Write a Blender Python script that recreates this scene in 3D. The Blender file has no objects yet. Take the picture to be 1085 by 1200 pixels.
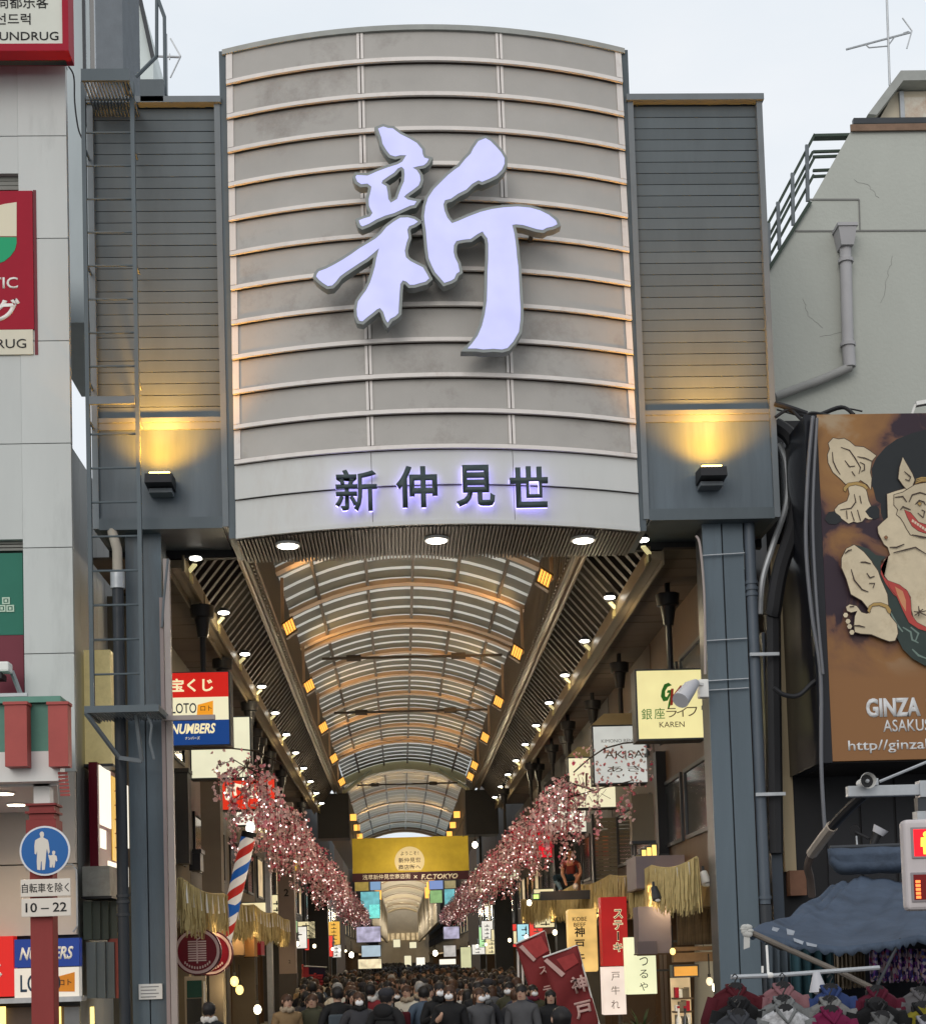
import bpy, bmesh, math, random
from mathutils import Vector, Matrix
rnd = random.Random(7)
R_ = math.radians
SC = bpy.context.scene
COL = SC.collection

# ------------------------------------------------------------------ camera
F, PX, PY, W0, H0, CZ = 1800.0, 551.5, 1006.9, 1085.0, 1200.0, 2.25
YAW, PITCH, ROLL = 0.0466, 0.0636, -0.0309
fw = Vector((math.sin(YAW)*math.cos(PITCH), math.cos(YAW)*math.cos(PITCH), math.sin(PITCH)))
r0 = Vector((math.cos(YAW), -math.sin(YAW), 0)); u0 = r0.cross(fw)
rt = math.cos(ROLL)*r0 + math.sin(ROLL)*u0
up = -math.sin(ROLL)*r0 + math.cos(ROLL)*u0
cam = bpy.data.cameras.new('camera'); co = bpy.data.objects.new('camera', cam); COL.objects.link(co)
m = Matrix((rt, up, -fw)).transposed().to_4x4(); m.translation = (0, 0, CZ); co.matrix_world = m
cam.sensor_fit = 'VERTICAL'; cam.sensor_height = 24.0; cam.lens = 24.0*F/H0
cam.shift_x = (W0/2-PX)/H0; cam.shift_y = (PY-H0/2)/H0
cam.clip_start = 0.1; cam.clip_end = 3000
SC.camera = co

# ------------------------------------------------------------------ sky, sun, exposure
w = bpy.data.worlds.new('World'); SC.world = w; w.use_nodes = True
nt = w.node_tree; bg = nt.nodes['Background']
sky = nt.nodes.new('ShaderNodeTexSky'); sky.sky_type = 'NISHITA'; sky.sun_disc = False
SUN_EL, SUN_AZ = R_(24), R_(200)          # behind the photographer, veiled by cloud
sky.sun_elevation = SUN_EL; sky.sun_rotation = SUN_AZ
sky.air_density = 1.0; sky.dust_density = 3.0; sky.ozone_density = 1.5
mixn = nt.nodes.new('ShaderNodeMix'); mixn.data_type = 'RGBA'; mixn.inputs[0].default_value = 0.85
mixn.inputs[7].default_value = (9.2, 9.75, 10.3, 1)   # high even cloud
stc = nt.nodes.new('ShaderNodeTexCoord'); smp = nt.nodes.new('ShaderNodeMapping'); smp.inputs['Scale'].default_value = (1.2, 1.2, 3.5)
scn = nt.nodes.new('ShaderNodeTexNoise'); scn.inputs['Scale'].default_value = 2.2; scn.inputs['Detail'].default_value = 6; scn.inputs['Roughness'].default_value = .55
smx = nt.nodes.new('ShaderNodeMix'); smx.data_type = 'RGBA'; smx.inputs[6].default_value = (9.1, 9.7, 10.25, 1); smx.inputs[7].default_value = (10.3, 10.5, 10.7, 1)
smr = nt.nodes.new('ShaderNodeMapRange'); smr.inputs[1].default_value = .35; smr.inputs[2].default_value = .65
nt.links.new(stc.outputs['Generated'], smp.inputs[0]); nt.links.new(smp.outputs[0], scn.inputs['Vector']); nt.links.new(scn.outputs[0], smr.inputs[0])
nt.links.new(smr.outputs[0], smx.inputs[0]); nt.links.new(smx.outputs[2], mixn.inputs[7])      # thin even cloud with soft variation
nt.links.new(sky.outputs[0], mixn.inputs[6]); nt.links.new(mixn.outputs[2], bg.inputs[0])
bg.inputs[1].default_value = 0.1
sl = bpy.data.lights.new('sun', 'SUN'); sl.energy = 0.75; sl.angle = R_(35); sl.color = (1, .96, .91)
so = bpy.data.objects.new('sun', sl); COL.objects.link(so)
sd = Vector((math.sin(SUN_AZ)*math.cos(SUN_EL), math.cos(SUN_AZ)*math.cos(SUN_EL), math.sin(SUN_EL)))
so.rotation_euler = sd.to_track_quat('Z', 'Y').to_euler()
vs = SC.view_settings; vs.view_transform = 'Standard'; vs.look = 'None'; vs.exposure = 0.0; vs.gamma = 1; vs.use_curve_mapping = False
try:
    SC.cycles.max_bounces = 6; SC.cycles.diffuse_bounces = 3; SC.cycles.glossy_bounces = 2; SC.cycles.transmission_bounces = 3
    SC.cycles.sample_clamp_indirect = 4
except Exception: pass

# ------------------------------------------------------------------ helpers
def at(u, v, Y):
    d = fw*F + rt*(u-PX) - up*(v-PY)
    k = Y/d.y
    return Vector((d.x*k, Y, CZ+d.z*k))
def rp(a, b, c, d, Y):                       # rectangle seen at a..c, b..d at distance Y -> x0,x1,z0,z1
    um, vm = (a+c)/2, (b+d)/2
    return at(a, vm, Y).x, at(c, vm, Y).x, at(um, d, Y).z, at(um, b, Y).z
MATS = {}
def mat(name, col, rough=.6, var=.12, scale=3.0, bump=0.0, bscale=40.0, metal=0.0, emit=None, es=0.0, streak=0.0, spec=.25, trans=0.0, dirt=None, dirt_amt=0.0):
    if name in MATS: return MATS[name]
    M = bpy.data.materials.new(name); M.use_nodes = True; MATS[name] = M
    t = M.node_tree; n = t.nodes; L = t.links; b = n['Principled BSDF']
    b.inputs['Roughness'].default_value = rough; b.inputs['Metallic'].default_value = metal
    b.inputs['Specular IOR Level'].default_value = spec
    c4 = (*col, 1)
    if var > 0:
        tc = n.new('ShaderNodeTexCoord'); mp = n.new('ShaderNodeMapping'); L.new(tc.outputs['Object'], mp.inputs[0])
        oi = n.new('ShaderNodeObjectInfo')
        nz = n.new('ShaderNodeTexNoise'); nz.inputs['Scale'].default_value = scale; nz.inputs['Detail'].default_value = 6
        nz.inputs['Roughness'].default_value = .65
        if streak: mp.inputs['Scale'].default_value = (1, 1, streak)
        L.new(mp.outputs[0], nz.inputs['Vector'])
        rng = n.new('ShaderNodeMapRange'); rng.inputs[1].default_value = .25; rng.inputs[2].default_value = .75
        rng.inputs[3].default_value = 1-var; rng.inputs[4].default_value = 1+var
        L.new(nz.outputs[0], rng.inputs[0])
        ad = n.new('ShaderNodeMath'); ad.operation = 'MULTIPLY_ADD'; L.new(oi.outputs['Random'], ad.inputs[0])
        ad.inputs[1].default_value = var*.9; ad.inputs[2].default_value = 1-var*.45
        mu = n.new('ShaderNodeMath'); mu.operation = 'MULTIPLY'; L.new(rng.outputs[0], mu.inputs[0]); L.new(ad.outputs[0], mu.inputs[1])
        vm = n.new('ShaderNodeVectorMath'); vm.operation = 'SCALE'; vm.inputs[0].default_value = col
        L.new(mu.outputs[0], vm.inputs['Scale'])
        out = vm.outputs[0]
        if dirt:
            n2 = n.new('ShaderNodeTexNoise'); n2.inputs['Scale'].default_value = scale*.45; n2.inputs['Detail'].default_value = 8; n2.inputs['Roughness'].default_value = .75
            L.new(mp.outputs[0], n2.inputs['Vector'])
            r2 = n.new('ShaderNodeMapRange'); r2.inputs[1].default_value = .55; r2.inputs[2].default_value = .72; r2.inputs[3].default_value = 0; r2.inputs[4].default_value = dirt_amt
            L.new(n2.outputs[0], r2.inputs[0])
            mx = n.new('ShaderNodeMix'); mx.data_type = 'RGBA'; L.new(r2.outputs[0], mx.inputs[0]); L.new(out, mx.inputs[6]); mx.inputs[7].default_value = (*dirt, 1)
            out = mx.outputs[2]
        L.new(out, b.inputs['Base Color'])
        if bump:
            nb = n.new('ShaderNodeTexNoise'); nb.inputs['Scale'].default_value = bscale; nb.inputs['Detail'].default_value = 4
            L.new(tc.outputs['Object'], nb.inputs['Vector'])
            bp = n.new('ShaderNodeBump'); bp.inputs['Strength'].default_value = bump; bp.inputs['Distance'].default_value = .02
            L.new(nb.outputs[0], bp.inputs['Height']); L.new(bp.outputs[0], b.inputs['Normal'])
    else: b.inputs['Base Color'].default_value = c4
    if emit:
        b.inputs['Emission Color'].default_value = (*emit, 1); b.inputs['Emission Strength'].default_value = es
    if trans:
        tr = n.new('ShaderNodeBsdfTranslucent'); tr.inputs[0].default_value = c4
        ms = n.new('ShaderNodeMixShader'); ms.inputs[0].default_value = trans
        o = n['Material Output']; L.new(b.outputs[0], ms.inputs[1]); L.new(tr.outputs[0], ms.inputs[2]); L.new(ms.outputs[0], o.inputs[0])
    return M
def glow(name, col, s, mottled=0.0):
    M = mat(name, tuple(min(.9, c)*.22 for c in col), .45, 0, emit=col, es=s)
    if mottled and 'mott' not in M:
        t = M.node_tree; tc = t.nodes.new('ShaderNodeTexCoord'); nz = t.nodes.new('ShaderNodeTexNoise'); nz.inputs['Scale'].default_value = 2.2
        t.links.new(tc.outputs['Object'], nz.inputs['Vector'])
        r = t.nodes.new('ShaderNodeMapRange'); r.inputs[1].default_value = .3; r.inputs[2].default_value = .7
        r.inputs[3].default_value = s*(1-mottled); r.inputs[4].default_value = s*(1+mottled)
        t.links.new(nz.outputs[0], r.inputs[0]); t.links.new(r.outputs[0], t.nodes['Principled BSDF'].inputs['Emission Strength']); M['mott'] = 1
    return M
def off(o):
    v = Vector((0, 0, 0))
    while o is not None: v += o.location; o = o.parent
    return v
def thing(name, label, cat, loc=(0, 0, 0), group=None):
    o = bpy.data.objects.new(name, None); o.empty_display_size = .2; COL.objects.link(o); o.location = loc
    return tag(o, label, cat, group)
def tag(o, label=None, cat=None, group=None, kind=None):
    if label: o['label'] = label
    if cat: o['category'] = cat
    if group: o['group'] = group
    if kind: o['kind'] = kind
    return o
class MB:
    def __init__(s): s.v = []; s.f = []; s.mi = []; s.cur = 0
    def add(s, vs, fs):
        n = len(s.v); s.v += [tuple(p) for p in vs]
        for f in fs: s.f.append(tuple(i+n for i in f)); s.mi.append(s.cur)
        return s
    def box(s, x0, x1, y0, y1, z0, z1):
        if x0 > x1: x0, x1 = x1, x0
        if y0 > y1: y0, y1 = y1, y0
        if z0 > z1: z0, z1 = z1, z0
        return s.add([(x0,y0,z0),(x1,y0,z0),(x1,y1,z0),(x0,y1,z0),(x0,y0,z1),(x1,y0,z1),(x1,y1,z1),(x0,y1,z1)],
              [(0,3,2,1),(4,5,6,7),(0,1,5,4),(1,2,6,5),(2,3,7,6),(3,0,4,7)])
    def bar(s, p, q, a, b=None, upv=(0, 0, 1)):        # rectangular bar p->q
        p, q = Vector(p), Vector(q); b = b or a; d = (q-p).normalized(); U = Vector(upv)
        if abs(d.dot(U)) > .98: U = Vector((0, 1, 0))
        x = d.cross(U).normalized()*a/2; y = x.cross(d).normalized()*b/2
        return s.add([p-x-y, p+x-y, p+x+y, p-x+y, q-x-y, q+x-y, q+x+y, q-x+y], [(3,2,1,0),(4,5,6,7),(0,1,5,4),(1,2,6,5),(2,3,7,6),(3,0,4,7)])
    def tube(s, pts, r, n=8, caps=True):
        pts = [Vector(p) for p in pts]; rs = r if isinstance(r, (list, tuple)) else [r]*len(pts)
        vs = []; ax = None
        for i, p in enumerate(pts):
            d = (pts[min(i+1, len(pts)-1)]-pts[max(i-1, 0)])
            d = d.normalized() if d.length > 1e-9 else Vector((0, 0, 1))
            if ax is None: ax = d.orthogonal().normalized()
            ax = (ax-d*ax.dot(d)); ax = ax.normalized() if ax.length > 1e-6 else d.orthogonal().normalized()
            b = d.cross(ax)
            for k in range(n):
                a = 2*math.pi*k/n; vs.append(p+(ax*math.cos(a)+b*math.sin(a))*rs[i])
        fs = []
        for i in range(len(pts)-1):
            for k in range(n): fs.append((i*n+k, i*n+(k+1) % n, (i+1)*n+(k+1) % n, (i+1)*n+k))
        if caps: fs += [tuple(range(n))[::-1], tuple((len(pts)-1)*n+k for k in range(n))]
        return s.add(vs, fs)
    def ell(s, c, r, nu=10, nv=7):
        c = Vector(c); vs = [c+Vector((0, 0, r[2]))]; fs = []
        for j in range(1, nv):
            t = math.pi*j/nv
            for i in range(nu):
                a = 2*math.pi*i/nu; vs.append(c+Vector((r[0]*math.sin(t)*math.cos(a), r[1]*math.sin(t)*math.sin(a), r[2]*math.cos(t))))
        vs.append(c-Vector((0, 0, r[2]))); B = len(vs)-1
        for i in range(nu):
            fs.append((0, 1+i, 1+(i+1) % nu)); fs.append((B, 1+(nv-2)*nu+(i+1) % nu, 1+(nv-2)*nu+i))
            for j in range(nv-2): fs.append((1+j*nu+i, 1+(j+1)*nu+i, 1+(j+1)*nu+(i+1) % nu, 1+j*nu+(i+1) % nu))
        return s.add(vs, fs)
    def prism(s, poly, y0, y1):                # polygon in XZ extruded along Y (y0 is the near face)
        A = sum(poly[i][0]*poly[(i+1) % len(poly)][1]-poly[(i+1) % len(poly)][0]*poly[i][1] for i in range(len(poly)))
        if A < 0: poly = poly[::-1]
        n = len(poly)
        return s.add([(x, y0, z) for x, z in poly]+[(x, y1, z) for x, z in poly],
              [tuple(range(n)), tuple(range(2*n-1, n-1, -1))]+[(i, n+i, n+(i+1) % n, (i+1) % n) for i in range(n)])
    def quad(s, a, b, c, d): return s.add([a, b, c, d], [(0, 1, 2, 3)])
    def mesh(s, name, mats, o=Vector((0, 0, 0))):
        me = bpy.data.meshes.new(name)
        me.from_pydata([(x-o.x, y-o.y, z-o.z) for x, y, z in s.v], [], s.f)
        for M in (mats if isinstance(mats, (list, tuple)) else [mats]): me.materials.append(M)
        if any(s.mi): me.polygons.foreach_set('material_index', s.mi)
        me.update(); return me
    def build(s, name, mats, parent=None, smooth=False, loc=None, local=False):
        o = bpy.data.objects.new(name, None)
        base = Vector((0, 0, 0)) if local else (off(parent) if parent else Vector(loc or (0, 0, 0)))
        me = s.mesh(name, mats, base); bpy.data.objects.remove(o)
        if smooth is True: me.polygons.foreach_set('use_smooth', [True]*len(me.polygons))
        o = bpy.data.objects.new(name, me); COL.objects.link(o)
        if parent: o.parent = parent
        elif loc: o.location = loc
        if smooth == 'auto':
            me.polygons.foreach_set('use_smooth', [True]*len(me.polygons)); me.set_sharp_from_angle(angle=R_(40))
        return o
def bevel(o, w_=.01, seg=2):
    me = o.data; bm = bmesh.new(); bm.from_mesh(me)
    bmesh.ops.bevel(bm, geom=[e for e in bm.edges if len(e.link_faces) == 2 and e.calc_face_angle(0) > .5], offset=w_, segments=seg, profile=.6, affect='EDGES')
    bm.to_mesh(me); bm.free(); return o
def copy_tree(o, parent=None):
    c = o.copy(); COL.objects.link(c)
    if parent: c.parent = parent
    for ch in list(o.children): copy_tree(ch, c)
    return c
def curve_mesh(cu):
    o = bpy.data.objects.new('tmp', cu); me = bpy.data.meshes.new_from_object(o); bpy.data.objects.remove(o); return me
def text(body, cx, cz, y, h, M, parent, width=None, bold=0.0, ext=.006, shear=0.0, vertical=False, name='lettering', rot=0.0, gap=1.0, facing='front'):
    """flat raised lettering, its front towards -Y; h is the letter height, width (optional) fits the whole run"""
    cu = bpy.data.curves.new('t', 'FONT'); cu.body = '\n'.join(body) if vertical else body
    cu.align_x = 'CENTER'; cu.align_y = 'CENTER'; cu.size = 1; cu.extrude = 0; cu.offset = bold; cu.shear = shear; cu.resolution_u = 3
    if vertical: cu.space_line = gap
    me = curve_mesh(cu); bpy.data.curves.remove(cu)
    if not len(me.vertices): return None
    xs = [v.co.x for v in me.vertices]; ys = [v.co.y for v in me.vertices]
    mx, my = (min(xs)+max(xs))/2, (min(ys)+max(ys))/2; hh = max(ys)-min(ys); ww = max(xs)-min(xs)
    sz = h/hh; sx = width/ww if width else sz
    cr, sr = math.cos(rot), math.sin(rot)
    bm = bmesh.new(); bm.from_mesh(me)
    r = bmesh.ops.extrude_face_region(bm, geom=bm.faces[:])
    newv = [g for g in r['geom'] if isinstance(g, bmesh.types.BMVert)]
    front = set(newv)
    P = off(parent) if parent else Vector((0, 0, 0))
    for v in bm.verts:
        X, Z = (v.co.x-mx)*sx, (v.co.y-my)*sz
        X, Z = X*cr-Z*sr, X*sr+Z*cr
        d = y-ext if v in front else y
        if facing == 'front': v.co = (cx+X-P.x, d-P.y, cz+Z-P.z)
        else: v.co = (cx+(y-d)*facing-P.x, y+X*facing-P.y, cz+Z-P.z)      # facing = +1 / -1: reads on a wall facing +X / -X
    bmesh.ops.recalc_face_normals(bm, faces=bm.faces[:])
    bm.to_mesh(me); bm.free(); me.materials.clear(); me.materials.append(M); me.name = name
    o = bpy.data.objects.new(name, me); COL.objects.link(o)
    if parent: o.parent = parent
    return o
def plate(poly, Y, M, parent, t=.004, name='painted_shape'):        # flat painted shape given as picture points at distance Y
    return MB().prism([(p.x, p.z) for p in (at(u, v, Y) for u, v in poly)], Y-t, Y).build(name, M, parent)
def light(kind, loc, power, col, parent=None, size=.2, spot=None, aim=None, blend=.6):
    l = bpy.data.lights.new('lamp_light', kind); l.energy = power; l.color = col
    if kind == 'AREA': l.size = size
    else: l.shadow_soft_size = size
    if kind == 'SPOT': l.spot_size = R_(spot); l.spot_blend = blend
    o = bpy.data.objects.new('lamp_light', l); COL.objects.link(o)
    o.location = Vector(loc)-(off(parent) if parent else Vector((0, 0, 0)))
    if parent: o.parent = parent
    if aim is not None: o.rotation_euler = (Vector(loc)-Vector(aim)).to_track_quat('Z', 'Y').to_euler()
    return o

# ------------------------------------------------------------------ materials
steel = mat('blue_grey_painted_steel', (.10, .122, .136), .5, .16, 1.2, .05, 60, streak=.25, spec=.2, dirt=(.07, .075, .08), dirt_amt=.5)
steel_l = mat('pale_grey_steel_edge', (.15, .17, .185), .5, .12, 2, spec=.25)
steel_d = mat('dark_grey_steel', (.045, .05, .057), .45, .15, 2)
steel_p = mat('lower_panel_steel', (.088, .112, .132), .45, .3, 2.4, .04, 50, streak=.10, spec=.35, dirt=(.05, .055, .06), dirt_amt=.6)
frame_w = mat('pinkish_white_frame', (.70, .655, .62), .55, .07, 4, dirt=(.45, .36, .31), dirt_amt=.5)
mesh_g = mat('grey_fabric_panel', (.41, .39, .365), .75, .07, 1.1, .12, 160, dirt=(.15, .12, .10), dirt_amt=.5)
cream_w = mat('off_white_panel', (.56, .565, .55), .5, .05, .9, streak=.3, dirt=(.45, .40, .36), dirt_amt=.5)
cap_g = mat('weathered_grey_cap', (.34, .35, .33), .6, .15, 3)
brown_rib = mat('brown_ribbed_soffit', (.15, .125, .105), .55, .12, 3)
plaster_w = mat('white_wall_panel', (.56, .575, .56), .6, .07, .7, .06, 90, streak=.22, dirt=(.36, .37, .36), dirt_amt=.75)
plaster_g = mat('grey_beige_render', (.43, .445, .405), .85, .08, .5, .35, 14, streak=.4, dirt=(.25, .25, .22), dirt_amt=.8)
joint_d = mat('dark_joint', (.05, .05, .05), .8, .1)
red_s = mat('crimson_sign', (.33, .012, .03), .6, .06, 2, spec=.15)
red_p = mat('dull_red_paint', (.25, .038, .035), .55, .12, 2, streak=.2)
red_c = mat('canopy_red_paint', (.38, .075, .065), .5, .12, 2)
green_c = mat('canopy_green_paint', (.11, .27, .21), .5, .12, 2)
white_p = mat('white_paint', (.75, .74, .71), .5, .05, 2)
black_p = mat('black_paint', (.018, .018, .02), .45, .1, 2)
ink = mat('black_ink', (.02, .02, .02), .6, 0)
rubber = mat('black_cable', (.02, .02, .022), .5, .1, 2)
galv = mat('galvanised_steel', (.42, .44, .46), .4, .15, 6, metal=.3)
col_m = mat('blue_grey_column_steel', (.115, .15, .178), .5, .16, 1.3, .08, 40, streak=.12, dirt=(.075, .075, .075), dirt_amt=.8)
brown_cl = mat('brown_ceiling_board', (.075, .054, .038), .6, .14, 2)
tan_b = mat('tan_painted_beam', (.42, .31, .21), .5, .08, 2)
purl = mat('dark_purlin', (.06, .05, .042), .5, .1)
glass_d = mat('dark_window_glass', (.03, .035, .04), .12, .1, 1, spec=.6)
tan_w = mat('tan_wall', (.15, .125, .095), .7, .1, 1.5, .1, 50)
grey_w = mat('grey_tiled_wall', (.10, .095, .088), .6, .12, 1.5, .1, 60)
wood = mat('dark_wood', (.07, .042, .024), .55, .2, 5, streak=.2)
straw = mat('dry_straw', (.45, .36, .17), .8, .25, 8)
asph = mat('asphalt', (.05, .05, .052), .85, .2, 2, .3, 200)
paver = mat('street_paving', (.2, .19, .18), .8, .15, 2, .2, 80)
WHITE_LIT = glow('white_lightbox', (1.0, .93, .78), 1.1)
CREAM_LIT = glow('cream_lightbox', (1.0, .92, .62), .82)

# ------------------------------------------------------------------ setting: ground
g = tag(MB().box(-300, 300, -60, 700, -.35, -.12).build('ground', asph), kind='structure')
tag(MB().box(-60, 60, -8, 17.6, -.118, -.02).build('road', asph), kind='structure')
tag(MB().box(-60, 60, 17.7, 400, -.118, .1).build('pavement', paver), kind='structure')
kb = MB()
for i in range(60): kb.box(-30+i, -30+i+.99, 17.55, 17.7, -.118, .11)
tag(kb.build('kerb', mat('kerb_stone', (.3, .3, .29), .8, .15)), kind='structure')

# ------------------------------------------------------------------ the gate
gate = thing('arcade_gate', 'tall blue grey steel arcade gate with curved panelled sign face over the street entrance', 'gate', (0.75, 23.2, .1))
GX = .745
# side towers
def tower(x0, x1):
    z0, zb, z1 = 8.86, 10.52, 15.56
    b = MB().box(x0+.06, x1-.06, 23.14, 24.2, z0+.05, z1-.06).build('side_tower', steel_d, gate)
    fr = MB()
    fr.box(x0, x0+.09, 23.0, 24.25, z0, z1-.08); fr.box(x1-.09, x1, 23.0, 24.25, z0, z1-.08)
    fr.box(x0-.02, x1+.02, 22.95, 24.27, z1-.078, z1+.02)
    fr.build('tower_frame', steel_l, b)
    n = 27; zz = [zb+.06+(z1-.1-zb-.06)*i/n for i in range(n+1)]
    for i in range(n):
        s = MB(); h = zz[i+1]-zz[i]; a, c = x0+.092, x1-.092
        s.add([(a,23.1,zz[i]+.004),(c,23.1,zz[i]+.004),(c,23.1,zz[i+1]-.010),(a,23.1,zz[i+1]-.006),(a,23.14,zz[i]+.004),(c,23.14,zz[i]+.004),(c,23.14,zz[i+1]-.006),(a,23.14,zz[i+1]-.006)],
              [(0,1,2,3),(0,4,5,1),(3,2,6,7),(0,3,7,4),(1,5,6,2)])
        s.build('slat', steel, b)
    t = MB(); t.box(x0+.092, x1-.092, 23.03, 23.14, zb-.02, zb+.05); t.box(x0+.092, x1-.092, 23.045, 23.14, zb-.13, zb-.022)
    t.build('tower_band', steel_l, b)
    MB().box(x0+.092, x1-.092, 23.06, 23.139, z0+.16, zb-.132).build('lower_panel', steel_p, b)
    MB().box(x0+.092, x1-.092, 23.0, 24.25, z0-.02, z0+.157).build('bottom_beam', steel, b)
    MB().box(x0, x1, 24.26, 24.4, 8.72, 9.4).build('back_plate', mat('dark_back_plate', (.03, .03, .032), .7, .1), b)
    return b
tower(-4.46, -2.43); tower(3.88, 6.0)
# curved sign face
def sy(x, extra=0): return 22.42+.6*((x-GX)/3.05)**2-extra
xl, xr = -2.32, 3.81; Z1, Z0 = 16.29, 8.71; NR = 14; rh = (Z1-Z0)/NR
body = MB()
N = 24; xs = [xl+(xr-xl)*i/N for i in range(N+1)]
vs_ = []; fs_ = []
for x in xs: vs_ += [(x, sy(x)+.03, Z0), (x, sy(x)+.03, Z1), (x, 24.3, Z1), (x, 24.3, Z0)]
for i in range(N):
    a, b = i*4, i*4+4
    fs_ += [(a, b, b+1, a+1), (a+1, b+1, b+2, a+2), (a+2, b+2, b+3, a+3), (a+3, b+3, b, a)]
fs_ += [(0, 1, 2, 3), (N*4+3, N*4+2, N*4+1, N*4)]
face = body.add(vs_, fs_).build('curved_sign', mat('sign_backing', (.3, .24, .21), .7, .1), gate)
def band(mb, xa, xb, za, zb, pa, pb, t=.03, n=None):     # curved strip; pa/pb = how far bottom/top stand proud
    n = n or max(2, int((xb-xa)/.26)); st = len(mb.v); V = []; Fc = []
    for i in range(n+1):
        x = xa+(xb-xa)*i/n
        V += [(x, sy(x, pa), za), (x, sy(x, pb), zb), (x, sy(x, pb)+t, zb), (x, sy(x, pa)+t, za)]
    for i in range(n):
        a, b = i*4, i*4+4
        Fc += [(a, b, b+1, a+1), (a+1, b+1, b+2, a+2), (a+3, a+2, b+2, b+3)[::-1], (a+3, b+3, b, a)]
    Fc += [(0, 1, 2, 3), (n*4+3, n*4+2, n*4+1, n*4)]
    mb.add(V, Fc); return mb
c1, c2 = xl+(xr-xl)*.338, xl+(xr-xl)*.682
def lerp(a, b, t): return a+(b-a)*t
for r in range(NR):
    zt = Z1-r*rh; zb_ = zt-rh
    pa, pb = .10, .03
    if r < 12:
        fm = MB()
        band(fm, xl, xr, zb_+.004, zb_+.068, pa, lerp(pa, pb, .14), .05)
        for xa, xb in ((xl, xl+.10), (xr-.10, xr)): band(fm, xa, xb, zb_+.076, zt-.004, lerp(pa, pb, .142), pb, .05, 2)
        for c in (c1, c2):
            for xa, xb in ((c-.05, c-.008), (c+.008, c+.05)): band(fm, xa, xb, zb_+.076, zt-.004, lerp(pa, pb, .142), pb, .05, 1)
        fo = fm.build('panel_frame', frame_w, face, smooth=False)
        for xa, xb in ((xl+.102, c1-.052), (c1+.052, c2-.052), (c2+.052, xr-.102)):
            band(MB(), xa, xb, zb_+.078, zt-.006, lerp(pa, pb, .142)-.02, pb-.02, .03).build('panel', mesh_g, fo)
    else:
        for xa, xb in ((xl, c1-.004), (c1+.004, c2-.004), (c2+.004, xr)):
            band(MB(), xa, xb, zb_+.006, zt-.006, pa-.02, pb, .03).build('panel', cream_w, face)
band(MB(), xl-.06, xr+.06, Z1-.03, Z1+.05, .06, .06, 1.2).build('top_cap', cap_g, face)
band(MB(), xl, xr, Z0-.06, Z0+.003, .10, .10, .06).build('bottom_trim', cream_w, face)
for x0, x1, sgn in ((xl-.11, xl-.005, -1), (xr+.005, xr+.11, 1)):
    f = MB(); f.add([(x0, 23.02, Z0-.03), (x1, 23.02, Z0-.03), (x1, 23.02, Z1+.04), (x0, 23.02, Z1+.04), (x0, 24.3, Z0-.03), (x1, 24.3, Z0-.03), (x1, 24.3, Z1+.04), (x0, 24.3, Z1+.04)],
        [(0,1,2,3),(1,5,6,2),(4,0,3,7),(5,4,7,6),(3,2,6,7),(0,4,5,1)])
    f.build('side_fin', steel, face)
# ribbed soffit under the sign
sb = MB()
for i in range(110):
    x = xl+.02+(xr-xl-.04)*i/109; sb.box(x-.016, x+.016, sy(x)-.0, 24.28, Z0-.075, Z0-.005)
tag(sb.build('soffit_rib', brown_rib, face), kind='stuff')
for u, v in ((336.5, 637.5), (512, 634), (685, 631)):
    Yl = 23.0 if abs(u-512) > 20 else 22.85
    c = at(u, v, Yl); x = c.x
    dl = thing('downlight', {336.5: 'round lit downlight under the curved sign near the ladder side', 512: 'round lit downlight in the middle of the sign soffit', 685: 'round lit downlight under the curved sign on the billboard side'}[u], 'downlight', (x, Yl+.2, Z0-.1), 'downlights under the curved sign')
    MB().tube([(x, Yl+.2, Z0-.074), (x, Yl+.2, Z0-.115)], .19, 20).build('rim', white_p, dl, 'auto')
    MB().tube([(x, Yl+.2, Z0-.1151), (x, Yl+.2, Z0-.125)], .15, 20).build('lens', glow('downlight_lens', (1, .95, .8), 14), dl, 'auto')
    light('SPOT', (x, Yl+.2, Z0-.16), 90, (1, .88, .65), dl, .12, 120, (x, Yl+.2, 0))
# big brush character
ZA, ZB, ZC, ZD = (360, 140, 6.781), (480, 150, 6.028), (360, 260, 6.781), (480, 270, 6.028)
def zz_(z, pts): return [(z[0]+a/z[2], z[1]+b/z[2]) for a, b in pts]
pA = zz_(ZA, [(565,80),(605,65),(645,78),(680,80),(740,125),(810,160),(870,195),(912,245),(918,285),(930,312),(965,322),(950,350),(925,370),(880,378),(835,390),(870,410),(895,450),(900,490),(885,530),(840,565),(790,600),(768,622),(800,645),(845,655),(868,658),(850,685),(820,690),(765,715),(690,750),(620,770),(550,800),(490,835),(440,855),(425,845),(412,810),(450,795),(500,780),(522,750),(505,720),(492,690),(490,640),(505,580),(512,540),(480,515),(430,520),(400,500),(385,465),(395,450),(440,452),(480,455),(560,420),(640,390),(720,365),(755,345),(790,290),(740,290),(700,300),(660,288),(630,250),(600,200),(590,150)])
hA = zz_(ZA, [(770,400),(775,440),(770,500),(740,570),(715,640),(665,670),(645,640),(640,590),(630,540),(590,515),(600,490),(650,455),(690,430),(720,395),(750,382)])
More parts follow.
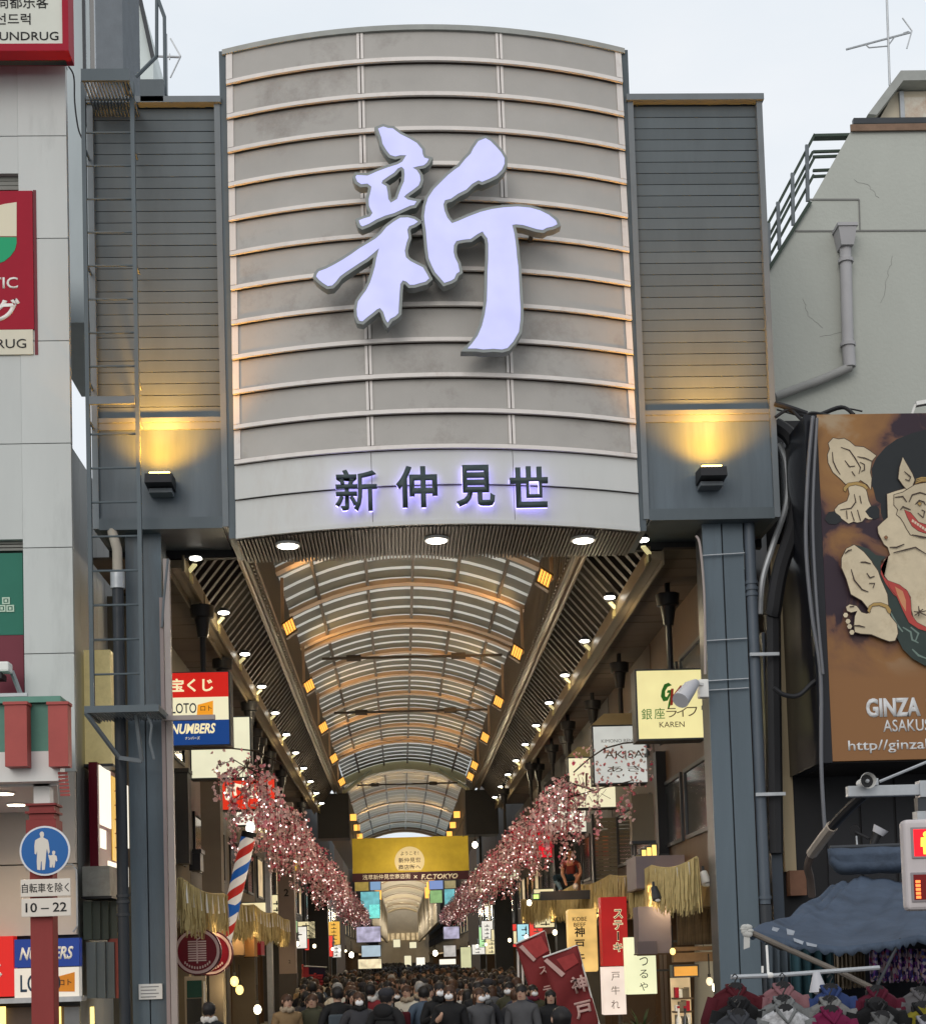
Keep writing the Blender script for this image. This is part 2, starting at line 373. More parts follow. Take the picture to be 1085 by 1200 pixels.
pB = zz_(ZC, [(80,420),(95,400),(150,380),(210,350),(280,310),(350,265),(420,215),(480,180),(545,140),(590,100),(630,50),(690,5),(740,-25),(800,-27),(850,-14),(878,5),(850,25),(810,40),(795,70),(800,100),(805,130),(790,170),(775,235),(785,290),(820,320),(870,345),(920,370),(950,420),(968,455),(940,480),(900,490),(850,505),(815,505),(790,480),(760,470),(740,500),(735,560),(730,640),(725,730),(700,755),(660,775),(640,805),(625,780),(605,720),(580,690),(555,700),(520,730),(480,760),(440,795),(415,790),(398,750),(395,700),(405,640),(440,590),(470,550),(500,490),(520,430),(540,360),(550,300),(572,215),(520,260),(470,300),(420,330),(360,370),(300,410),(260,440),(230,480),(200,510),(165,515),(125,490),(95,465),(74,440)])
pC = zz_(ZB, [(485,100),(535,80),(570,100),(610,140),(645,180),(668,220),(668,260),(650,300),(610,340),(560,365),(510,385),(485,375),(440,400),(400,440),(370,455),(340,470),(290,505),(250,515),(238,545),(245,590),(265,640),(298,680),(340,665),(420,630),(500,600),(580,580),(660,568),(760,562),(850,570),(920,590),(980,620),(1030,660),(1040,685),(1010,700),(965,710),(940,725),(900,720),(850,705),(800,690),(750,685),(722,690),(735,740),(745,800),(752,860)]) + \
     zz_(ZD, [(757,200),(765,260),(770,350),(775,450),(782,560),(780,640),(770,720),(730,790),(690,835),(650,845),(590,840),(520,845),(470,838),(410,838),(440,805),(480,750),(510,680),(530,600),(545,500),(548,400),(550,300),(555,200),(555,100),(548,60),(525,30),(515,12),(480,30),(430,65),(380,70),(330,80),(312,110),(310,160),(320,200),(340,240),(352,295),(330,310),(315,345),(290,360),(245,375),(215,340),(180,300),(155,250),(135,200),(125,120),(120,60),(115,0)]) + \
     zz_(ZB, [(108,680),(103,630),(112,560),(130,500),(170,440),(220,390),(270,340),(320,300),(350,280),(390,230),(430,190),(450,150)])
YC = 21.95
def area2(p): return sum(p[i][0]*p[(i+1) % len(p)][1]-p[(i+1) % len(p)][0]*p[i][1] for i in range(len(p)))
def brush_curve(offset, y0, y1):
    cu = bpy.data.curves.new('b', 'CURVE'); cu.dimensions = '2D'; cu.fill_mode = 'BOTH'; cu.extrude = (y1-y0)/2; cu.offset = offset
    for poly, hole in ((pA, 0), (hA, 1), (pB, 0), (pC, 0)):
        q = [(p.x, p.z) for p in (at(u, v, YC) for u, v in poly)]
        if (area2(q) > 0) == bool(hole): q = q[::-1]
        sp = cu.splines.new('POLY'); sp.points.add(len(q)-1); sp.use_cyclic_u = True
        for k, (x, z) in enumerate(q): sp.points[k].co = (x, z, 0, 1)
    me = curve_mesh(cu); bpy.data.curves.remove(cu)
    P = off(gate)
    for v in me.vertices: v.co = (v.co.x-P.x, (y0+y1)/2-v.co.z-P.y, v.co.y-P.z)
    me.flip_normals() if False else None
    return me
def mesh_obj(name, me, M, parent):
    me.materials.clear(); me.materials.append(M); me.name = name
    o = bpy.data.objects.new(name, me); COL.objects.link(o); o.parent = parent; return o
bc = mesh_obj('brush_character', brush_curve(.045, YC-.02, YC+.16), mat('grey_letter_rim', (.27, .29, .28), .45, .08, 3), gate)
mesh_obj('lit_face', brush_curve(0.0, YC-.032, YC-.021), glow('lavender_lit_face', (.585, .60, 1.0), .92, .07), bc)
bk = MB()
for u, v in ((470, 205), (445, 320), (455, 360), (515, 300), (570, 190), (590, 330), (625, 260), (585, 400)):
    p = at(u, v, YC); bk.box(p.x-.03, p.x+.03, YC+.16, sy(p.x)-.02, p.z-.03, p.z+.03)
bk.build('letter_bracket', steel_d, bc)
# four backlit characters
dk_let = mat('dark_letter', (.05, .07, .075), .45, .08)
halo = glow('violet_back_light', (.42, .36, 1.0), 5.5)
for ch, u, v, wpx in (('新', 417.5, 575.5, 50), ('仲', 488.5, 571, 49), ('見', 557, 570, 46), ('世', 619.5, 571.5, 46)):
    c = at(u, v, 22.2); hh = 50*22.2/F
    yy = sy(c.x)-.17; c = at(u, v, yy)
    o = text(ch, c.x, c.z, yy, hh, dk_let, face, width=wpx*22.2/F, bold=.024 if ch != '新' else .013, ext=.055, name='backlit_letter')
    text(ch, c.x, c.z, yy+.03, hh*1.0, halo, o, width=wpx*22.2/F*1.0, bold=.008 if ch != '新' else .0, ext=.008, name='halo_strip')
# columns
def column(x0, x1, y0, y1, z1, notch):
    o = MB().box(x0, x1, y0+.06, y1, .1, z1).build('gate_column', steel_d, gate)
    w_ = x1-x0
    MB().box(x0-.01, x0+w_*.46, y0, y0+.058, .1, z1).build('column_flange', col_m, o)
    MB().box(x0+w_*.5, x1+.01, y0, y0+.058, .1, z1).build('column_flange', col_m, o)
    return o
column(-4.02, -3.5, 23.25, 23.85, 8.84, 0)
rc = column(4.84, 5.45, 23.25, 23.85, 8.84, 0)
# wall washers
for (u, v), lab in (((189, 566), 'dark wedge wall lamp glowing amber upward on the tower behind the ladder'), ((832, 558), 'dark wedge wall lamp glowing amber upward on the tower beside the billboard')):
    c = at(u, v, 22.85); x, z = c.x, c.z
    t = thing('wall_lamp', lab, 'lamp', (x, 23.05, z), 'amber wall lamps on the gate towers')
    h = MB(); a = .2
    h.add([(x-a, 22.55, z-.08), (x+a, 22.55, z-.08), (x+a, 22.60, z+.07), (x-a, 22.60, z+.07), (x-a, 23.0, z-.1), (x+a, 23.0, z-.1), (x+a, 23.0, z+.10), (x-a, 23.0, z+.10)],
          [(0,1,2,3),(1,5,6,2),(5,4,7,6),(4,0,3,7),(0,4,5,1),(3,2,6,7)])
    h.build('housing', black_p, t)
    MB().box(x-.17, x+.17, 22.76, 23.04, z-.17, z-.105).build('bracket', steel_l, t)
    MB().box(x-.15, x+.15, 22.7, 22.96, z+.108, z+.125).build('lens', glow('amber_lens', (1, .62, .15), 12), t)
    MB().box(x-.02, x+.06, 22.9, 22.95, z+.126, z+.19).build('clip', black_p, t)
    light('SPOT', (x, 22.5, z+.10), 480, (1, .43, .03), t, .10, 118, (x, 23.05, z+1.5), 1.0)
    light('SPOT', (x, 22.5, z+.11), 480, (1, .5, .12), t, .10, 62, (x, 23.1, z+1.9), 1.0)

# ------------------------------------------------------------------ ladder on the gate
lad = thing('access_ladder', 'thin grey steel access ladder climbing the gate tower beside the drugstore', 'ladder', at(132, 828, 22.55))
LX0, LX1 = at(104, 500, 22.6).x, at(162, 500, 22.6).x
zt_, zb_l = at(130, 97, 22.6).z, at(130, 828, 22.6).z
MB().box(LX0-.03, LX0+.03, 22.56, 22.64, zb_l, zt_).build('rail', steel, lad)
MB().box(LX1-.03, LX1+.03, 22.56, 22.64, zb_l, zt_+.0).build('rail', steel, lad)
z = zb_l+.48
while z < zt_-.2:
    MB().tube([(LX0+.03, 22.6, z), (LX1-.03, 22.6, z)], .016, 6).build('rung', steel, lad); z += .515
for zz in (10.4, 11.0, 12.8, 14.6):
    for x in (LX0, LX1): MB().box(x-.012, x+.012, 22.64, 22.99, zz-.02, zz+.02).build('bracket', steel_l, lad)
zp = at(140, 470, 22.6).z
MB().box(LX0+.03, LX1-.03, 22.52, 22.56, zp-.07, zp+.05).build('cross_plate', steel_l, lad)
# landing
x0, x1 = at(101, 835, 22.3).x, at(188, 835, 22.3).x; zl = at(145, 832, 22.3).z
ld = MB().box(x0, x1, 22.18, 22.23, zl-.05, zl+.05); ld.box(x0, x0+.04, 22.23, 23.2, zl-.05, zl+.05); ld.box(x1-.04, x1, 22.23, 23.2, zl-.05, zl+.05)
lo = ld.build('landing', steel, lad)
for i in range(22):
    x = x0+.06+(x1-x0-.12)*i/21; MB().box(x-.006, x+.006, 22.24, 23.18, zl-.03, zl+.02).build('slat', steel_l, lo)
br = MB(); p = [(x0+.02, 22.2, zl-.05), (at(137, 886, 22.5).x, 22.7, at(137, 886, 22.5).z), (at(164, 890, 22.5).x, 22.7, at(164, 890, 22.5).z)]
br.bar(p[0], p[1], .05); br.bar(p[1], p[2], .06); br.bar(p[2], (at(160, 845, 22.5).x, 22.5, zl-.05), .05)
br.build('brace', steel_l, lad)
MB().tube([at(173, 838, 22.4), at(178, 850, 22.4), at(176, 870, 22.4), at(181, 890, 22.4)], .02, 6).build('hook_rod', steel_l, lad)
# upper landing with grating
x0, x1 = at(100, 100, 22.4).x, at(156, 100, 22.4).x; zu = at(128, 100, 22.4).z
ul = MB().box(x0, x1, 22.1, 22.15, zu-.1, zu+.08).build('upper_landing', steel, lad)
for i in range(14):
    x = x0+.03+(x1-x0-.06)*i/13; MB().box(x-.008, x+.008, 22.16, 23.3, zu-.09, zu-.03).build('slat', steel_l, ul)
MB().box(x1+.02, at(192, 103, 23).x, 22.95, 23.6, at(170, 112, 23).z-.12, at(170, 95, 23).z).build('roof_box', steel, lad)
rl = MB(); 
for a, b in (((184, 0), (184, 66)), ((184, 66), (160, 90)), ((184, -5), (193, 20)), ((193, 20), (194, 112))): rl.tube([at(*a, 23.2), at(*b, 23.2)], .03, 6)
rl.build('guard_rail', steel, lad)

# ------------------------------------------------------------------ drugstore building
drug = thing('drugstore_building', 'pale panelled building with recessed sign bays beside the gate', 'building', (-6.8, 25, .1))
DX = -4.77; XL = -13.0
MB().add([(XL, 23.12, .1), (DX-.01, 23.12, .1), (-6.4, 29, .1), (XL, 29, .1), (XL, 23.12, 16), (DX-.01, 23.12, 16), (-6.4, 29, 16), (XL, 29, 16)], [(0,3,2,1),(4,5,6,7),(0,1,5,4),(1,2,6,5),(2,3,7,6),(3,0,4,7)]).build('wall', joint_d, drug)
def zv(v, u=60): return at(u, v, 23).z
px0 = -5.5
V = [77, 160, 280, 400, 520, 642, 766, 905]
for i in range(len(V)-1):
    MB().box(px0, DX, 22.98, 23.11, zv(V[i+1])+.007, zv(V[i])-.007).build('panel', plaster_w, drug)
for a, b in ((77, 160), (160, 204), (416, 520), (520, 632)):
    for xa, xb in ((-7.6, px0-.003), (-9.8, -7.612), (XL, -9.812)):
        MB().box(xa, xb, 22.985, 23.118, zv(b)+.007, zv(a)-.007).build('panel', plaster_w, drug)
MB().box(XL, DX+.01, 22.94, 23.12, zv(77)+.0, zv(74)).build('coping', plaster_w, drug)
zl_ = at(95, 528, 24).z
lw_ = MB().box(DX-1.2, DX-.16, 23.62, 29, .1, zl_).build('lane_wing', joint_d, drug)
for i in range(8):                                                    # side wall towards the arcade lane
    MB().box(DX-.158, DX-.15, 23.62+i*.67, 23.62+i*.67+.655, .2, zl_-.02).build('panel', plaster_w, lw_)
rv = mat('recess_metal', (.2, .2, .18), .5, .1)
for a, b in ((204, 222), (632, 645)):
    zt2, zb2 = zv(a), zv(b)
    for k in range(3): MB().box(XL, px0, 23.05-.02*k+.03, 23.118, zt2-(k+1)*(zt2-zb2)/3+.02, zt2-k*(zt2-zb2)/3).build('recess_trim', rv, drug)
# shop window with green and maroon screens
gscr = mat('green_screen', (.025, .16, .11), .6, .06, 2); mscr = mat('maroon_screen', (.16, .03, .045), .6, .08, 2)
wi = MB().box(XL, px0-.03, 23.06, 23.11, zv(742), zv(646)).build('window_screen', gscr, drug)
MB().box(XL, px0-.03, 23.06, 23.11, zv(812), zv(742.5)).build('window_screen', mscr, drug)
MB().box(XL, px0, 22.9, 23.118, zv(816), zv(812.5)).build('window_sill', steel_d, drug)
ic = MB()
for (a, b) in ((3, 700), (-2, 709), (8, 709)):
    q = rp(a, b, a+9, b+8, 23.05); t = .02
    ic.box(q[0], q[1], 23.045, 23.058, q[3]-t, q[3]); ic.box(q[0], q[1], 23.045, 23.058, q[2], q[2]+t)
    ic.box(q[0], q[0]+t, 23.045, 23.058, q[2]+t, q[3]-t); ic.box(q[1]-t, q[1], 23.045, 23.058, q[2]+t, q[3]-t)
    ic.box((q[0]+q[1])/2-.02, (q[0]+q[1])/2+.02, 23.045, 23.058, (q[2]+q[3])/2-.02, (q[2]+q[3])/2+.02)
ic.build('square_emblem', mat('pale_print', (.5, .62, .5), .6, 0), wi)
# crimson pharmacy banner
bn = thing('pharmacy_banner', 'crimson pharmacy banner with a green and cream emblem in the upper wall bay', 'sign', (at(0, 320, 22.9).x, 22.95, at(0, 320, 22.9).z))
YB = 22.95
q = rp(-120, 224, 39.5, 416, YB)
MB().box(q[0], q[1], YB, 23.05, at(20, 386, YB).z, q[3]).build('red_sheet', red_s, bn)
MB().box(q[0], q[1]-.02, YB, 23.05, q[2], at(20, 386, YB).z-.004).build('cream_strip', mat('cream_sheet', (.66, .62, .50), .5, .04), bn)
MB().box(q[1]+.004, q[1]+.05, YB+.02, 23.06, q[2], q[3]+.02).build('frame', mat('dark_red_edge', (.15, .02, .03), .5, .1), bn)
crm = mat('cream_print', (.72, .66, .5), .5, 0); grn = mat('green_print', (.0, .33, .14), .5, 0)
plate([(-40, 277), (-40, 262), (-25, 250), (-8, 243), (6, 239), (20, 237), (20, 277)], YB-.002, crm, bn)
plate([(-40, 278), (20, 278), (20, 285), (18, 293), (13, 300), (6, 306), (-4, 310), (-20, 306), (-36, 292)], YB-.002, grn, bn)
wp = mat('white_print', (.78, .76, .72), .5, 0)
c = at(-28, 332, YB); text('COSMETIC', c.x, c.z, YB-.001, .175, wp, bn, width=99*23/F, bold=.012)
c = at(-36, 364, YB); text('ドラッグ', c.x, c.z, YB-.001, .36, wp, bn, width=120*23/F, bold=.035)
c = at(-11, 403, YB); text('SUNDRUG', c.x, c.z, YB-.001, .14, ink, bn, width=84*23/F)
# roof sign
rs = thing('roof_sign', 'white rooftop signboard in a crimson frame with black lettering above the drugstore wall', 'sign', (at(0, 72, 22.4).x, 22.6, at(40, 72, 22.4).z))
YS = 22.3
q = rp(-150, -60, 80, 58, YS)
fr = MB(); t = .09
fr.box(q[0], q[1], YS, 22.7, q[2]-.02, q[2]+t); fr.box(q[1]-t, q[1], YS, 22.7, q[2]+t, q[3]); fr.box(q[0], q[1]-t, YS+.1, 22.68, q[2]+t, q[3])
fr.build('frame', red_s, rs)
MB().box(q[0], q[1]-t-.004, YS+.03, YS+.098, q[2]+t+.004, q[3]).build('board', mat('cream_board', (.62, .63, .56), .45, .07, 1), rs)
MB().box(q[0], q[1]-.1, YS+.25, 22.68, zv(74)+.01, q[2]-.024).build('base', joint_d, rs)
for tx, u, v, wd, hp in (('尚都乐客', 27, 1, 60, 16), ('선드럭', 15, 21, 42, 14), ('SUNDRUG', 30, 41, 78, 10.5)):
    c = at(u, v, YS); text(tx, c.x, c.z, YS+.029, hp*YS/F, ink, rs, width=wd*YS/F, bold=.004)
# strip of side-lane fittings (behind the ladder)
sd_ = thing('lane_sign', 'dark red lane sign box with white and gold panels behind the black downpipe', 'sign', (-4.6, 25, 6))
za, zb2 = at(108, 1018, 23.9).z, at(108, 893, 23.9).z
MB().box(DX+.01, at(115, 950, 23.9).x, 23.9, 26.6, za, zb2).build('box', mat('deep_red_box', (.17, .005, .02), .35, .08), sd_)
xf = at(115, 950, 23.9).x
for y0, y1, f0, f1, M in ((24.0, 24.9, .42, .98, WHITE_LIT), (25.0, 25.9, .12, .95, glow('gold_panel', (1, .6, .12), .7)), (26.0, 26.5, .3, .95, WHITE_LIT), (24.0, 24.45, .2, .38, WHITE_LIT), (24.6, 26.4, -.1, .1, WHITE_LIT)):
    MB().box(xf+.004, xf+.02, y0, y1, lerp(za, zb2, f0), lerp(za, zb2, f1)).build('lit_panel', M, sd_)
mk = MB()
for k in range(5): 
    zc = lerp(za, zb2, .25+k*.14); mk.bar((xf+.024, 25.2, zc), (xf+.024, 25.75, zc+.1), .05, .012); mk.bar((xf+.024, 25.45, zc-.1), (xf+.024, 25.5, zc+.15), .05, .012)
mk.build('brush_mark', red_s, sd_)
yb = thing('lightbox', 'yellowed lightbox sign below the ladder landing', 'sign', at(113, 880, 24)); q = rp(100, 850, 131, 895, 24.2)
MB().box(q[0], q[1], 24.2, 24.6, q[2], q[3]+1.2).build('case', mat('yellowed_case', (.5, .45, .25), .5, .2, 6, emit=(1, .8, .35), es=.18), yb)
MB().box(q[0]-.02, q[1]+.02, 24.17, 24.63, q[2]-.05, q[2]-.004).build('edge_trim', steel_d, yb)
lb = thing('duct_box', 'stained grey metal duct box on the lane wall under the red sign', 'duct', at(112, 1040, 23.6)); q = rp(97, 1015, 129, 1050, 23.6)
MB().box(q[0], q[1], 23.6, 24.6, q[2], q[3]).build('case', mat('stained_metal', (.36, .35, .31), .5, .25, 5, dirt=(.12, .1, .07), dirt_amt=.7), lb)
MB().box(q[0]-.02, q[1]+.03, 23.57, 24.62, q[2]-.04, q[2]-.004).build('lip', black_p, lb)
lb = thing('lane_shutter', 'green grey corrugated shutter panels on the lane wall', 'shutter', at(112, 1090, 23.7)); 
for i in range(4):
    q = rp(98+i*10, 1056, 107.5+i*10, 1101, 23.7+i*.12); MB().box(q[0], q[1], 23.7+i*.12, 24.6, q[2], q[3]).build('panel', mat('green_grey_metal', (.14, .16, .13), .5, .2, 3, streak=.2), lb)
for i in range(3):
    q = rp(102+i*11, 1104, 112.5+i*11, 1170, 23.7+i*.12); MB().box(q[0], q[1], 23.7+i*.12, 24.6, q[2], q[3]).build('panel', mat('grey_lane_metal', (.27, .3, .3), .5, .15, 3, streak=.2), lb)
lb = thing('lane_sign', 'small salmon red sign with white marks beside the black downpipe', 'sign', at(130, 1130, 24.3)); q = rp(127, 1100, 136, 1170, 24.0)
MB().box(q[0], q[1]+.15, 24.0, 24.1, q[2], q[3]).build('board', mat('salmon_board', (.5, .12, .09), .5, .1), lb)
mk = MB(); 
for k in range(4): mk.box(q[0]+.03, q[1]-.02, 23.985, 23.998, q[3]-.3-k*.13, q[3]-.25-k*.13)
mk.build('mark', white_p, lb)

# pavement canopy on the left
cn = thing('pavement_canopy', 'pavement canopy with green fascia and red ribs along the drugstore front', 'canopy', (-7, 21, 4.5))
YN = 19.4
q = rp(-200, 822, 70, 918, YN); zc_g = at(35, 880, YN).z
def taper(z0, z1, y0=YN+.3): return MB().add([(XL, y0, z0), (q[1]-.10, y0, z0), (-5.0, 22.9, z0), (XL, 22.9, z0), (XL, y0, z1), (q[1]-.10, y0, z1), (-5.0, 22.9, z1), (XL, 22.9, z1)], [(0,3,2,1),(4,5,6,7),(0,1,5,4),(1,2,6,5),(2,3,7,6),(3,0,4,7)])
taper(q[2]-.03, q[2]+.05).build('soffit', white_p, cn)
MB().box(XL, q[1], YN+.02, YN+.3, q[2], zc_g-.004).build('white_fascia', white_p, cn)
gf = MB(); gf.box(XL, q[1]-.02, YN+.04, YN+.3, zc_g, q[3]-.05); gf.build('green_fascia', green_c, cn)
gf = MB(); gf.box(XL, q[1]+.03, YN-.05, YN+.4, q[3]-.046, q[3]+.03); gf.build('cornice', green_c, cn)
taper(q[3]-.1, q[3]-.05).build('roof', green_c, cn)
for a, b in ((6, 32), (57, 80), (-60, -34), (-120, -94)):
    p = rp(a, 826, b, 898, YN-.2)
    r_ = MB().box(p[0], p[1], YN-.2, YN+.015, p[2], p[3]).build('rib', red_c, cn)
    MB().box(p[0]-.015, p[1]+.015, YN-.22, YN+.012, p[3]+.003, p[3]+.04).build('rib_cap', red_c, cn)
tl = MB()
for i in range(7): tl.box(q[1]-.02, q[1]+.10, YN-.02+i*.02, YN+.0+i*.02, at(72, 905+i*4, YN).z-.03, at(72, 905+i*4, YN).z)
tl.build('rib_tail', red_c, cn)
for u, v, y in ((5, 931, 20.3), (20, 948, 21.7), (-60, 940, 21)):
    c = at(u, v, y)
    dn = thing('canopy_light', {5: 'warm recessed light at the canopy edge', 20: 'warm recessed light deeper under the canopy', -60: 'warm recessed light at the drugstore end of the canopy'}[u], 'light', (c.x, y, q[2]-.05), 'recessed lights under the pavement canopy')
    MB().tube([(c.x, y, q[2]-.032), (c.x, y, q[2]-.05)], .15, 16).build('rim', white_p, dn, 'auto'); MB().tube([(c.x, y, q[2]-.0505), (c.x, y, q[2]-.058)], .125, 16).build('lens', glow('warm_lens', (1, .85, .6), 9), dn, 'auto')
    light('SPOT', (c.x, y, q[2]-.1), 38, (1, .72, .42), dn, .1, 150, (c.x, y, 0))
# ground floor front wall under the canopy
gw = MB(); cw = mat('cream_wall', (.56, .5, .44), .7, .06, 1.2, .05, 60)
zA, zB_, zC_ = at(50, 1013, 23).z, at(50, 1096, 23).z, at(50, 905, 23).z
MB().box(XL, DX-.02, 22.98, 23.118, zA+.01, zC_).build('front_panel', cw, drug)
MB().box(XL, DX-.02, 22.98, 23.118, zB_, zA-.01).build('front_panel', cw, drug)
pp = MB(); pp.tube([at(30, 1016, 22.9), at(85, 1013, 22.9), at(90, 1020, 22.9), at(91, 1085, 22.9), at(86, 1092, 22.9)], .015, 6); pp.build('conduit', galv, drug)
ls = thing('lottery_sign', 'long red, blue and white lottery signboard behind the red post', 'sign', (at(50, 1135, 22.8).x, 22.8, at(50, 1172, 22.8).z))
YL = 22.75
q = rp(-200, 1100, 16.5, 1171, YL); MB().box(q[0], q[1], YL, 22.97, q[2], q[3]).build('red_board', mat('lottery_red', (.6, .012, .01), .35, .04, emit=(1, .03, .02), es=.25), ls)
q = rp(17.5, 1100, 93, 1133, YL); MB().box(q[0], q[1], YL, 22.97, q[2], q[3]).build('blue_board', mat('lottery_blue', (.008, .035, .2), .35, .04, emit=(.02, .08, .5), es=.2), ls)
q = rp(17.5, 1134, 93, 1171, YL); MB().box(q[0], q[1], YL, 22.97, q[2], q[3]).build('white_board', mat('lottery_white', (.7, .67, .6), .4, .03, emit=(1, .92, .8), es=.25), ls)
plate([(66, 1145), (88, 1139), (88, 1162), (64, 1162)], YL-.001, mat('lottery_orange', (.7, .25, .02), .5, 0), ls)
c = at(55, 1117, YL); text('NUMBERS', c.x, c.z, YL-.001, 15*YL/F, mat('bright_white_print', (.85, .83, .75), .5, 0), ls, width=62*YL/F, bold=.03, shear=.3)
c = at(48, 1152, YL); text('LOTO', c.x, c.z, YL-.001, 20*YL/F, mat('navy_print', (.02, .05, .09), .5, 0), ls, width=46*YL/F, bold=.01)
c = at(77, 1151, YL); text('ロト', c.x, c.z, YL-.005, 7*YL/F, ink, ls, width=14*YL/F)
c = at(2, 1137, YL); text('じ', c.x-.1, c.z, YL-.001, 22*YL/F, white_p, ls, bold=.03)
q = rp(-200, 1172, 96, 1178, 22.6); MB().box(q[0], q[1], 22.6, 22.97, q[2], q[3]).build('shelf', galv, ls)
yl = glow('yellow_tube', (1, .75, .2), 2.2)
sf = MB().box(XL, DX-.02, 23.0, 23.118, .1, at(50, 1180, 22.98).z).build('shop_front', mat('shop_dark', (.09, .06, .045), .5, .2), drug)
for a, b in ((-10, 6), (64, 71), (106, 110), (-60, -40)):
    q = rp(a, 1180, b, 1260, 22.9); MB().box(q[0], q[1], 22.93, 22.985, q[2], q[3]).build('light_strip', yl, sf)
q = rp(76, 1180, 94, 1260, 22.9); MB().box(q[0], q[1], 22.9, 22.985, q[2], q[3]).build('door', mat('grey_door', (.2, .2, .2), .5, .1), sf)
# red post with the pedestrian sign
post = thing('canopy_post', 'dull red square canopy post with stacked capital in front of the lottery sign', 'post', (at(52, 1200, 19.8).x, 19.8, .1))
q = rp(39, 955, 65.5, 1200, 19.8)
bevel(MB().box(q[0], q[1], 19.65, 19.95, .1, at(52, 955, 19.8).z).build('shaft', red_p, post), .015)
for a, b, v0, v1 in ((35, 70, 962, 985), (38, 67, 955, 961.5), (34, 70, 952, 954.5), (38, 67, 946, 951.5), (34, 70, 943, 945.5)):
    p = rp(a, v0, b, v1, 19.8); MB().box(p[0], p[1], 19.8-(p[1]-p[0])/2, 19.8+(p[1]-p[0])/2, p[2], p[3]).build('capital', red_p, post)
p = rp(42, 925, 61, 942.5, 19.8); MB().box(p[0], p[1], 19.7, 19.9, p[2], p[3]+.1).build('neck', white_p, post)
ps = thing('pedestrian_sign', 'round blue pedestrian sign with white adult and child above two white plates', 'sign', at(53, 1074, 19.55))
c = at(53, 997, 19.55)
MB().tube([(c.x, 19.55, c.z), (c.x, 19.57, c.z)], .315, 40).build('disc', mat('white_rim', (.7, .71, .73), .3, .03), ps, 'auto')
MB().tube([(c.x, 19.545, c.z), (c.x, 19.5495, c.z)], .292, 40).build('blue_face', mat('traffic_blue', (.006, .11, .36), .3, .04, 2), ps, 'auto')
wm = mat('traffic_white', (.72, .66, .58), .4, 0)
def sil(pts, s=1): return [(53+(a-190)/3.617*1, 997+(b-350)/3.617) for a, b in pts]
Y_ = 19.543
plate(sil([(168,278),(172,270),(180,268),(186,274),(187,284),(183,293),(192,298),(203,304),(207,320),(211,355),(205,366),(199,340),(196,360),(194,395),(190,430),(178,432),(177,395),(174,395),(171,432),(158,430),(156,395),(158,350),(153,366),(147,362),(146,330),(149,306),(160,299),(172,293)]), Y_, wm, ps, name='adult_figure')
plate(sil([(222,352),(228,349),(234,353),(234,361),(231,367),(240,372),(243,392),(238,396),(234,388),(234,402),(231,421),(224,421),(223,405),(220,421),(211,420),(211,392),(208,384),(204,366),(214,370),(224,367),(221,360)]), Y_, wm, ps, name='child_figure')
for a, b, v0, v1, tx, wd, hp in ((24.5, 83, 1030, 1050.5, '自転車を除く', 54, 11), (25.5, 83.5, 1052.5, 1074, '10 – 22', 47, 11)):
    p = rp(a, v0, b, v1, 19.55)
    o = MB().box(p[0], p[1], 19.55, 19.57, p[2], p[3]).build('plate', wm, ps); bevel(o, .008)
    text(tx, (p[0]+p[1])/2, (p[2]+p[3])/2, 19.549, hp*19.55/F, ink, o, width=wd*19.55/F, bold=.012 if tx[0] == '1' else .004, ext=.003)
# flood camera at the window
fc = thing('floodlight', 'small white floodlight on a bracket at the maroon window sill', 'light', at(8, 800, 22.7))
p = at(4, 785, 22.6)
bevel(MB().box(p.x-.2, p.x+.12, 22.45, 22.7, p.z-.05, p.z+.1).build('head', white_p, fc), .03)
MB().box(p.x-.25, p.x+.0, 22.5, 22.8, p.z-.14, p.z-.055).build('lens', black_p, fc)
MB().bar((p.x+.1, 22.7, p.z), (p.x+.2, 22.85, p.z-.35), .05).bar((p.x-.2, 22.8, p.z-.34), (p.x+.3, 22.8, p.z-.34), .05).build('arm', galv, fc)

# downpipes left
dp = thing('downpipe', 'black drain downpipe beside the left gate column', 'pipe', at(142, 1200, 22.95))
xa = at(142, 900, 22.95).x
MB().tube([(xa, 22.95, .1), (xa, 22.95, at(140, 690, 22.95).z)], .085, 14).build('pipe', mat('charcoal_pipe', (.03, .035, .042), .4, .12, 2), dp, 'auto')
for v in (1050, 1057, 1072): 
    z = at(142, v, 22.95).z; MB().tube([(xa, 22.95, z-.02), (xa, 22.95, z+.02)], .1, 14).build('collar', steel_d, dp, 'auto')
z = at(140, 690, 22.95).z
MB().tube([(xa, 22.95, z), (xa, 22.95, z+.25)], .11, 14).build('collar', galv, dp, 'auto')
MB().tube([(xa, 22.95, z+.25), (xa-.0, 22.95, z+.6), (xa-.12, 23.1, z+1.0)], .075, 12).build('flexible_end', mat('beige_hose', (.4, .36, .3), .5, .1), dp, 'auto')
pl_ = thing('conduit_pole', 'slim pinkish grey conduit pole beside the left gate column', 'pole', at(197, 1200, 23.1))
xa = at(196, 900, 23.1).x
MB().box(xa-.07, xa-.012, 23.1, 23.2, .1, at(193, 700, 23.1).z).build('channel', mat('pink_grey_paint', (.3, .24, .23), .5, .1, 2), pl_)
MB().box(xa+.0, xa+.09, 23.08, 23.2, .1, at(199, 655, 23.1).z).build('channel', mat('pale_pink_grey', (.36, .31, .29), .5, .1, 2), pl_)
MB().tube([at(197, 655, 23.08), at(192, 705, 23.08), at(190, 735, 23.08)], .02, 6).build('cable', steel_l, pl_)
q = rp(190, 838, 252, 843.5, 22.9); MB().box(q[0], q[1], 22.9, 22.98, q[2], q[3]).build('cross_arm', mat('pale_pink_grey', (0, 0, 0)), pl_)
nb = thing('notice_plate', 'small white notice plate low on the left gate column', 'notice', at(176, 1171, 23.2)); q = rp(163, 1153, 190.5, 1171, 23.2)
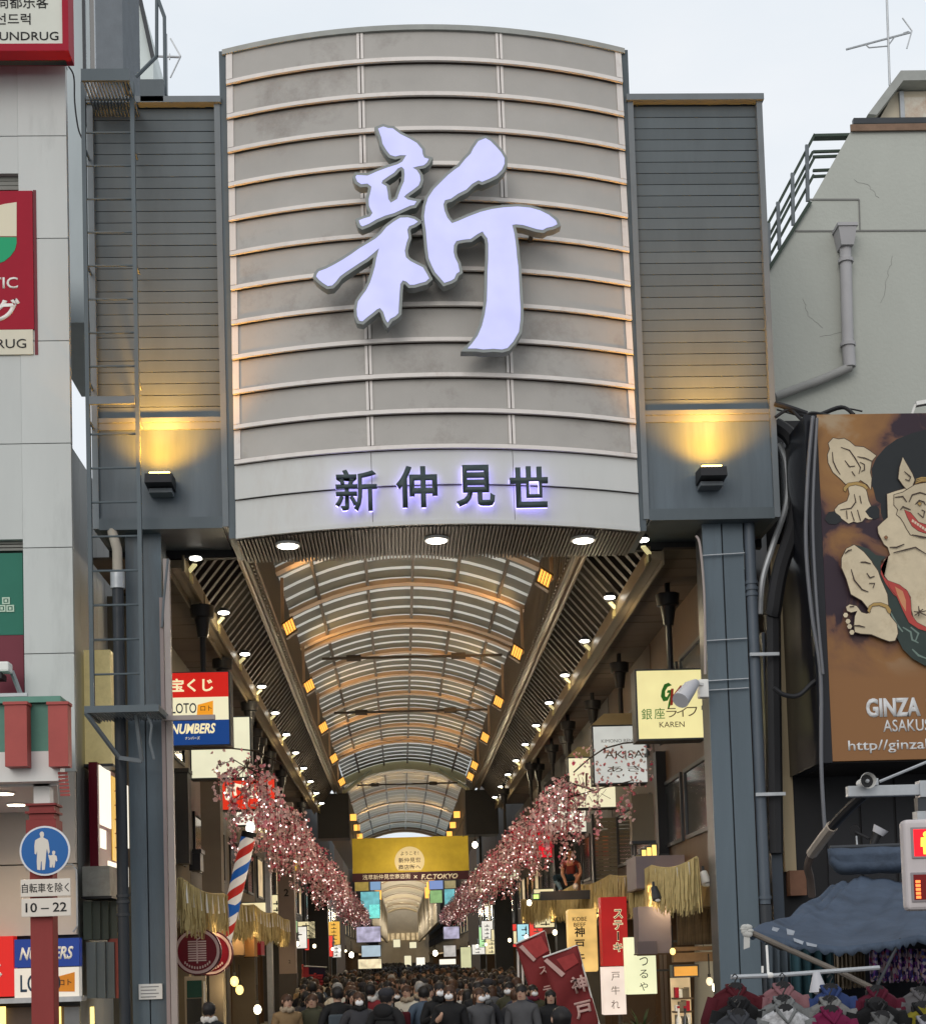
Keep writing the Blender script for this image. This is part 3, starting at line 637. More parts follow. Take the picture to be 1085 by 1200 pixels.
MB().box(q[0], q[1], 23.2, 23.245, q[2], q[3]).build('plate', white_p, nb)
ln = MB()
for k in range(4): ln.box(q[0]+.03, q[1]-.05-.04*(k % 2), 23.196, 23.199, q[3]-.05-k*.05, q[3]-.035-k*.05)
ln.build('print_line', mat('grey_print', (.25, .25, .25), .6, 0), nb)
# buildings behind at top left
bb = thing('back_building', 'tall pale blue rendered building behind the gate with dark window strip', 'building', (-6, 40, .1))
pb_ = mat('pale_blue_render', (.5, .56, .58), .7, .12, .6, streak=.3)
x0, x1 = at(78, 50, 30).x, at(101, 50, 30).x
MB().box(x0-.6, x1, 30, 34, at(95, 378, 30).z, 30).build('wall', pb_, bb)
for u0, u1, M in ((97, 100, steel_d), (101.5, 106, pb_), (106.3, 111, glass_d)):
    a, b = at(u0, 50, 29.9).x, at(u1, 50, 29.9).x; MB().box(a, b, 29.9, 29.998, at(100, 92, 30).z-1, 30).build('window_strip', M, bb)
sh = thing('lift_shaft', 'dark grey rendered shaft rising behind the ladder top', 'building', (-5.4, 28, .1))
MB().box(at(112.5, 40, 28).x, at(144, 40, 28).x, 28, 30, 10, 28).build('wall', mat('dark_grey_render', (.17, .19, .21), .9, .1, 3, .4, 60), sh)
MB().box(at(113, 40, 27.9).x, at(149, 40, 27.9).x, 27.85, 30.1, at(130, 93, 27.9).z, at(130, 85, 27.9).z).build('cap', black_p, sh)
wg = thing('back_building', 'slim white building with slanting roof edge behind the ladder top', 'building', (-6, 46, .1))
Yw = 44
MB().prism([(p.x, p.z) for p in (at(144, -40, Yw), at(156, -40, Yw), at(180, 68, Yw), at(180, 160, Yw), at(144, 160, Yw))], Yw, Yw+6).build('wall', mat('pale_teal_wall', (.62, .68, .67), .6, .1, .5), wg)
MB().bar(at(156, -40, Yw-.05), at(180, 70, Yw-.05), .12).build('roof_edge', steel_d, wg)
MB().bar(at(145, 0, Yw-.05), at(152, 20, Yw-.05), .25).build('roof_bracket', steel_d, wg)
def antenna(name, label, mast, boom, elems, Y, extra=()):
    a = thing(name, label, 'antenna', at(*mast[0], Y))
    MB().tube([at(*mast[0], Y), at(*mast[1], Y)], .022, 6).build('mast', galv, a)
    b = MB().tube([at(*boom[0], Y), at(*boom[1], Y)], .02, 6).build('boom', galv, a)
    for p, q in elems: MB().tube([at(*p, Y), at(*q, Y)], .014, 5).build('element', galv, b)
antenna('tv_antenna', 'small thin television antenna above the left tower', ((196, 112), (195, 40)), ((184, 66), (212, 67)), (((200, 45), (212, 66)), ((212, 66), (200, 91)), ((199, 63), (199, 70))), 26)

# ------------------------------------------------------------------ right side: rendered building, billboard, cables
rb = thing('rendered_building', 'grey rendered building with a slanting stair edge beyond the gate', 'building', (8, 28, .1))
YR = 26.0
poly = [at(u, v, YR) for u, v in ((903, 312), (950, 236), (998, 151), (1250, 147), (1250, 1260), (880, 1260), (880, 345))]
MB().prism([(p.x, p.z) for p in poly], YR, YR+7).build('wall', plaster_g, rb)
jr = MB(); jm = mat('render_joint', (.2, .2, .19), .9, .1)
ck = MB(); rk_ = random.Random(5)
for (a, b, n_, dx, dy) in ((1000, 210, 9, 3.5, 2.2), (940, 350, 12, 1.5, 4), (1045, 300, 14, -1.5, 5), (960, 395, 8, 5, -1.5)):
    p_ = at(a, b, YR-.001); u_, v_ = a, b
    for k in range(n_):
        u_ += dx*rk_.uniform(.3, 1.6)+rk_.uniform(-2, 2); v_ += dy*rk_.uniform(.4, 1.4)+rk_.uniform(-1.5, 1.5); q_ = at(u_, v_, YR-.001); ck.bar(p_, q_, .005, .004); p_ = q_
ck.build('hairline_crack', jm, rb)
for a, b in (((932, 271), (1120, 270)), ((948, 234), (1006, 234)), ((1006, 234), (1007, 270))):
    jr.bar(at(*a, YR-.002), at(*b, YR-.002), .022, .03)
jr.build('joint_strip', jm, rb)
ed = MB(); ed.bar(at(900, 316, YR-.03), at(949, 237, YR-.03), .07, .06).build('stair_edge', mat('dark_green_paint', (.04, .06, .045), .5, .1), rb)
MB().bar(at(996, 150, YR-.05), at(1200, 147, YR-.05), .03, .12).build('parapet_lip', mat('rusty_lip', (.2, .13, .09), .8, .3, 4), rb)
MB().bar(at(999, 143, YR+.3), at(1200, 141, YR+.3), .10, .10).build('parapet_rail', steel_d, rb)
rail = thing('stair_railing', 'dark green stair railing against the sky along the slanting roof edge', 'railing', at(903, 310, 26.6))
gp = mat('dark_green_paint', (.04, .06, .045)); Yq = 26.3
for (a, b, c, d) in ((900, 262, 901, 310), (911, 237, 913, 292), (928, 203, 929, 264), (945, 170, 946, 236)):
    MB().bar(at(a, b, Yq), at(c, d, Yq), .06, .05).build('post', steel_l, rail)
for a, b in (((898, 265), (954, 158)), ((898, 282), (952, 178)), ((899, 290), (953, 186)), ((899, 305), (953, 205))):
    MB().bar(at(*a, Yq+.07), at(*b, Yq+.07), .07 if a[1] == 265 else .045, .05).build('rail', gp, rail)
MB().bar(at(953, 161, Yq+.1), at(997, 160, Yq+.1), .16, .05).build('landing_rail', gp, rail)
for k, vv in enumerate((178, 184, 200, 207)): MB().bar(at(952, vv, Yq+.12), at(985-k*4, vv-1, Yq+.12), .05, .04).build('rail', gp, rail)
hut = thing('rooftop_hut', 'cream rooftop hut with a sloping slab roof and a rust stain', 'hut', (at(1060, 145, 27.5).x, 28.5, at(1060, 148, 27.5).z))
Yh = 27.5
hw = mat('cream_hut_wall', (.62, .55, .43), .7, .1, 1.5)
MB().prism([(p.x, p.z) for p in (at(u, v, Yh) for u, v in ((1024, 150), (1050, 104), (1200, 101), (1200, 160), (1024, 160)))], Yh+.1, Yh+2.4).build('wall', hw, hut)
rf = MB()
for (a, b, c, d) in ((1014, 141, 1051, 92), ):
    rf.prism([(p.x, p.z) for p in (at(u, v, Yh) for u, v in ((1012, 142), (1050, 91.5), (1200, 90), (1200, 101), (1053, 103), (1022, 143)))], Yh-.25, Yh+2.6)
rf.build('roof', cap_g, hut)
MB().box(at(1055, 130, Yh).x, at(1060, 130, Yh).x, Yh+.02, Yh+.098, at(1057, 150, Yh).z, at(1057, 106, Yh).z).build('mullion', galv, hut)
MB().box(at(1061, 130, Yh).x, at(1200, 130, Yh).x, Yh+.06, Yh+.098, at(1070, 147, Yh).z, at(1070, 112, Yh).z).build('panel', mat('rust_stained_panel', (.6, .56, .48), .6, .06, 1.0, dirt=(.34, .13, .04), dirt_amt=.9), hut)
antenna('tv_antenna', 'thin rooftop television antenna above the cream hut', ((1042, 100), (1038, -20)), ((991, 58), (1066, 38)), (((1057, 21), (1068, 36)), ((1068, 36), (1062, 57)), ((1058, 39), (1064, 37)), ((1014, 52), (1018, 56)), ((1018, 56), (1040, 54)), ((1040, 54), (1048, 43))), 27.4)
pp = thing('drain_pipe', 'pale lilac drain pipe with a hopper on the grey rendered wall', 'pipe', at(990, 430, 25.9))
lil = mat('pale_lilac_pipe', (.40, .395, .405), .55, .06, 2); Yp = 25.85
MB().tube([at(990, 288, Yp), at(993, 405, Yp)], .1, 12).build('pipe', lil, pp, 'auto')
MB().tube([at(993.5, 405, Yp), at(995, 430, Yp)], .108, 12).build('pipe', lil, pp, 'auto')
MB().tube([at(996, 430, Yp), at(960, 446, Yp), at(908, 465, Yp)], .08, 10).build('sloping_pipe', mat('grey_pipe', (.3, .3, .29), .5, .15, 2), pp, 'auto')
q = rp(979, 271, 1000, 291, Yp); hp_ = MB(); hp_.add([(q[0],Yp-.2,q[3]),(q[1],Yp-.2,q[3]),(q[1]-.05,Yp-.15,q[2]),(q[0]+.05,Yp-.15,q[2]),(q[0],Yp+.14,q[3]),(q[1],Yp+.14,q[3]),(q[1]-.05,Yp+.14,q[2]),(q[0]+.05,Yp+.14,q[2])],[(0,3,2,1),(0,1,5,4),(1,2,6,5),(3,0,4,7),(2,3,7,6),(4,5,6,7)]); hp_.build('hopper', lil, pp)
MB().box(q[0]-.02, q[1]+.02, Yp-.22, Yp+.14, q[3]+.003, q[3]+.06).build('hopper_lip', lil, pp)
for v in (306, 404): c = at(990+(v-288)*.026, v, Yp); MB().tube([(c.x, c.y, c.z-.03), (c.x, c.y, c.z+.03)], .135, 12).build('collar', lil, pp, 'auto')

bk_ = thing('black_shop_building', 'black panelled shop front under the painted billboard', 'building', (9, 26, .1))
YK = 24.2; bx = at(905, 800, YK).x
blk = mat('black_cladding', (.012, .012, .014), .5, .15, 2)
MB().box(bx, 14, YK, YK+1.6, .1, at(1000, 492, YK).z).build('wall', blk, bk_)
for i in range(6):
    a = at(966+i*41, 950, YK).x; MB().box(a+.01, a+.53, YK-.03, YK-.002, at(1000, 1060, YK).z, at(1000, 893, YK).z).build('panel', mat('dark_shop_panel', (.02, .021, .025), .5, .1, 2), bk_)
MB().box(at(908, 800, YK).x, at(921, 800, YK).x, YK-.12, YK-.002, at(915, 1022, YK).z, at(915, 640, YK).z).build('pale_board', mat('pale_timber_board', (.42, .34, .22), .7, .1, 2, streak=.15), bk_)
MB().box(at(921, 1040, YK).x, at(940, 1040, YK).x, YK-.25, YK-.002, at(930, 1050, YK).z, at(930, 1021, YK).z).build('meter_box', mat('rusty_box', (.16, .08, .05), .7, .2, 4), bk_)
bbd = thing('billboard', 'brown painted billboard of a pale horned figure above the black shop front', 'billboard', (at(1060, 890, 22.3).x, 22.5, at(1020, 890, 22.3).z))
YB = 22.3
bpaint = mat('smoky_brown_painting', (.30, .15, .055), .5, .0)
t = bpaint.node_tree; n = t.nodes; tc = n.new('ShaderNodeTexCoord'); nz = n.new('ShaderNodeTexNoise'); nz.inputs['Scale'].default_value = .85; nz.inputs['Detail'].default_value = 5; nz.inputs['Distortion'].default_value = .9
mpn = n.new('ShaderNodeMapping'); mpn.inputs['Location'].default_value = (1.4, 0, 5.2); t.links.new(tc.outputs['Object'], mpn.inputs[0]); t.links.new(mpn.outputs[0], nz.inputs['Vector'])
cr = n.new('ShaderNodeValToRGB'); e = cr.color_ramp.elements
e[0].position = .40; e[0].color = (.035, .02, .03, 1); e[1].position = .68; e[1].color = (.36, .26, .16, 1)
for p_, c_ in ((.44, (.15, .07, .045, 1)), (.52, (.235, .115, .045, 1)), (.6, (.29, .145, .05, 1))):
    k = e.new(p_); k.color = c_
t.links.new(nz.outputs[0], cr.inputs[0])
# smoke only in the upper painting; the caption field below is an even ochre
sx_ = n.new('ShaderNodeSeparateXYZ'); t.links.new(tc.outputs['Object'], sx_.inputs[0])
mr = n.new('ShaderNodeMapRange'); mr.inputs[1].default_value = 1.2; mr.inputs[2].default_value = 1.9; t.links.new(sx_.outputs[2], mr.inputs[0])
mx = n.new('ShaderNodeMix'); mx.data_type = 'RGBA'; mx.inputs[6].default_value = (.25, .12, .047, 1); t.links.new(mr.outputs[0], mx.inputs[0]); t.links.new(cr.outputs[0], mx.inputs[7]); t.links.new(mx.outputs[2], n['Principled BSDF'].inputs['Base Color'])
def lean(v): return 958+(v-487)*17/403.
xa, xb_ = at(966, 690, YB).x, at(1260, 690, YB).x; zt, zb3 = at(1020, 485, YB).z, at(1020, 891, YB).z
MB().box(xa, xb_, YB, YB+.08, zb3, zt).build('painting', bpaint, bbd)
MB().box(xa-.19, xa-.003, YB+.0, YK-.13, zb3-.02, zt).build('side_case', mat('black_glossy_case', (.012, .013, .017), .25, .1, 2), bbd)
MB().box(xa-.003, xb_, YB+.081, YK-.13, zb3-.02, zt).build('back_case', black_p, bbd)
ls_ = .05
fl = mat('painted_flesh', (.57, .48, .335), .6, .16, 2.6, dirt=(.36, .27, .16), dirt_amt=.6); lnm = mat('painted_outline', (.06, .04, .03), .6, 0); hr = mat('painted_black_hair', (.022, .025, .028), .6, .05)
rd = mat('painted_red', (.42, .06, .05), .6, .1, 3); gd = mat('painted_dark_green', (.035, .05, .045), .6, .15, 3); og = mat('painted_gold', (.4, .26, .09), .6, 0)
B1 = (940, 480, 5.455); B2 = (940, 680, 5.455)
def Z1_(p): return zz_(B1, p)
def Z2_(p): return zz_(B2, p)
k_ = [0]
def pt(pts, M, outline=None, nm='painted_shape'):
    k_[0] += 1; y = YB-.0015-k_[0]*.0012
    if outline:                                                        # dark contour: a slightly larger shape underneath
        cx_ = sum(p[0] for p in pts)/len(pts); cy_ = sum(p[1] for p in pts)/len(pts)
        op = []
        L_ = len(pts); A_ = area2(pts); sg = 1 if A_ > 0 else -1
        for i in range(L_):
            a, b, c = pts[i-1], pts[i], pts[(i+1) % L_]
            tx, ty = c[0]-a[0], c[1]-a[1]; l = math.hypot(tx, ty) or 1
            op.append((b[0]+sg*ty/l*outline, b[1]-sg*tx/l*outline))
        plate(op, y, lnm, bbd, .0008, 'outline'); k_[0] += 1; y = YB-.0015-k_[0]*.0012
    plate(pts, y, M, bbd, .0008, nm)
def stroke(pts, wd, M=lnm):
    k_[0] += 1; y = YB-.0015-k_[0]*.0012; o = []; i2 = []
    for i, p in enumerate(pts):
        a, b = pts[max(0, i-1)], pts[min(len(pts)-1, i+1)]; tx, ty = b[0]-a[0], b[1]-a[1]; l = math.hypot(tx, ty) or 1
        s_ = wd*(.35+.65*math.sin(math.pi*(i+.35)/(len(pts)-.3)))
        o.append((p[0]-ty/l*s_/2, p[1]+tx/l*s_/2)); i2.append((p[0]+ty/l*s_/2, p[1]-tx/l*s_/2))
    plate(o+i2[::-1], y, M, bbd, .0008, 'brush_stroke')
# hair mass, then limbs
pt(Z1_([(440,380),(470,310),(530,240),(600,190),(700,150),(800,125),(900,140),(900,470),(780,450),(720,470),(650,510),(580,525),(545,600),(550,690),(520,715),(500,660),(500,600),(470,580),(450,500),(425,470),(445,430)]), hr)
pt(Z1_([(165,215),(195,182),(230,190),(265,185),(300,205),(335,235),(390,240),(430,265),(470,295),(440,330),(430,400),(440,440),(435,510),(415,480),(370,450),(350,465),(300,470),(275,475),(240,440),(195,400),(165,340),(160,290),(175,250)]), fl, .9)
pt(Z1_([(290,490),(350,480),(395,490),(410,530),(420,580),(435,615),(450,640),(445,700),(420,700),(400,690),(380,715),(350,722),(325,715),(295,728),(275,715),(255,700),(215,670),(205,640),(230,610),(285,585),(300,540)]), fl, .9)
pt(Z1_([(140,700),(165,655),(200,650),(240,680),(255,710),(210,735),(165,730)]), hr); pt(Z1_([(400,650),(430,620),(470,612),(492,640),(490,690),(455,702),(425,685)]), hr)
pt(Z1_([(262,500),(290,470),(350,462),(400,478),(418,500),(410,512),(385,492),(340,480),(300,488),(280,510),(275,525),(262,515)]), og, .5)
for s_ in ([(190,270),(195,330),(215,375),(240,415)], [(245,240),(300,260),(335,310),(370,370),(360,410)], [(270,325),(300,365),(335,360)], [(315,395),(335,425)], [(350,300),(400,310),(445,330)], [(365,335),(395,350),(395,385),(375,395)], [(330,540),(340,590),(310,630),(240,640)], [(365,550),(375,600)], [(280,645),(285,700)], [(310,650),(330,710)], [(350,640),(370,710)]): stroke(Z1_(s_), 1.5)
# torso and belly
pt(Z1_([(540,540),(600,520),(780,470),(900,480),(900,1260),(720,1260),(640,1180),(560,1110),(500,1030),(520,960),(560,930),(545,880),(520,860),(485,790),(480,750),(510,720),(545,690)]), fl, .9)
pt(Z1_([(900,1500),(820,1480),(730,1400),(690,1260),(560,1110),(640,1180),(700,1240),(900,1260)]), fl)
# face with ear
pt(Z1_([(640,305),(665,350),(700,410),(715,450),(700,490),(665,510),(640,480),(612,440),(620,370)]), fl, .9)
pt(Z1_([(585,545),(640,530),(720,480),(800,465),(900,470),(900,830),(800,815),(720,800),(690,800),(665,760),(645,720),(625,690),(600,670),(610,640),(585,610)]), fl, .9)
pt(Z1_([(650,640),(690,660),(740,720),(800,740),(860,740),(860,800),(800,795),(740,775),(700,745),(670,690)]), rd, .6)
for i in range(6): pt(Z1_([(700+i*16, 700+i*11), (714+i*16, 708+i*11), (708+i*16, 724+i*11), (696+i*16, 716+i*11)]), mat('painted_tooth', (.65, .5, .38), .6, 0))
for s_ in ([(680,590),(700,545),(750,530),(800,545)], [(720,605),(745,580),(775,590),(785,610)], [(590,560),(640,555),(665,590)], [(735,660),(770,690),(780,650),(760,640)], [(650,395),(690,430),(680,455),(655,445)], [(690,640),(640,620),(625,640)], [(700,800),(760,815),(800,820)], [(555,880),(600,880),(650,860)], [(580,915),(660,895),(720,880),(800,930)]): stroke(Z1_(s_), 1.8)
pt(Z1_([(735,600),(745,590),(760,600),(750,615)]), og, .6); pt(Z1_([(520,815),(532,805),(545,815),(535,832)]), mat('painted_brown', (.25, .12, .06), .6, 0), .4)
for i in range(3): stroke(Z1_([(720+i*2, 470-i*12), (760, 455-i*10), (820, 455-i*10)]), 1.6, og)
# cloth, sash, leg, foot
pt(Z1_([(310,862),(360,870),(420,890),(470,930),(530,940),(500,970),(495,1010),(520,1090),(560,1200),(540,1200),(470,1050),(430,980),(390,920)]), gd)
pt(Z2_([(500,0),(560,40),(620,80),(660,170),(690,260),(760,310),(900,330),(900,560),(780,545),(700,500),(640,440),(600,360),(560,250),(520,120)]), gd)
for a in ([(640,300),(690,330),(700,380),(740,400)], [(690,300),(740,340),(720,390)], [(700,440),(740,480),(790,500)], [(560,200),(600,280),(640,330)]): stroke(Z2_(a), 2.4, mat('painted_grey_green', (.16, .22, .19), .6, 0))
pt(Z1_([(550,930),(520,970),(500,1020),(520,1070),(560,1110),(600,1125),(660,1150),(690,1200),(680,1240),(640,1230),(580,1180),(530,1110),(500,1050),(500,1000)]), rd, .5)
pt(Z2_([(540,0),(620,30),(670,70),(690,130),(695,220),(730,270),(790,300),(790,325),(740,310),(680,270),(640,190),(600,100),(560,50)]), rd, .5)
pt(Z2_([(590,40),(640,70),(660,130),(660,200),(630,150),(605,90)]), mat('painted_orange', (.55, .24, .12), .6, .1), 0)
pt(Z1_([(330,865),(390,910),(440,970),(450,990),(480,1030),(500,1090),(540,1180),(548,1260),(545,1310),(500,1340),(440,1320),(420,1270),(380,1220),(310,1180),(280,1080),(250,1010),(250,950),(280,890)]), fl, .9)
pt(Z2_([(430,165),(480,160),(535,170),(560,230),(600,280),(608,340),(590,385),(555,390),(500,370),(440,345),(370,340),(335,330),(330,290),(335,230),(350,195),(310,205),(285,195),(278,170),(300,155),(345,165),(375,205),(410,215),(435,205)]), fl, .9)
for x, y in ((275, 222), (290, 262), (300, 295), (315, 332)): pt(Z2_([(x-16, y), (x-8, y-14), (x+8, y-14), (x+16, y), (x+8, y+15), (x-8, y+15)]), fl, .5)
pt(Z2_([(415,195),(425,165),(455,145),(500,143),(545,160),(565,190),(560,215),(545,205),(530,175),(490,160),(445,165),(430,195),(428,210)]), og, .5)
for s_ in ([(370,975),(400,975),(435,985)], [(310,1020),(330,1090),(380,1150),(420,1165)], [(410,1045),(430,1075),(460,1065)], [(425,1110),(460,1110),(450,1140)], [(270,920),(295,900),(315,895)]): stroke(Z1_(s_), 1.8)
for s_ in ([(320,290),(360,290),(400,300)], [(300,170),(330,165)], [(740,165),(745,200),(740,230)], [(710,200),(745,205),(790,195)], [(770,185),(745,200)], [(715,225),(745,205)], [(790,225),(745,205)]): stroke(Z2_(s_), 1.8)
wt = mat('caption_white', (.62, .62, .62), .5, 0)
Yt = YB-.002
c = at(1046, 829, YB); text('GINZA', c.x, c.z, Yt, 23*YB/F, wt, bbd, width=66*YB/F, bold=.045)
c = at(1113, 829, YB); text('LIFE', c.x, c.z, Yt, 23*YB/F, wt, bbd, width=58*YB/F, bold=.045)
c = at(1067, 850, YB); text('ASAKUSA', c.x, c.z, Yt, 14.5*YB/F, wt, bbd, width=68*YB/F, bold=.008)
c = at(1062, 874, YB); text('http//ginzakaren', c.x, c.z, Yt, 16*YB/F, wt, bbd, width=142*YB/F, bold=.008)
lg = MB().bar(at(1068, 485, 22.6), at(1072, 474, 22.6), .03).bar(at(1072, 474, 22.6), at(1095, 470, 22.6), .12, .06); lg.build('top_floodlight', white_p, bbd)

def cable(label, pts, r, M=rubber, name='cable', cat='cable', ribs=0):
    V_ = [at(*p) for p in pts]; fine = []
    for i in range(len(V_)-1):
        p0, p1, p2, p3 = V_[max(0, i-1)], V_[i], V_[i+1], V_[min(len(V_)-1, i+2)]
        for k in range(6):
            s_ = k/6.; fine.append(.5*((2*p1)+(p2-p0)*s_+(2*p0-5*p1+4*p2-p3)*s_*s_+(3*p1-p0-3*p2+p3)*s_**3))
    fine.append(V_[-1])
    o = MB().tube(fine, r, 8).build(name, M, None, 'auto', loc=V_[-1])
    return tag(o, label, cat)
cable('thick ribbed black hose curving beside the billboard', [(908, 498, 23.4), (928, 515, 23.3), (937, 555, 23.3), (930, 615, 23.3), (914, 668, 23.3), (906, 715, 23.3), (905, 745, 23.4), (908, 1000, 23.4)], .125, rubber, 'hose', 'hose')
cable('grey inner hose running alongside the black ribbed hose', [(912, 520, 23.5), (921, 545, 23.5), (921, 590, 23.5), (905, 640, 23.5), (893, 680, 23.5), (890, 720, 23.5)], .05, galv, 'hose', 'hose')
cable('shiny grey cable hanging down the left side of the billboard', [(952, 488, 22.2), (946, 560, 22.2), (944, 640, 22.2), (951, 720, 22.2), (961, 790, 22.2), (962, 900, 22.2), (967, 985, 22.2)], .03, mat('grey_cable', (.12, .125, .14), .3, .1))
cable('second thin cable draped beside the billboard case', [(957, 490, 22.15), (952, 600, 22.15), (956, 700, 22.15), (964, 790, 22.15)], .022, mat('grey_cable', (0, 0, 0)))
cable('loose black cable looping from the downpipe to the billboard', [(906, 806, 22.4), (918, 814, 22.4), (935, 815, 22.4), (952, 800, 22.4), (966, 792, 22.4)], .035)
cable('tangled black wire at the top of the billboard', [(910, 473, 23), (935, 485, 22.9), (955, 487, 22.9), (985, 477, 22.9), (1000, 486, 22.8)], .03)
cable('black wires drooping to the corner of the gate', [(908, 489, 22.9), (925, 480, 22.9), (940, 492, 22.8), (950, 484, 22.7), (975, 488, 22.7)], .025)
cable('thick black wire slanting to the gate tower', [(908, 473, 23), (925, 478, 22.9), (945, 485, 22.9)], .045)
cable('thin dark cable hanging down the edge of the drugstore wall', [(81, 78, 22.95), (87, 90, 22.95), (88, 120, 22.95), (92, 150, 22.95), (98, 165, 22.95)], .012)
cable('thin wire drooping across the grey rendered wall top', [(910, 480, 25.7), (950, 489, 25.7), (985, 479, 25.7), (1010, 482, 25.6)], .015)
dp2 = thing('downpipe', 'blue grey downpipe clamped beside the billboard side gate column', 'pipe', at(890, 1200, 23.3))
bgp = mat('blue_grey_pipe', (.09, .11, .135), .4, .1, 2)
xa = at(887, 850, 23.3).x
MB().tube([(xa, 23.3, at(885, 1060, 23.3).z), (xa, 23.3, 8.84)], .088, 14).build('pipe', bgp, dp2, 'auto')
MB().tube([(xa, 23.3, .1), (xa, 23.3, at(885, 1061, 23.3).z)], .1, 14).build('pipe', steel_d, dp2, 'auto')
for v in (683, 690, 697, 1052): z = at(885, v, 23.3).z; MB().tube([(xa, 23.3, z-.025), (xa, 23.3, z+.025)], .105, 14).build('collar', bgp, dp2, 'auto')
x2 = at(905, 900, 23.4).x
MB().box(x2-.07, x2+.1, 23.45, 23.6, .1, at(905, 740, 23.4).z).build('trunking', mat('dark_blue_trunking', (.04, .05, .065), .4, .1), dp2)
for v in (767, 931): p = at(897, v, 23.2); MB().box(xa-.1, x2+.12, 23.15, 23.2, p.z-.025, p.z+.025).build('clamp', galv, dp2)
for v in (650, 750, 797, 808):
    p0_, p1_ = at(823+(v-650)*.03, v+1, 23.2), at(872+(v-650)*.03, v-2, 23.2)
    tag(MB().bar(p0_, p1_, .03, .012).build('strap_band', galv, None, loc=p0_), {650: 'highest thin steel strap round the blue grey gate column', 750: 'thin steel strap round the gate column above the lightbox', 797: 'upper of two close steel straps holding the floodlight', 808: 'lower of two close steel straps holding the floodlight'}[v], 'strap', 'steel straps round the gate column')
ft = thing('floodlight', 'white bullet floodlight strapped to the column in front of the yellow lightbox', 'light', at(826, 800, 23))
p = at(825, 807, 23.0); bevel(MB().box(p.x-.09, p.x+.06, 22.95, 23.12, p.z-.14, p.z+.14).build('junction_box', white_p, ft), .02)
MB().tube([at(815, 800, 22.85), at(808, 806, 22.7), at(797, 821, 22.5)], [.06, .11, .13], 14).build('head', mat('grey_white_plastic', (.5, .5, .53), .4, .05), ft, 'auto')
MB().bar(at(818, 801, 22.9), at(826, 803, 23), .04).build('arm', white_p, ft)
cable('thin pale cable running up the gate column edge', [(826, 790, 23.1), (825, 700, 23.1), (820, 640, 23.1), (815, 628, 23.1)], .02, mat('pale_pink_grey', (0, 0, 0)))

# ------------------------------------------------------------------ traffic signal arm
YA = 13.3
arm = thing('signal_pole', 'galvanised signal pole with a square arm reaching in above the pedestrian light', 'pole', (at(1130, 1000, YA).x, YA, .1))
q = rp(992, 919.5, 1160, 932, YA)
MB().tube([(q[1]-.1, YA+.1, .1), (q[1]-.1, YA+.1, 5.5)], .085, 16).build('pole', galv, arm, 'auto')
bevel(MB().box(q[0], q[1]-.19, YA-.04, YA+.05, q[2], q[3]).build('arm', galv, arm), .006)
MB().tube([at(1030, 916, YA), at(1160, 862, YA)], .013, 6).build('stay_rod', galv, arm)
MB().box(at(1075, 925, YA).x, at(1100, 925, YA).x, YA-.06, YA+.07, q[2]-.02, q[3]+.03).build('clamp', galv, arm)
MB().box(at(1073, 940, YA).x, at(1085, 940, YA).x, YA-.04, YA+.05, at(1080, 950, YA).z, q[2]-.022).build('bracket', steel_d, arm)
MB().box(at(1071, 940, YA).x, at(1100, 940, YA).x, YA-.06, YA+.07, at(1080, 962, YA).z, at(1080, 951, YA).z).build('bracket', galv, arm)
hs = thing('horn_speaker', 'small white horn loudspeaker mounted on the signal arm', 'loudspeaker', at(1015, 925, YA))
c = at(1015, 915.5, YA-.1)
MB().tube([(c.x, YA-.16, c.z), (c.x, YA-.15, c.z), (c.x, YA-.06, c.z), (c.x, YA+.1, c.z)], [.07, .072, .045, .035], 18, False).build('horn', white_p, hs, 'auto')
MB().tube([(c.x, YA-.1, c.z), (c.x, YA-.098, c.z)], .058, 18).build('throat', black_p, hs)
MB().ell((c.x, YA-.12, c.z), (.018, .03, .018)).build('phase_plug', galv, hs, True)
MB().box(c.x+.07, c.x+.12, YA-.05, YA+.03, c.z-.03, c.z+.03).build('bracket', galv, hs)
cable('black sleeved cable dropping from the signal arm', [(1013, 931, 13.4), (1000, 942, 13.6), (985, 957, 13.9), (975, 968, 14.1)], .045, rubber)
cable('beige cable sleeve below the black sleeve', [(975, 968, 14.1), (962, 985, 14.5), (951, 1000, 14.9)], .055, mat('beige_sleeve', (.4, .34, .28), .6, .15, 4))
cable('bundle of dark cables tied below the beige sleeve', [(951, 1000, 14.9), (946, 1015, 15), (949, 1030, 15.1), (951, 1050, 15.2)], .04, mat('brown_cable', (.08, .06, .05), .6, .2, 4))
tsig = thing('pedestrian_signal', 'pale grey pedestrian signal showing a glowing red standing figure', 'traffic light', at(1090, 960, 12.9))
YT = 12.8
q = rp(1061, 959.5, 1107, 1067, YT)
bevel(MB().box(q[0], q[1], YT, YT+.16, q[2], q[3]).build('housing', mat('pale_signal_grey', (.55, .5, .5), .4, .05), tsig), .055, 4)
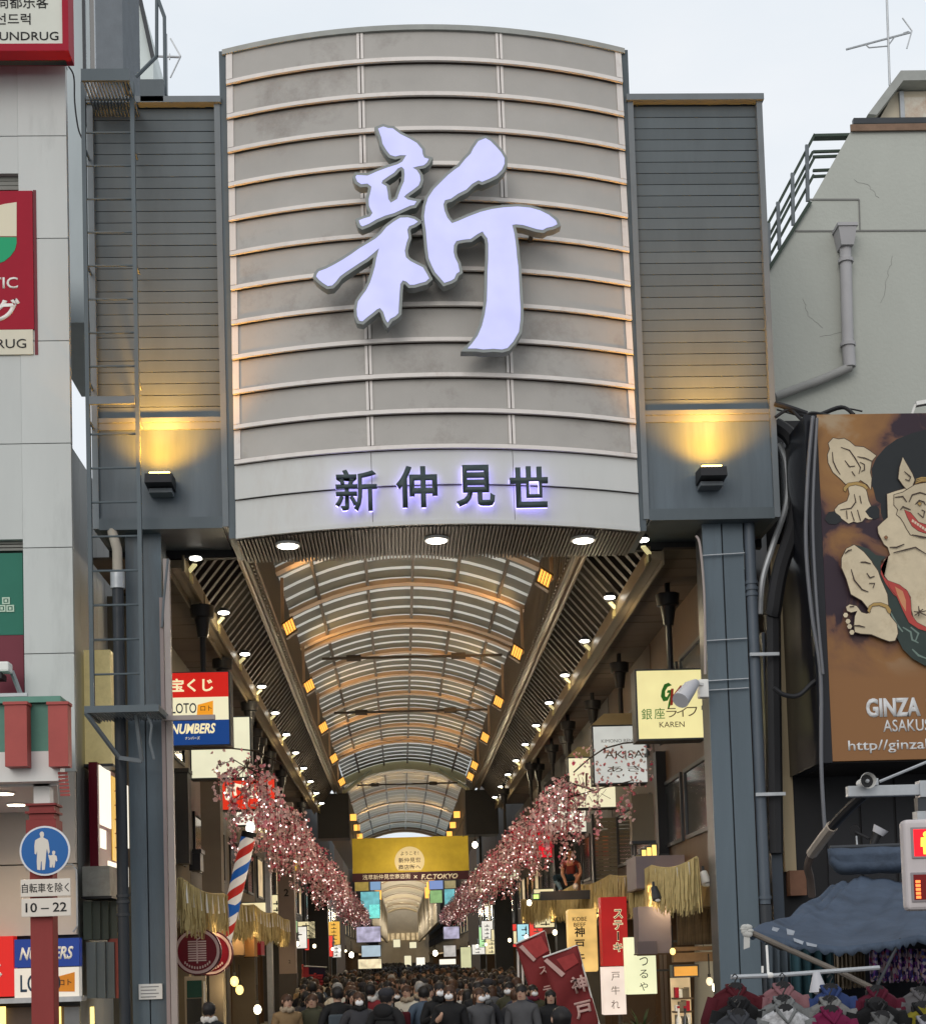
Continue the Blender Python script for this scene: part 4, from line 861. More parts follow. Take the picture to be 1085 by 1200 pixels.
for k, (v0, v1) in enumerate(((969, 1006), (1022, 1057))):
    p = rp(1067, v0, 1101, v1, YT)
    o = bevel(MB().box(p[0], p[1], YT-.012, YT+.05, p[2], p[3]).build('bezel', mat('signal_bezel', (.28, .25, .26), .4, 0), tsig), .008)
    MB().box(p[0]+.02, p[1]-.02, YT-.016, YT-.0125, p[2]+.02, p[3]-.02).build('lens', glow('red_lens', (1, .01, .02), 1.6) if k == 0 else mat('dark_red_lens', (.10, .006, .006), .25, 0, emit=(.6, .01, .01), es=.12), o)
    if k == 0:
        cx = (p[0]+p[1])/2; am = glow('amber_figure', (1, .42, .05), 3)
        fgm = MB().ell((cx, YT-.02, p[3]-.065), (.026, .006, .026), 12, 7); fgm.prism([(cx-.045, p[3]-.09), (cx+.045, p[3]-.09), (cx+.05, p[2]+.10), (cx+.03, p[2]+.10), (cx+.028, p[2]+.035), (cx-.028, p[2]+.035), (cx-.03, p[2]+.10), (cx-.05, p[2]+.10)], YT-.022, YT-.017)
        fgm.build('standing_figure', am, o)
    else:
        for j in range(5):
            for xx in (p[0]+.035, p[1]-.075): MB().box(xx, xx+.04, YT-.02, YT-.017, p[2]+.03+j*.033, p[2]+.053+j*.033).build('countdown_bar', glow('red_bar', (1, .16, .04), 3), o)

# ------------------------------------------------------------------ clothes stall
navy = mat('faded_navy_tarp', (.062, .085, .125), .8, .25, 1.8, .35, 26, dirt=(.03, .036, .048), dirt_amt=.8)
stall = thing('stall_awning', 'faded navy tarpaulin awning sagging over the clothes stall', 'awning', at(880, 1150, 15))
def seg(pts, s):
    s *= len(pts)-1; i = min(int(s), len(pts)-2); return pts[i].lerp(pts[i+1], s-i)
back = [at(u, v, y) for u, v, y in ((966, 1046, 19.4), (990, 1034, 20), (1010, 1031, 20.2), (1060, 1034, 20.2), (1120, 1030, 20.2), (1240, 1030, 20.2))]
front = [at(u, v, y) for u, v, y in ((877, 1090, 14.7), (925, 1103, 14.6), (985, 1111, 14.6), (1043, 1104, 14.6), (1075, 1097, 14.6), (1240, 1112, 14.6))]
tb = MB(); NU, NV = 90, 40; V_ = []; rr = random.Random(3)
for j in range(NV+1):
    for i in range(NU+1):
        s_, t_ = i/NU, j/NV
        p = seg(back, s_).lerp(seg(front, s_), t_)
        sag = .16*math.sin(math.pi*t_)*(.4+.6*math.sin(math.pi*min(1, s_*1.5)))
        wv = .03*abs(math.sin(s_*23+t_*6+1.2*math.sin(s_*9)))*(1-t_)**.5 + .016*abs(math.sin((s_-.24)*30*(1-.6*t_)+t_*9)) + .02*math.sin(s_*19-t_*13)+.03*math.sin((s_*2.2-t_)*17)*t_*(1-t_)
        V_.append((p.x, p.y, p.z-sag+wv*(1-t_**8)))
tb.add(V_, [(j*(NU+1)+i, (j+1)*(NU+1)+i, (j+1)*(NU+1)+i+1, j*(NU+1)+i+1) for j in range(NV) for i in range(NU)])
to = tb.build('tarpaulin', navy, stall, True); sm = to.modifiers.new('s', 'SOLIDIFY'); sm.thickness = .012
vb = MB(); hm = []
for i in range(NU+1):
    p = seg(front, i/NU); d = .07+.02*math.sin(i*1.3); vb.v += [(p.x, p.y-.004, p.z+.01), (p.x, p.y-.012, p.z-d)]
    if i: k = 2*i; vb.f.append((k-2, k-1, k+1, k)); vb.mi.append(0)
vo = vb.build('valance', navy, stall, True); vo.modifiers.new('s', 'SOLIDIFY').thickness = .01
fm = mat('faded_white_mark', (.4, .44, .5), .8, .2, 8)
for a in ([(905, 1086), (913, 1088), (910, 1092), (904, 1090)], [(921, 1088), (931, 1091), (929, 1096), (922, 1095)], [(929, 1099), (941, 1103), (940, 1107), (930, 1103)], [(944, 1104), (957, 1107), (956, 1110), (945, 1108)]):
    plate(a, 14.585, fm, stall, .004, 'faded_mark')
MB().tube([at(878, 1092, 14.68), at(985, 1140, 14.5), at(1028, 1161, 14.4)], .028, 8).build('pole', mat('worn_pole', (.15, .13, .11), .6, .2, 4), stall, 'auto')
MB().tube([at(880, 1094, 14.9), at(915, 1112, 16), at(960, 1108, 19)], .02, 8).build('pole', steel_d, stall, 'auto')
MB().tube([at(1055, 1100, 14.62), at(1040, 1130, 14.6), at(1026, 1158, 14.5)], .016, 8).build('pole', steel_d, stall, 'auto')
kn = MB(); 
for i in range(9): p = at(874+rr.uniform(-5, 6), 1091+rr.uniform(-5, 5), 14.6); kn.ell(p, (.028+.018*rr.random(), .02, .02+.015*rr.random()), 7, 5)
p = at(874, 1104, 14.6); kn.add([(p.x-.02, p.y, p.z+.1), (p.x+.04, p.y, p.z+.1), (p.x+.03, p.y-.01, p.z-.05), (p.x-.03, p.y-.01, p.z-.07)], [(0, 1, 2, 3)])
kn.build('cloth_knot', mat('dirty_white_cloth', (.5, .5, .47), .9, .15, 8), stall, True)
ra = thing('rolled_awning', 'bundled navy awning roll on the black shop front above the stall', 'awning', at(1010, 1020, 20.5))
rb_ = MB(); NU2 = 40; prof = []
P0, P1 = at(969, 995, 20.4), at(1250, 985, 20.4); H_ = at(1010, 992, 20.4).z-at(1010, 1023, 20.4).z
V_ = []; pr = [(.0, 0), (-.16, -.03), (-.28, -.3), (-.22, -.55), (-.30, -.62), (-.27, -.85), (-.15, -1.0), (0.02, -.98)]
for i in range(NU2+1):
    s_ = i/NU2; c = P0.lerp(P1, s_); e_ = min(1, .55+s_*14)
    for k, (dy, dz) in enumerate(pr): V_.append((c.x+.02*math.sin(k*2+i), c.y+dy*e_+.012*math.sin(i*1.7+k*1.1), c.z+dz*H_*e_+.012*math.sin(i*.9+k*2)))
n_ = len(pr)
rb_.add(V_, [(i*n_+k, i*n_+k+1, (i+1)*n_+k+1, (i+1)*n_+k) for i in range(NU2) for k in range(n_-1)]+[tuple(range(n_))[::-1]])
rb_.build('fabric_roll', navy, ra, True)
MB().tube([(P0.x+.05, 20.45, P0.z+.02), (P1.x, 20.45, P1.z+.02)], .03, 8).build('tube', steel_d, ra)
cl = thing('clamp_lamp', 'black clamp lamp with a grey shade on the black wall above the navy roll', 'lamp', at(1000, 980, 21))
MB().tube([at(1001, 973, 21), at(1001, 974, 20.9)], .075, 14).build('base', black_p, cl); MB().tube([at(1002, 975, 20.9), at(1018, 983, 20.7)], .018, 6).build('arm', black_p, cl); MB().tube([at(1003, 980, 20.9), at(1004, 992, 20.8)], .012, 6).build('arm', galv, cl)
MB().tube([at(1020, 997, 20.6), at(1026, 981, 20.6), at(1029, 975, 20.6)], [.045, .06, .075], 12).build('holder', black_p, cl, 'auto'); MB().tube([at(1028, 977, 20.58), at(1032, 970, 20.56)], [.08, .11], 14).build('shade', mat('grey_white_plastic', (0, 0, 0)), cl, 'auto')
# hanging fabrics at the back of the stall
def curtain(u0, u1, v0, v1, Y, M, label, folds=4):
    mb = MB(); n2 = 24; a, b = at(u0, v0, Y), at(u1, v0, Y); zb4 = at((u0+u1)/2, v1, Y).z
    for i in range(n2+1):
        s_ = i/n2; x = lerp(a.x, b.x, s_); y = Y+.06*math.sin(s_*folds*6.28); mb.v += [(x, y, lerp(a.z, b.z, s_)), (x+.01*math.sin(i), y*1+.02*math.sin(i*1.7), zb4+.02*math.sin(i*2.1))]
        if i: k = 2*i; mb.f.append((k-2, k-1, k+1, k)); mb.mi.append(0)
    o = mb.build('hanging_cloth', M, None, True, loc=Vector((a.x, Y, zb4))); o.modifiers.new('s', 'SOLIDIFY').thickness = .006
    return tag(o, label, 'cloth')
curtain(977, 995, 1108, 1158, 17.5, mat('beige_cloth', (.36, .29, .21), .9, .1), 'beige cloth hanging behind the diagonal awning pole')
curtain(997, 1011, 1106, 1156, 17.6, mat('beige_cloth', (0, 0, 0)), 'narrow beige cloth hanging next to the patterned scarves')
curtain(925, 975, 1100, 1200, 18, mat('dark_teal_cloth', (.03, .07, .085), .9, .15), 'dark teal curtain at the back of the clothes stall')
curtain(896, 930, 1100, 1200, 18.2, mat('slate_cloth', (.06, .075, .09), .9, .15), 'slate grey curtain beside the gate column in the stall')
curtain(940, 1120, 1080, 1260, 19, mat('black_cloth', (.012, .012, .016), .9, .15), 'black back curtain of the clothes stall')
scarf = mat('patterned_cloth', (.3, .2, .4), .8, 0)
t = scarf.node_tree; n = t.nodes; tc = n.new('ShaderNodeTexCoord'); vo_ = n.new('ShaderNodeTexVoronoi'); vo_.inputs['Scale'].default_value = 26; t.links.new(tc.outputs['Object'], vo_.inputs['Vector'])
cr = n.new('ShaderNodeValToRGB'); cr.color_ramp.interpolation = 'CONSTANT'; e = cr.color_ramp.elements; e[0].color = (.03, .02, .12, 1); e[1].position = .8; e[1].color = (.55, .42, .5, 1)
for p_, c_ in ((.2, (.22, .08, .35, 1)), (.35, (.6, .55, .62, 1)), (.5, (.45, .1, .18, 1)), (.62, (.1, .12, .4, 1)), (.72, (.5, .3, .15, 1))): k = e.new(p_); k.color = c_
sp_ = n.new('ShaderNodeSeparateColor'); t.links.new(vo_.outputs['Color'], sp_.inputs[0]); t.links.new(sp_.outputs[0], cr.inputs[0]); t.links.new(cr.outputs[0], n['Principled BSDF'].inputs['Base Color'])
for k, (a, b, v0, v1) in enumerate(((1018, 1034, 1104, 1149), (1031, 1050, 1097, 1150), (1047, 1060, 1100, 1148), (1060, 1074, 1112, 1149), (1072, 1095, 1112, 1150))):
    curtain(a, b, v0, v1, 15.6-.05*k, scarf, ['narrow purple patterned scarf nearest the beige cloths', 'tall purple patterned scarf hanging highest in the stall', 'purple patterned scarf behind the awning corner', 'pink and purple patterned scarf under the awning corner', 'wide pink patterned scarf at the picture edge'][k], 2)
rk = thing('clothes_rail', 'galvanised clothes rail hung under the stall awning', 'rail', at(856, 1200, 14.2))
MB().tube([at(856, 1145, 14.3), at(910, 1143, 14.3), at(990, 1137, 14.3), at(1030, 1134, 14.3)], .022, 8).build('tube', galv, rk, 'auto')
MB().tube([at(898, 1108, 14.4), at(900, 1144, 14.3)], .012, 6).build('cord', white_p, rk)
MB().ell(at(902, 1143, 14.3), (.04, .03, .03), 8, 6).build('knot', white_p, rk, True)
MB().bar(at(893, 1132, 14.35), at(893, 1140, 14.35), .02, .01).build('label_tag', white_p, rk)
cn_ = thing('cone_lamp', 'grey cone lampshade hanging from the clothes rail', 'lamp', at(958, 1163, 14.2)); p, q2 = at(956, 1139, 14.2), at(958.5, 1162, 14.2)
MB().tube([p, q2], [.03, .085], 16).build('shade', mat('grey_white_plastic', (0, 0, 0)), cn_, 'auto'); MB().ell(q2, (.05, .05, .03)).build('bulb', white_p, cn_, True)
for u, a, b in ((862, 1150, 1215), (917, 1150, 1215), (972, 1150, 1215), (1026, 1150, 1215), (1076, 1150, 1215)):
    pass
def jacket(u, v, Y, wpx, M, M2, label, patt=None):
    u += rnd.uniform(-2, 2); v += rnd.uniform(-1.5, 1.5); wpx *= rnd.uniform(.9, 1.06); p = at(u, v, Y); hw_ = wpx*Y/F/2; ph = rnd.uniform(0, 6)
    j = thing('jacket', label, 'jacket', (p.x, Y, p.z), 'jackets hanging at the clothes stall')
    mb = MB(); rings = [(0.02, .28, .8), (-.012, .45, .9), (-.05, .78, 1.0), (-.085, .97, 1.05), (-.15, 1.03, 1.15), (-.4, 1.02, 1.2), (-.72, 1.05, 1.2)]
    nn = 20; V2 = []
    for zz, wx, dy in rings:
        for k in range(nn):
            a = 2*math.pi*k/nn; cx_, sy_ = math.cos(a), math.sin(a)
            V2.append((p.x+hw_*wx*(abs(cx_)**.75)*(1 if cx_ > 0 else -1)+.006*math.sin(k*3+zz*30), Y+.055*dy*sy_+.014*math.sin(k*5+zz*30+ph), p.z+zz-.012*abs(sy_)-.012*math.sin(cx_*3+ph)+.01*math.sin(cx_*11+zz*25+ph)))
    mb.add(V2, [(i*nn+k, i*nn+(k+1) % nn, (i+1)*nn+(k+1) % nn, (i+1)*nn+k)[::-1] for i in range(len(rings)-1) for k in range(nn)])
    mb.build('body', M, j, True)
    for s_ in (-1, 1):
        MB().tube([(p.x+s_*hw_*.86, Y, p.z-.075), (p.x+s_*hw_*1.1, Y+.01, p.z-.28), (p.x+s_*hw_*1.14, Y, p.z-.68)], [.06, .075, .055], 10).build('sleeve', M2, j, True)
    MB().tube([(p.x-.075, Y-.045, p.z+.0), (p.x-.07, Y+.05, p.z+.03), (p.x+.07, Y+.05, p.z+.03), (p.x+.075, Y-.045, p.z), (p.x+.0, Y-.075, p.z-.1), (p.x-.075, Y-.045, p.z)], .018, 8).build('collar', M2, j, True)
    hg = MB(); hg.bar((p.x-.1, Y, p.z-.01), (p.x+.1, Y, p.z-.01), .03, .05); hg.tube([(p.x, Y, p.z), (p.x, Y, p.z+.07), (p.x+.025, Y, p.z+.11), (p.x, Y, p.z+.135), (p.x-.025, Y, p.z+.11)], .007, 6)
    hg.prism([(p.x-.1, p.z+.005), (p.x+.1, p.z+.005), (p.x+.03, p.z+.06), (p.x-.03, p.z+.06)], Y-.012, Y+.012)
    hg.build('hanger', black_p, j)
    MB().bar((p.x, Y-.068, p.z-.1), (p.x, Y-.072, p.z-.7), .012, .008).build('zip', steel_d, j)
def cloth(n_, c_): return mat(n_, tuple(.45*v for v in c_), .85, .12, 4, .15, 90)
JK = [(862, 1160, 13.7, 60, cloth('wine_cloth', (.13, .01, .02)), cloth('wine_cloth', (.13, .01, .02)), 'wine red jacket on the end hanger beside the gate column'),
 (865, 1175, 13.45, 62, cloth('black_jacket_cloth', (.012, .012, .014)), cloth('black_jacket_cloth', (0, 0, 0)), 'black jacket hanging in front of the wine red jacket'),
 (866, 1190, 13.2, 64, cloth('charcoal_cloth', (.08, .085, .1)), cloth('charcoal_cloth', (0, 0, 0)), 'charcoal jacket nearest the gate column at the bottom'),
 (917, 1157, 13.7, 58, cloth('dusty_pink_cloth', (.42, .2, .22)), cloth('dusty_pink_cloth', (0, 0, 0)), 'dusty pink jacket hanging behind a grey one'),
 (917, 1172, 13.45, 58, cloth('light_grey_cloth', (.3, .31, .31)), cloth('light_grey_cloth', (0, 0, 0)), 'light grey jacket hanging in front of the pink one'),
 (918, 1186, 13.2, 60, mat('floral_cloth', (.36, .36, .37), .85, .6, 22), cloth('light_grey_cloth', (0, 0, 0)), 'grey patterned jacket lowest in front of the light grey one'),
 (974, 1161, 13.7, 56, cloth('royal_blue_cloth', (.05, .09, .27)), cloth('royal_blue_cloth', (0, 0, 0)), 'royal blue jacket hanging below the grey cone lampshade'),
 (973, 1174, 13.45, 56, cloth('pale_grey_cloth', (.36, .36, .35)), cloth('pale_grey_cloth', (0, 0, 0)), 'pale grey jacket between the blue and the magenta ones'),
 (973, 1187, 13.2, 58, cloth('magenta_cloth', (.28, .015, .09)), cloth('magenta_cloth', (0, 0, 0)), 'magenta jacket hanging in front of the pale grey one'),
 (1026, 1162, 13.7, 60, cloth('maroon_cloth', (.15, .01, .035)), cloth('maroon_cloth', (0, 0, 0)), 'maroon jacket hanging behind a black one near the scarves'),
 (1026, 1177, 13.4, 62, cloth('black_jacket_cloth', (0, 0, 0)), cloth('black_jacket_cloth', (0, 0, 0)), 'black jacket hanging in front of the maroon one'),
 (1034, 1192, 13.15, 46, cloth('mid_grey_cloth', (.2, .2, .2)), cloth('mid_grey_cloth', (0, 0, 0)), 'mid grey jacket lowest in the column under the scarves'),
 (1078, 1164, 13.7, 54, cloth('warm_grey_cloth', (.2, .19, .2)), cloth('warm_grey_cloth', (0, 0, 0)), 'warm grey jacket at the picture edge'),
 (1081, 1180, 13.4, 50, cloth('mustard_cloth', (.4, .34, .03)), cloth('black_jacket_cloth', (0, 0, 0)), 'mustard and black jacket at the picture edge'),
 (1088, 1196, 13.15, 54, cloth('white_cloth', (.5, .5, .55)), cloth('white_cloth', (0, 0, 0)), 'white jacket lowest at the picture edge')]
for a in JK: jacket(*a)

# ------------------------------------------------------------------ the covered arcade
XC, HS = .36, 2.81                       # arch centre and half span
ZSP, RISE = 10.58, .72
def arch(x): return ZSP+RISE*(1-((x-XC)/HS)**2)
roof = thing('arcade_roof', 'long arched arcade roof of grey glazed strips and tan ribs over the shopping street', 'roof', (XC, 45, 8))
pan = mat('grey_roof_panel', (.125, .145, .135), .5, .14, 2, trans=.22)
glz = mat('frosted_glazing', (.86, .87, .84), .5, .06, 2, trans=.8)
def arc_strip(mb, y0, y1, dz=0, n=16, x0=None, x1=None, th=.02):
    x0 = XC-HS if x0 is None else x0; x1 = XC+HS if x1 is None else x1; st = len(mb.v); V = []; Fc = []
    for i in range(n+1):
        x = lerp(x0, x1, i/n); z = arch(x)+dz
        V += [(x, y0, z), (x, y1, z), (x, y1, z+th), (x, y0, z+th)]
    for i in range(n):
        a, b = 4*i, 4*i+4
        Fc += [(a, a+1, b+1, b), (a+3, b+3, b+2, a+2), (a, b, b+3, a+3), (a+1, a+2, b+2, b+1)]
    mb.add(V, Fc); return mb
ARCHES = [25.3, 28.85, 32.4, 35.95]
pitch = .92
_mesh = {}
def arcs(name, M, y0, dy, dz, th, key):
    """alike arched strips share one mesh; each is its own object"""
    if key not in _mesh:
        o = arc_strip(MB(), 0, dy, dz, th=th).build(name, M, roof, True, local=True); _mesh[key] = o.data
        o.data.set_sharp_from_angle(angle=R_(40))
    else:
        o = bpy.data.objects.new(name, _mesh[key]); COL.objects.link(o); o.parent = roof
    P = off(roof); o.location = (-P.x, y0-P.y, -P.z); return o
def bay(y0, y1, n):
    p = (y1-y0)/n
    for k in range(n):
        arcs('roof_panel', pan, y0+k*p+.12*p, .72*p, .055, .02, ('pan', round(p, 3)))
        arcs('glazing_strip', glz, y0+k*p+.865*p, .23*p, .055, .012, ('glz', round(p, 3)))
def purlins(y0, y1):
    for fx in (-.74, -.33, .05, .42, .78):
        x = XC+fx*HS; MB().box(x-.035, x+.035, y0, y1, arch(x)-.05, arch(x)+.03).build('purlin', purl, roof)
def arch_beam(y, d=.34, dz=-.06, M=None):
    arcs('arch_beam', M or tan_b, y-.05, d, dz, .11, ('beam', round(d, 2), dz, (M or tan_b).name))
secs = [(24.4, 40.3), (41.0, 62.4)]
for y0, y1 in secs:
    nb = round((y1-y0)/3.55); L_ = (y1-y0)/nb
    for k in range(nb): bay(y0+k*L_, y0+(k+1)*L_, 4)
    for k in range(nb+1): arch_beam(y0+k*L_)
    purlins(y0, y1)
arcs('roof_joint', purl, 40.62, .42, .0, .05, ('joint',)); arcs('roof_joint', purl, 62.75, .6, .0, .05, ('joint2',))
pale_g = mat('pale_green_beam', (.5, .5, .34), .5, .08)
bay(63.4, 70.4, 6); arch_beam(63.3); arcs('arch_beam', pale_g, 70.4, .5, -.32, .85, ('gable',)); purlins(63.4, 70.4)
# flanks: ribbed wall, gutter beam, sloping ribbed soffit, eave rail, flat side ceiling
rib_w = mat('ribbed_dark_wall', (.10, .088, .072), .55, .12, 2)
beam_m = mat('brown_metal_beam', (.22, .17, .12), .4, .12, 2, metal=.2)
soff_b = mat('soffit_backing', (.03, .028, .026), .7, .1)
soff_r = mat('soffit_rib_paint', (.055, .049, .043), .6, .12, 2)
eave_m = mat('eave_rail_paint', (.15, .115, .07), .45, .12, 2)
YE = 65.0
ribmesh = None
for sgn, xe, xbm, xw in ((-1, -3.40, -2.62, -2.46), (1, 4.27, 3.44, 3.18)):
    mb = MB(); y = 24.4; xo = xw+sgn*.10
    while y < YE:
        mb.box(xw, xw+sgn*.035, y, y+.16, 9.36, ZSP+.1); y += .28
    tag(mb.build('wall_rib', rib_w, roof), kind='stuff')
    MB().box(xw+sgn*.04, xw+sgn*.1, 24.4, 71.5, 9.3, ZSP+.12).build('side_wall', rib_w, roof)
    b = MB(); b.box(xbm-.10, xbm+.10, 24.3, YE, 9.42, 9.66); b.tube([(xbm-sgn*.13, 24.3, 9.54), (xbm-sgn*.13, YE, 9.54)], .05, 8); b.tube([(xbm+sgn*.02, 24.3, 9.37), (xbm+sgn*.02, YE, 9.37)], .045, 8)
    b.build('gutter_beam', beam_m, roof)
    a, c = Vector((xe, 0, 8.72)), Vector((xbm+sgn*.1, 0, 9.58)); dn_ = Vector((0, 0, .06))
    MB().add([(a.x, 24.3, a.z+.09), (a.x, YE, a.z+.09), (c.x, YE, c.z+.09), (c.x, 24.3, c.z+.09), (a.x, 24.3, a.z+.12), (a.x, YE, a.z+.12), (c.x, YE, c.z+.12), (c.x, 24.3, c.z+.12)],
        [(0,1,2,3),(7,6,5,4),(0,4,5,1),(1,5,6,2),(2,6,7,3),(3,7,4,0)]).build('soffit_sheet', soff_b, roof)
    y = 24.5; me = None
    while y < YE:
        if me is None:
            o = MB().bar((a.x, 0, a.z), (c.x, 0, c.z), .16, .14).build('soffit_rib', soff_r, roof, local=True); me = o.data
        else:
            o = bpy.data.objects.new('soffit_rib', me); COL.objects.link(o); o.parent = roof
        P = off(roof); o.location = (-P.x, y-P.y, -P.z); y += .5
    b = MB(); b.box(xe-.09, xe+.09, 24.2, YE, 8.55, 8.68); b.box(xe-sgn*.13, xe-sgn*.095, 24.2, YE, 8.50, 8.76); b.box(xe+sgn*.095, xe+sgn*.12, 24.2, YE, 8.46, 8.7)
    b.build('eave_rail', eave_m, roof)
    xo = xe+sgn*1.35; y = 24.2; me = None
    while y < YE:
        if me is None: o = MB().box(xe+sgn*.125, xo, 0, .585, 8.7, 8.74).build('ceiling_board', brown_cl, roof, local=True); me = o.data
        else: o = bpy.data.objects.new('ceiling_board', me); COL.objects.link(o); o.parent = roof
        P = off(roof); o.location = (-P.x, y-P.y, rnd.uniform(-.006, .006)-P.z); y += .6
    # end fascia box
    MB().box(xe, xbm-sgn*.55, 65.05, 66.5, 7.45, 9.35).build('end_fascia', black_p, roof)
# tie rods
for y, z in ((37.2, 9.62), (43.8, 9.35), (67, 9.9)):
    b = MB().tube([(XC-2.1, y, z), (XC+2.3, y, z)], .035, 8); b.tube([(XC-1.5, y, z), (XC-1.15, y, z)], .085, 10); b.tube([(XC+1.05, y, z), (XC+1.4, y, z)], .085, 10)
    b.build('tie_rod', purl, roof)
bb_ = MB(); bb_.bar((-2.3, 66, 9.5), (-1.2, 70.3, 10.9), .12); bb_.bar((3.05, 66, 9.5), (1.9, 70.3, 10.9), .12); bb_.build('brace', pale_g, roof)
# eave lamps
bulb_m = glow('eave_lamp_lens', (1, .97, .86), 9); arm_glow = mat('glowing_pale_arm', (.75, .72, .5), .35, .05, emit=(1, .88, .42), es=.5)  # pale arm glows weakly, in place of the lamplight falling on it
lampsrc = {}
def eave_lamp(sgn, xe, y, lit):
    x = xe-sgn*.30; z = 8.72
    if sgn not in lampsrc:
        t = thing('eave_lamp', 'white oval eave lamp on a short pale arm along the arcade soffit', 'lamp', (x, y, z), 'oval lamps along the arcade eaves')
        MB().tube([(x, y, z+.02), (x, y, z+.09)], [.115, .08], 14).build('housing', steel_d, t, 'auto')
        MB().ell((x, y, z+.005), (.105, .105, .03), 14, 6).build('lens', bulb_m, t, True)
        MB().bar((x+sgn*.05, y+.28, z-.02), (xe-sgn*.10, y+.55, z-.08), .075, .03).build('glowing_arm', arm_glow, t)
        MB().box(xe-sgn*.13-.03, xe-sgn*.13+.03, y+.5, y+.75, 8.5, 8.62).build('bracket', mat('yellow_lit_bracket', (.5, .42, .2), .5, .1), t)  # yellow of the lamplight is put into the bracket colour
        lampsrc[sgn] = t
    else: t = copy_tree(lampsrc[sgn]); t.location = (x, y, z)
    return t
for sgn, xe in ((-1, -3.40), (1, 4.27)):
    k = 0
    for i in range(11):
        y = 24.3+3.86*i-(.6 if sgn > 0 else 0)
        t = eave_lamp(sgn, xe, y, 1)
        t['label'] = 'white oval eave lamp, %s side, %s' % ('lottery sign' if sgn < 0 else 'yellow lightbox', ['nearest the gate', 'second from the gate', 'third from the gate', 'fourth from the gate', 'fifth from the gate', 'sixth from the gate', 'seventh from the gate', 'fourth before the dark end box', 'third before the dark end box', 'second before the dark end box', 'next to the dark end box'][i])
        if i % 2 == 1: light('POINT', (xe-sgn*.6, y, 8.1), 48, (1, .84, .55), None, .12).name = 'eave_lamp_light'
# amber lanterns
lanm = glow('amber_lantern', (1, .46, .08), 1.7)
lsrc = {}
def lantern(sgn, y, i):
    xw = -2.46 if sgn < 0 else 3.18; x = xw-sgn*.26; z = 9.42
    if sgn not in lsrc:
        t = thing('amber_lantern', 'amber louvred lantern', 'lantern', (x, y, z), 'amber lanterns below the arcade arches')
        bx_ = MB(); bx_.box(x-.2, x+.2, y-.15, y+.15, z-.19, z-.14); bx_.box(x-.2, x+.2, y-.15, y+.15, z+.14, z+.18)
        bx_.build('case', mat('lantern_case', (.12, .08, .04), .5, .1), t)
        MB().box(x-.17, x+.17, y-.12, y+.12, z-.138, z+.138).build('glow_core', lanm, t)
        for k in range(5): MB().box(x-.185+k*.085, x-.16+k*.085, y-.16, y-.125, z-.138, z+.138).build('louvre', mat('lantern_louvre', (.35, .2, .07), .5, .1), t)
        MB().bar((xw-sgn*.04, y+.1, z), (xw-sgn*.04, y+.1, ZSP), .1, .08).build('post', tan_b, t)
        MB().bar((xw-sgn*.04, y+.1, z), (x, y+.1, z), .06).build('arm', tan_b, t)
        lsrc[sgn] = t; t.scale = (.68, .68, .95)
        for ch in t.children:
            if ch.name.split('.')[0] in ('case', 'glow_core', 'louvre'): ch.rotation_euler = (0, sgn*.45, 0)
    else: t = copy_tree(lsrc[sgn]); t.location = (x, y, z)
    t['label'] = 'amber louvred lantern on the %s wall, %s' % ('lottery sign side' if sgn < 0 else 'yellow lightbox side', ('nearest the sign', 'second from the sign', 'third from the sign', 'fourth from the sign', 'fifth from the sign', 'sixth from the sign', 'seventh from the sign')[i])
    l = light('SPOT', (x-sgn*.05, y, z+.25), 210, (1, .55, .18), None, .12, 150, (XC-sgn*.6, y+.3, 11.2)); l.name = 'lantern_light'
for i, y in enumerate((25.6, 32.7, 39.8, 47, 54.3, 61.5)): lantern(-1, y, i)
for i, y in enumerate((28.9, 36, 43, 50, 57.3, 60.8)): lantern(1, y, i)
# second and third covered sections further along
r2 = thing('arcade_roof', 'paler second arched roof section beyond the dark end boxes', 'roof', (XC, 88, 8))
roof = r2; _mesh.clear()
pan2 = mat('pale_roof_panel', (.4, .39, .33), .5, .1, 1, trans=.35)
y = 73.6; k = 0
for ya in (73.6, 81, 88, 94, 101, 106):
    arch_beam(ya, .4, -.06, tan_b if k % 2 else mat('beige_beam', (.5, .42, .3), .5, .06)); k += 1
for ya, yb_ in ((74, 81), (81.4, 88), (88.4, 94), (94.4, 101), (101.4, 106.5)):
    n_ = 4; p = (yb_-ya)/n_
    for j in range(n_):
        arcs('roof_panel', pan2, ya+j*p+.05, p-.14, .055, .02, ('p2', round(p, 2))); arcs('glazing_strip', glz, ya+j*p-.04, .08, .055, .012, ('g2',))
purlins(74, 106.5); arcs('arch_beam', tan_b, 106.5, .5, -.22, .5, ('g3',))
for sgn, xw in ((-1, -2.46), (1, 3.18)):
    MB().box(xw, xw+sgn*.2, 71.6, 107, 9.0, ZSP+.1).build('side_wall', rib_w, roof)
    MB().box(xw+sgn*.02, xw+sgn*.9, 68, 102, 8.3, 8.98).build('eave_beam', eave_m, roof)
    for i, yy in enumerate((76, 82, 88, 94)):
        lt = MB().box(xw-sgn*.1, xw-sgn*.4, yy, yy+.3, 9.2, 9.5).build('lantern_box', lanm, roof)
        if i % 2 == 0: light('SPOT', (xw-sgn*.5, yy, 9.6), 260, (1, .62, .26), None, .15, 150, (XC, yy+.5, 11.2)).name = 'lantern_light'
r3 = thing('arcade_roof', 'distant cream arched roof section seen below the yellow banner', 'roof', (XC, 160, 8))
roof = r3; _mesh.clear()
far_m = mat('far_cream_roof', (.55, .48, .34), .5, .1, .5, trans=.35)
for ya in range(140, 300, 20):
    arcs('roof_panel', far_m, ya, 19, .6, .05, ('far',)); arch_beam(ya, .8, .35, tan_b)
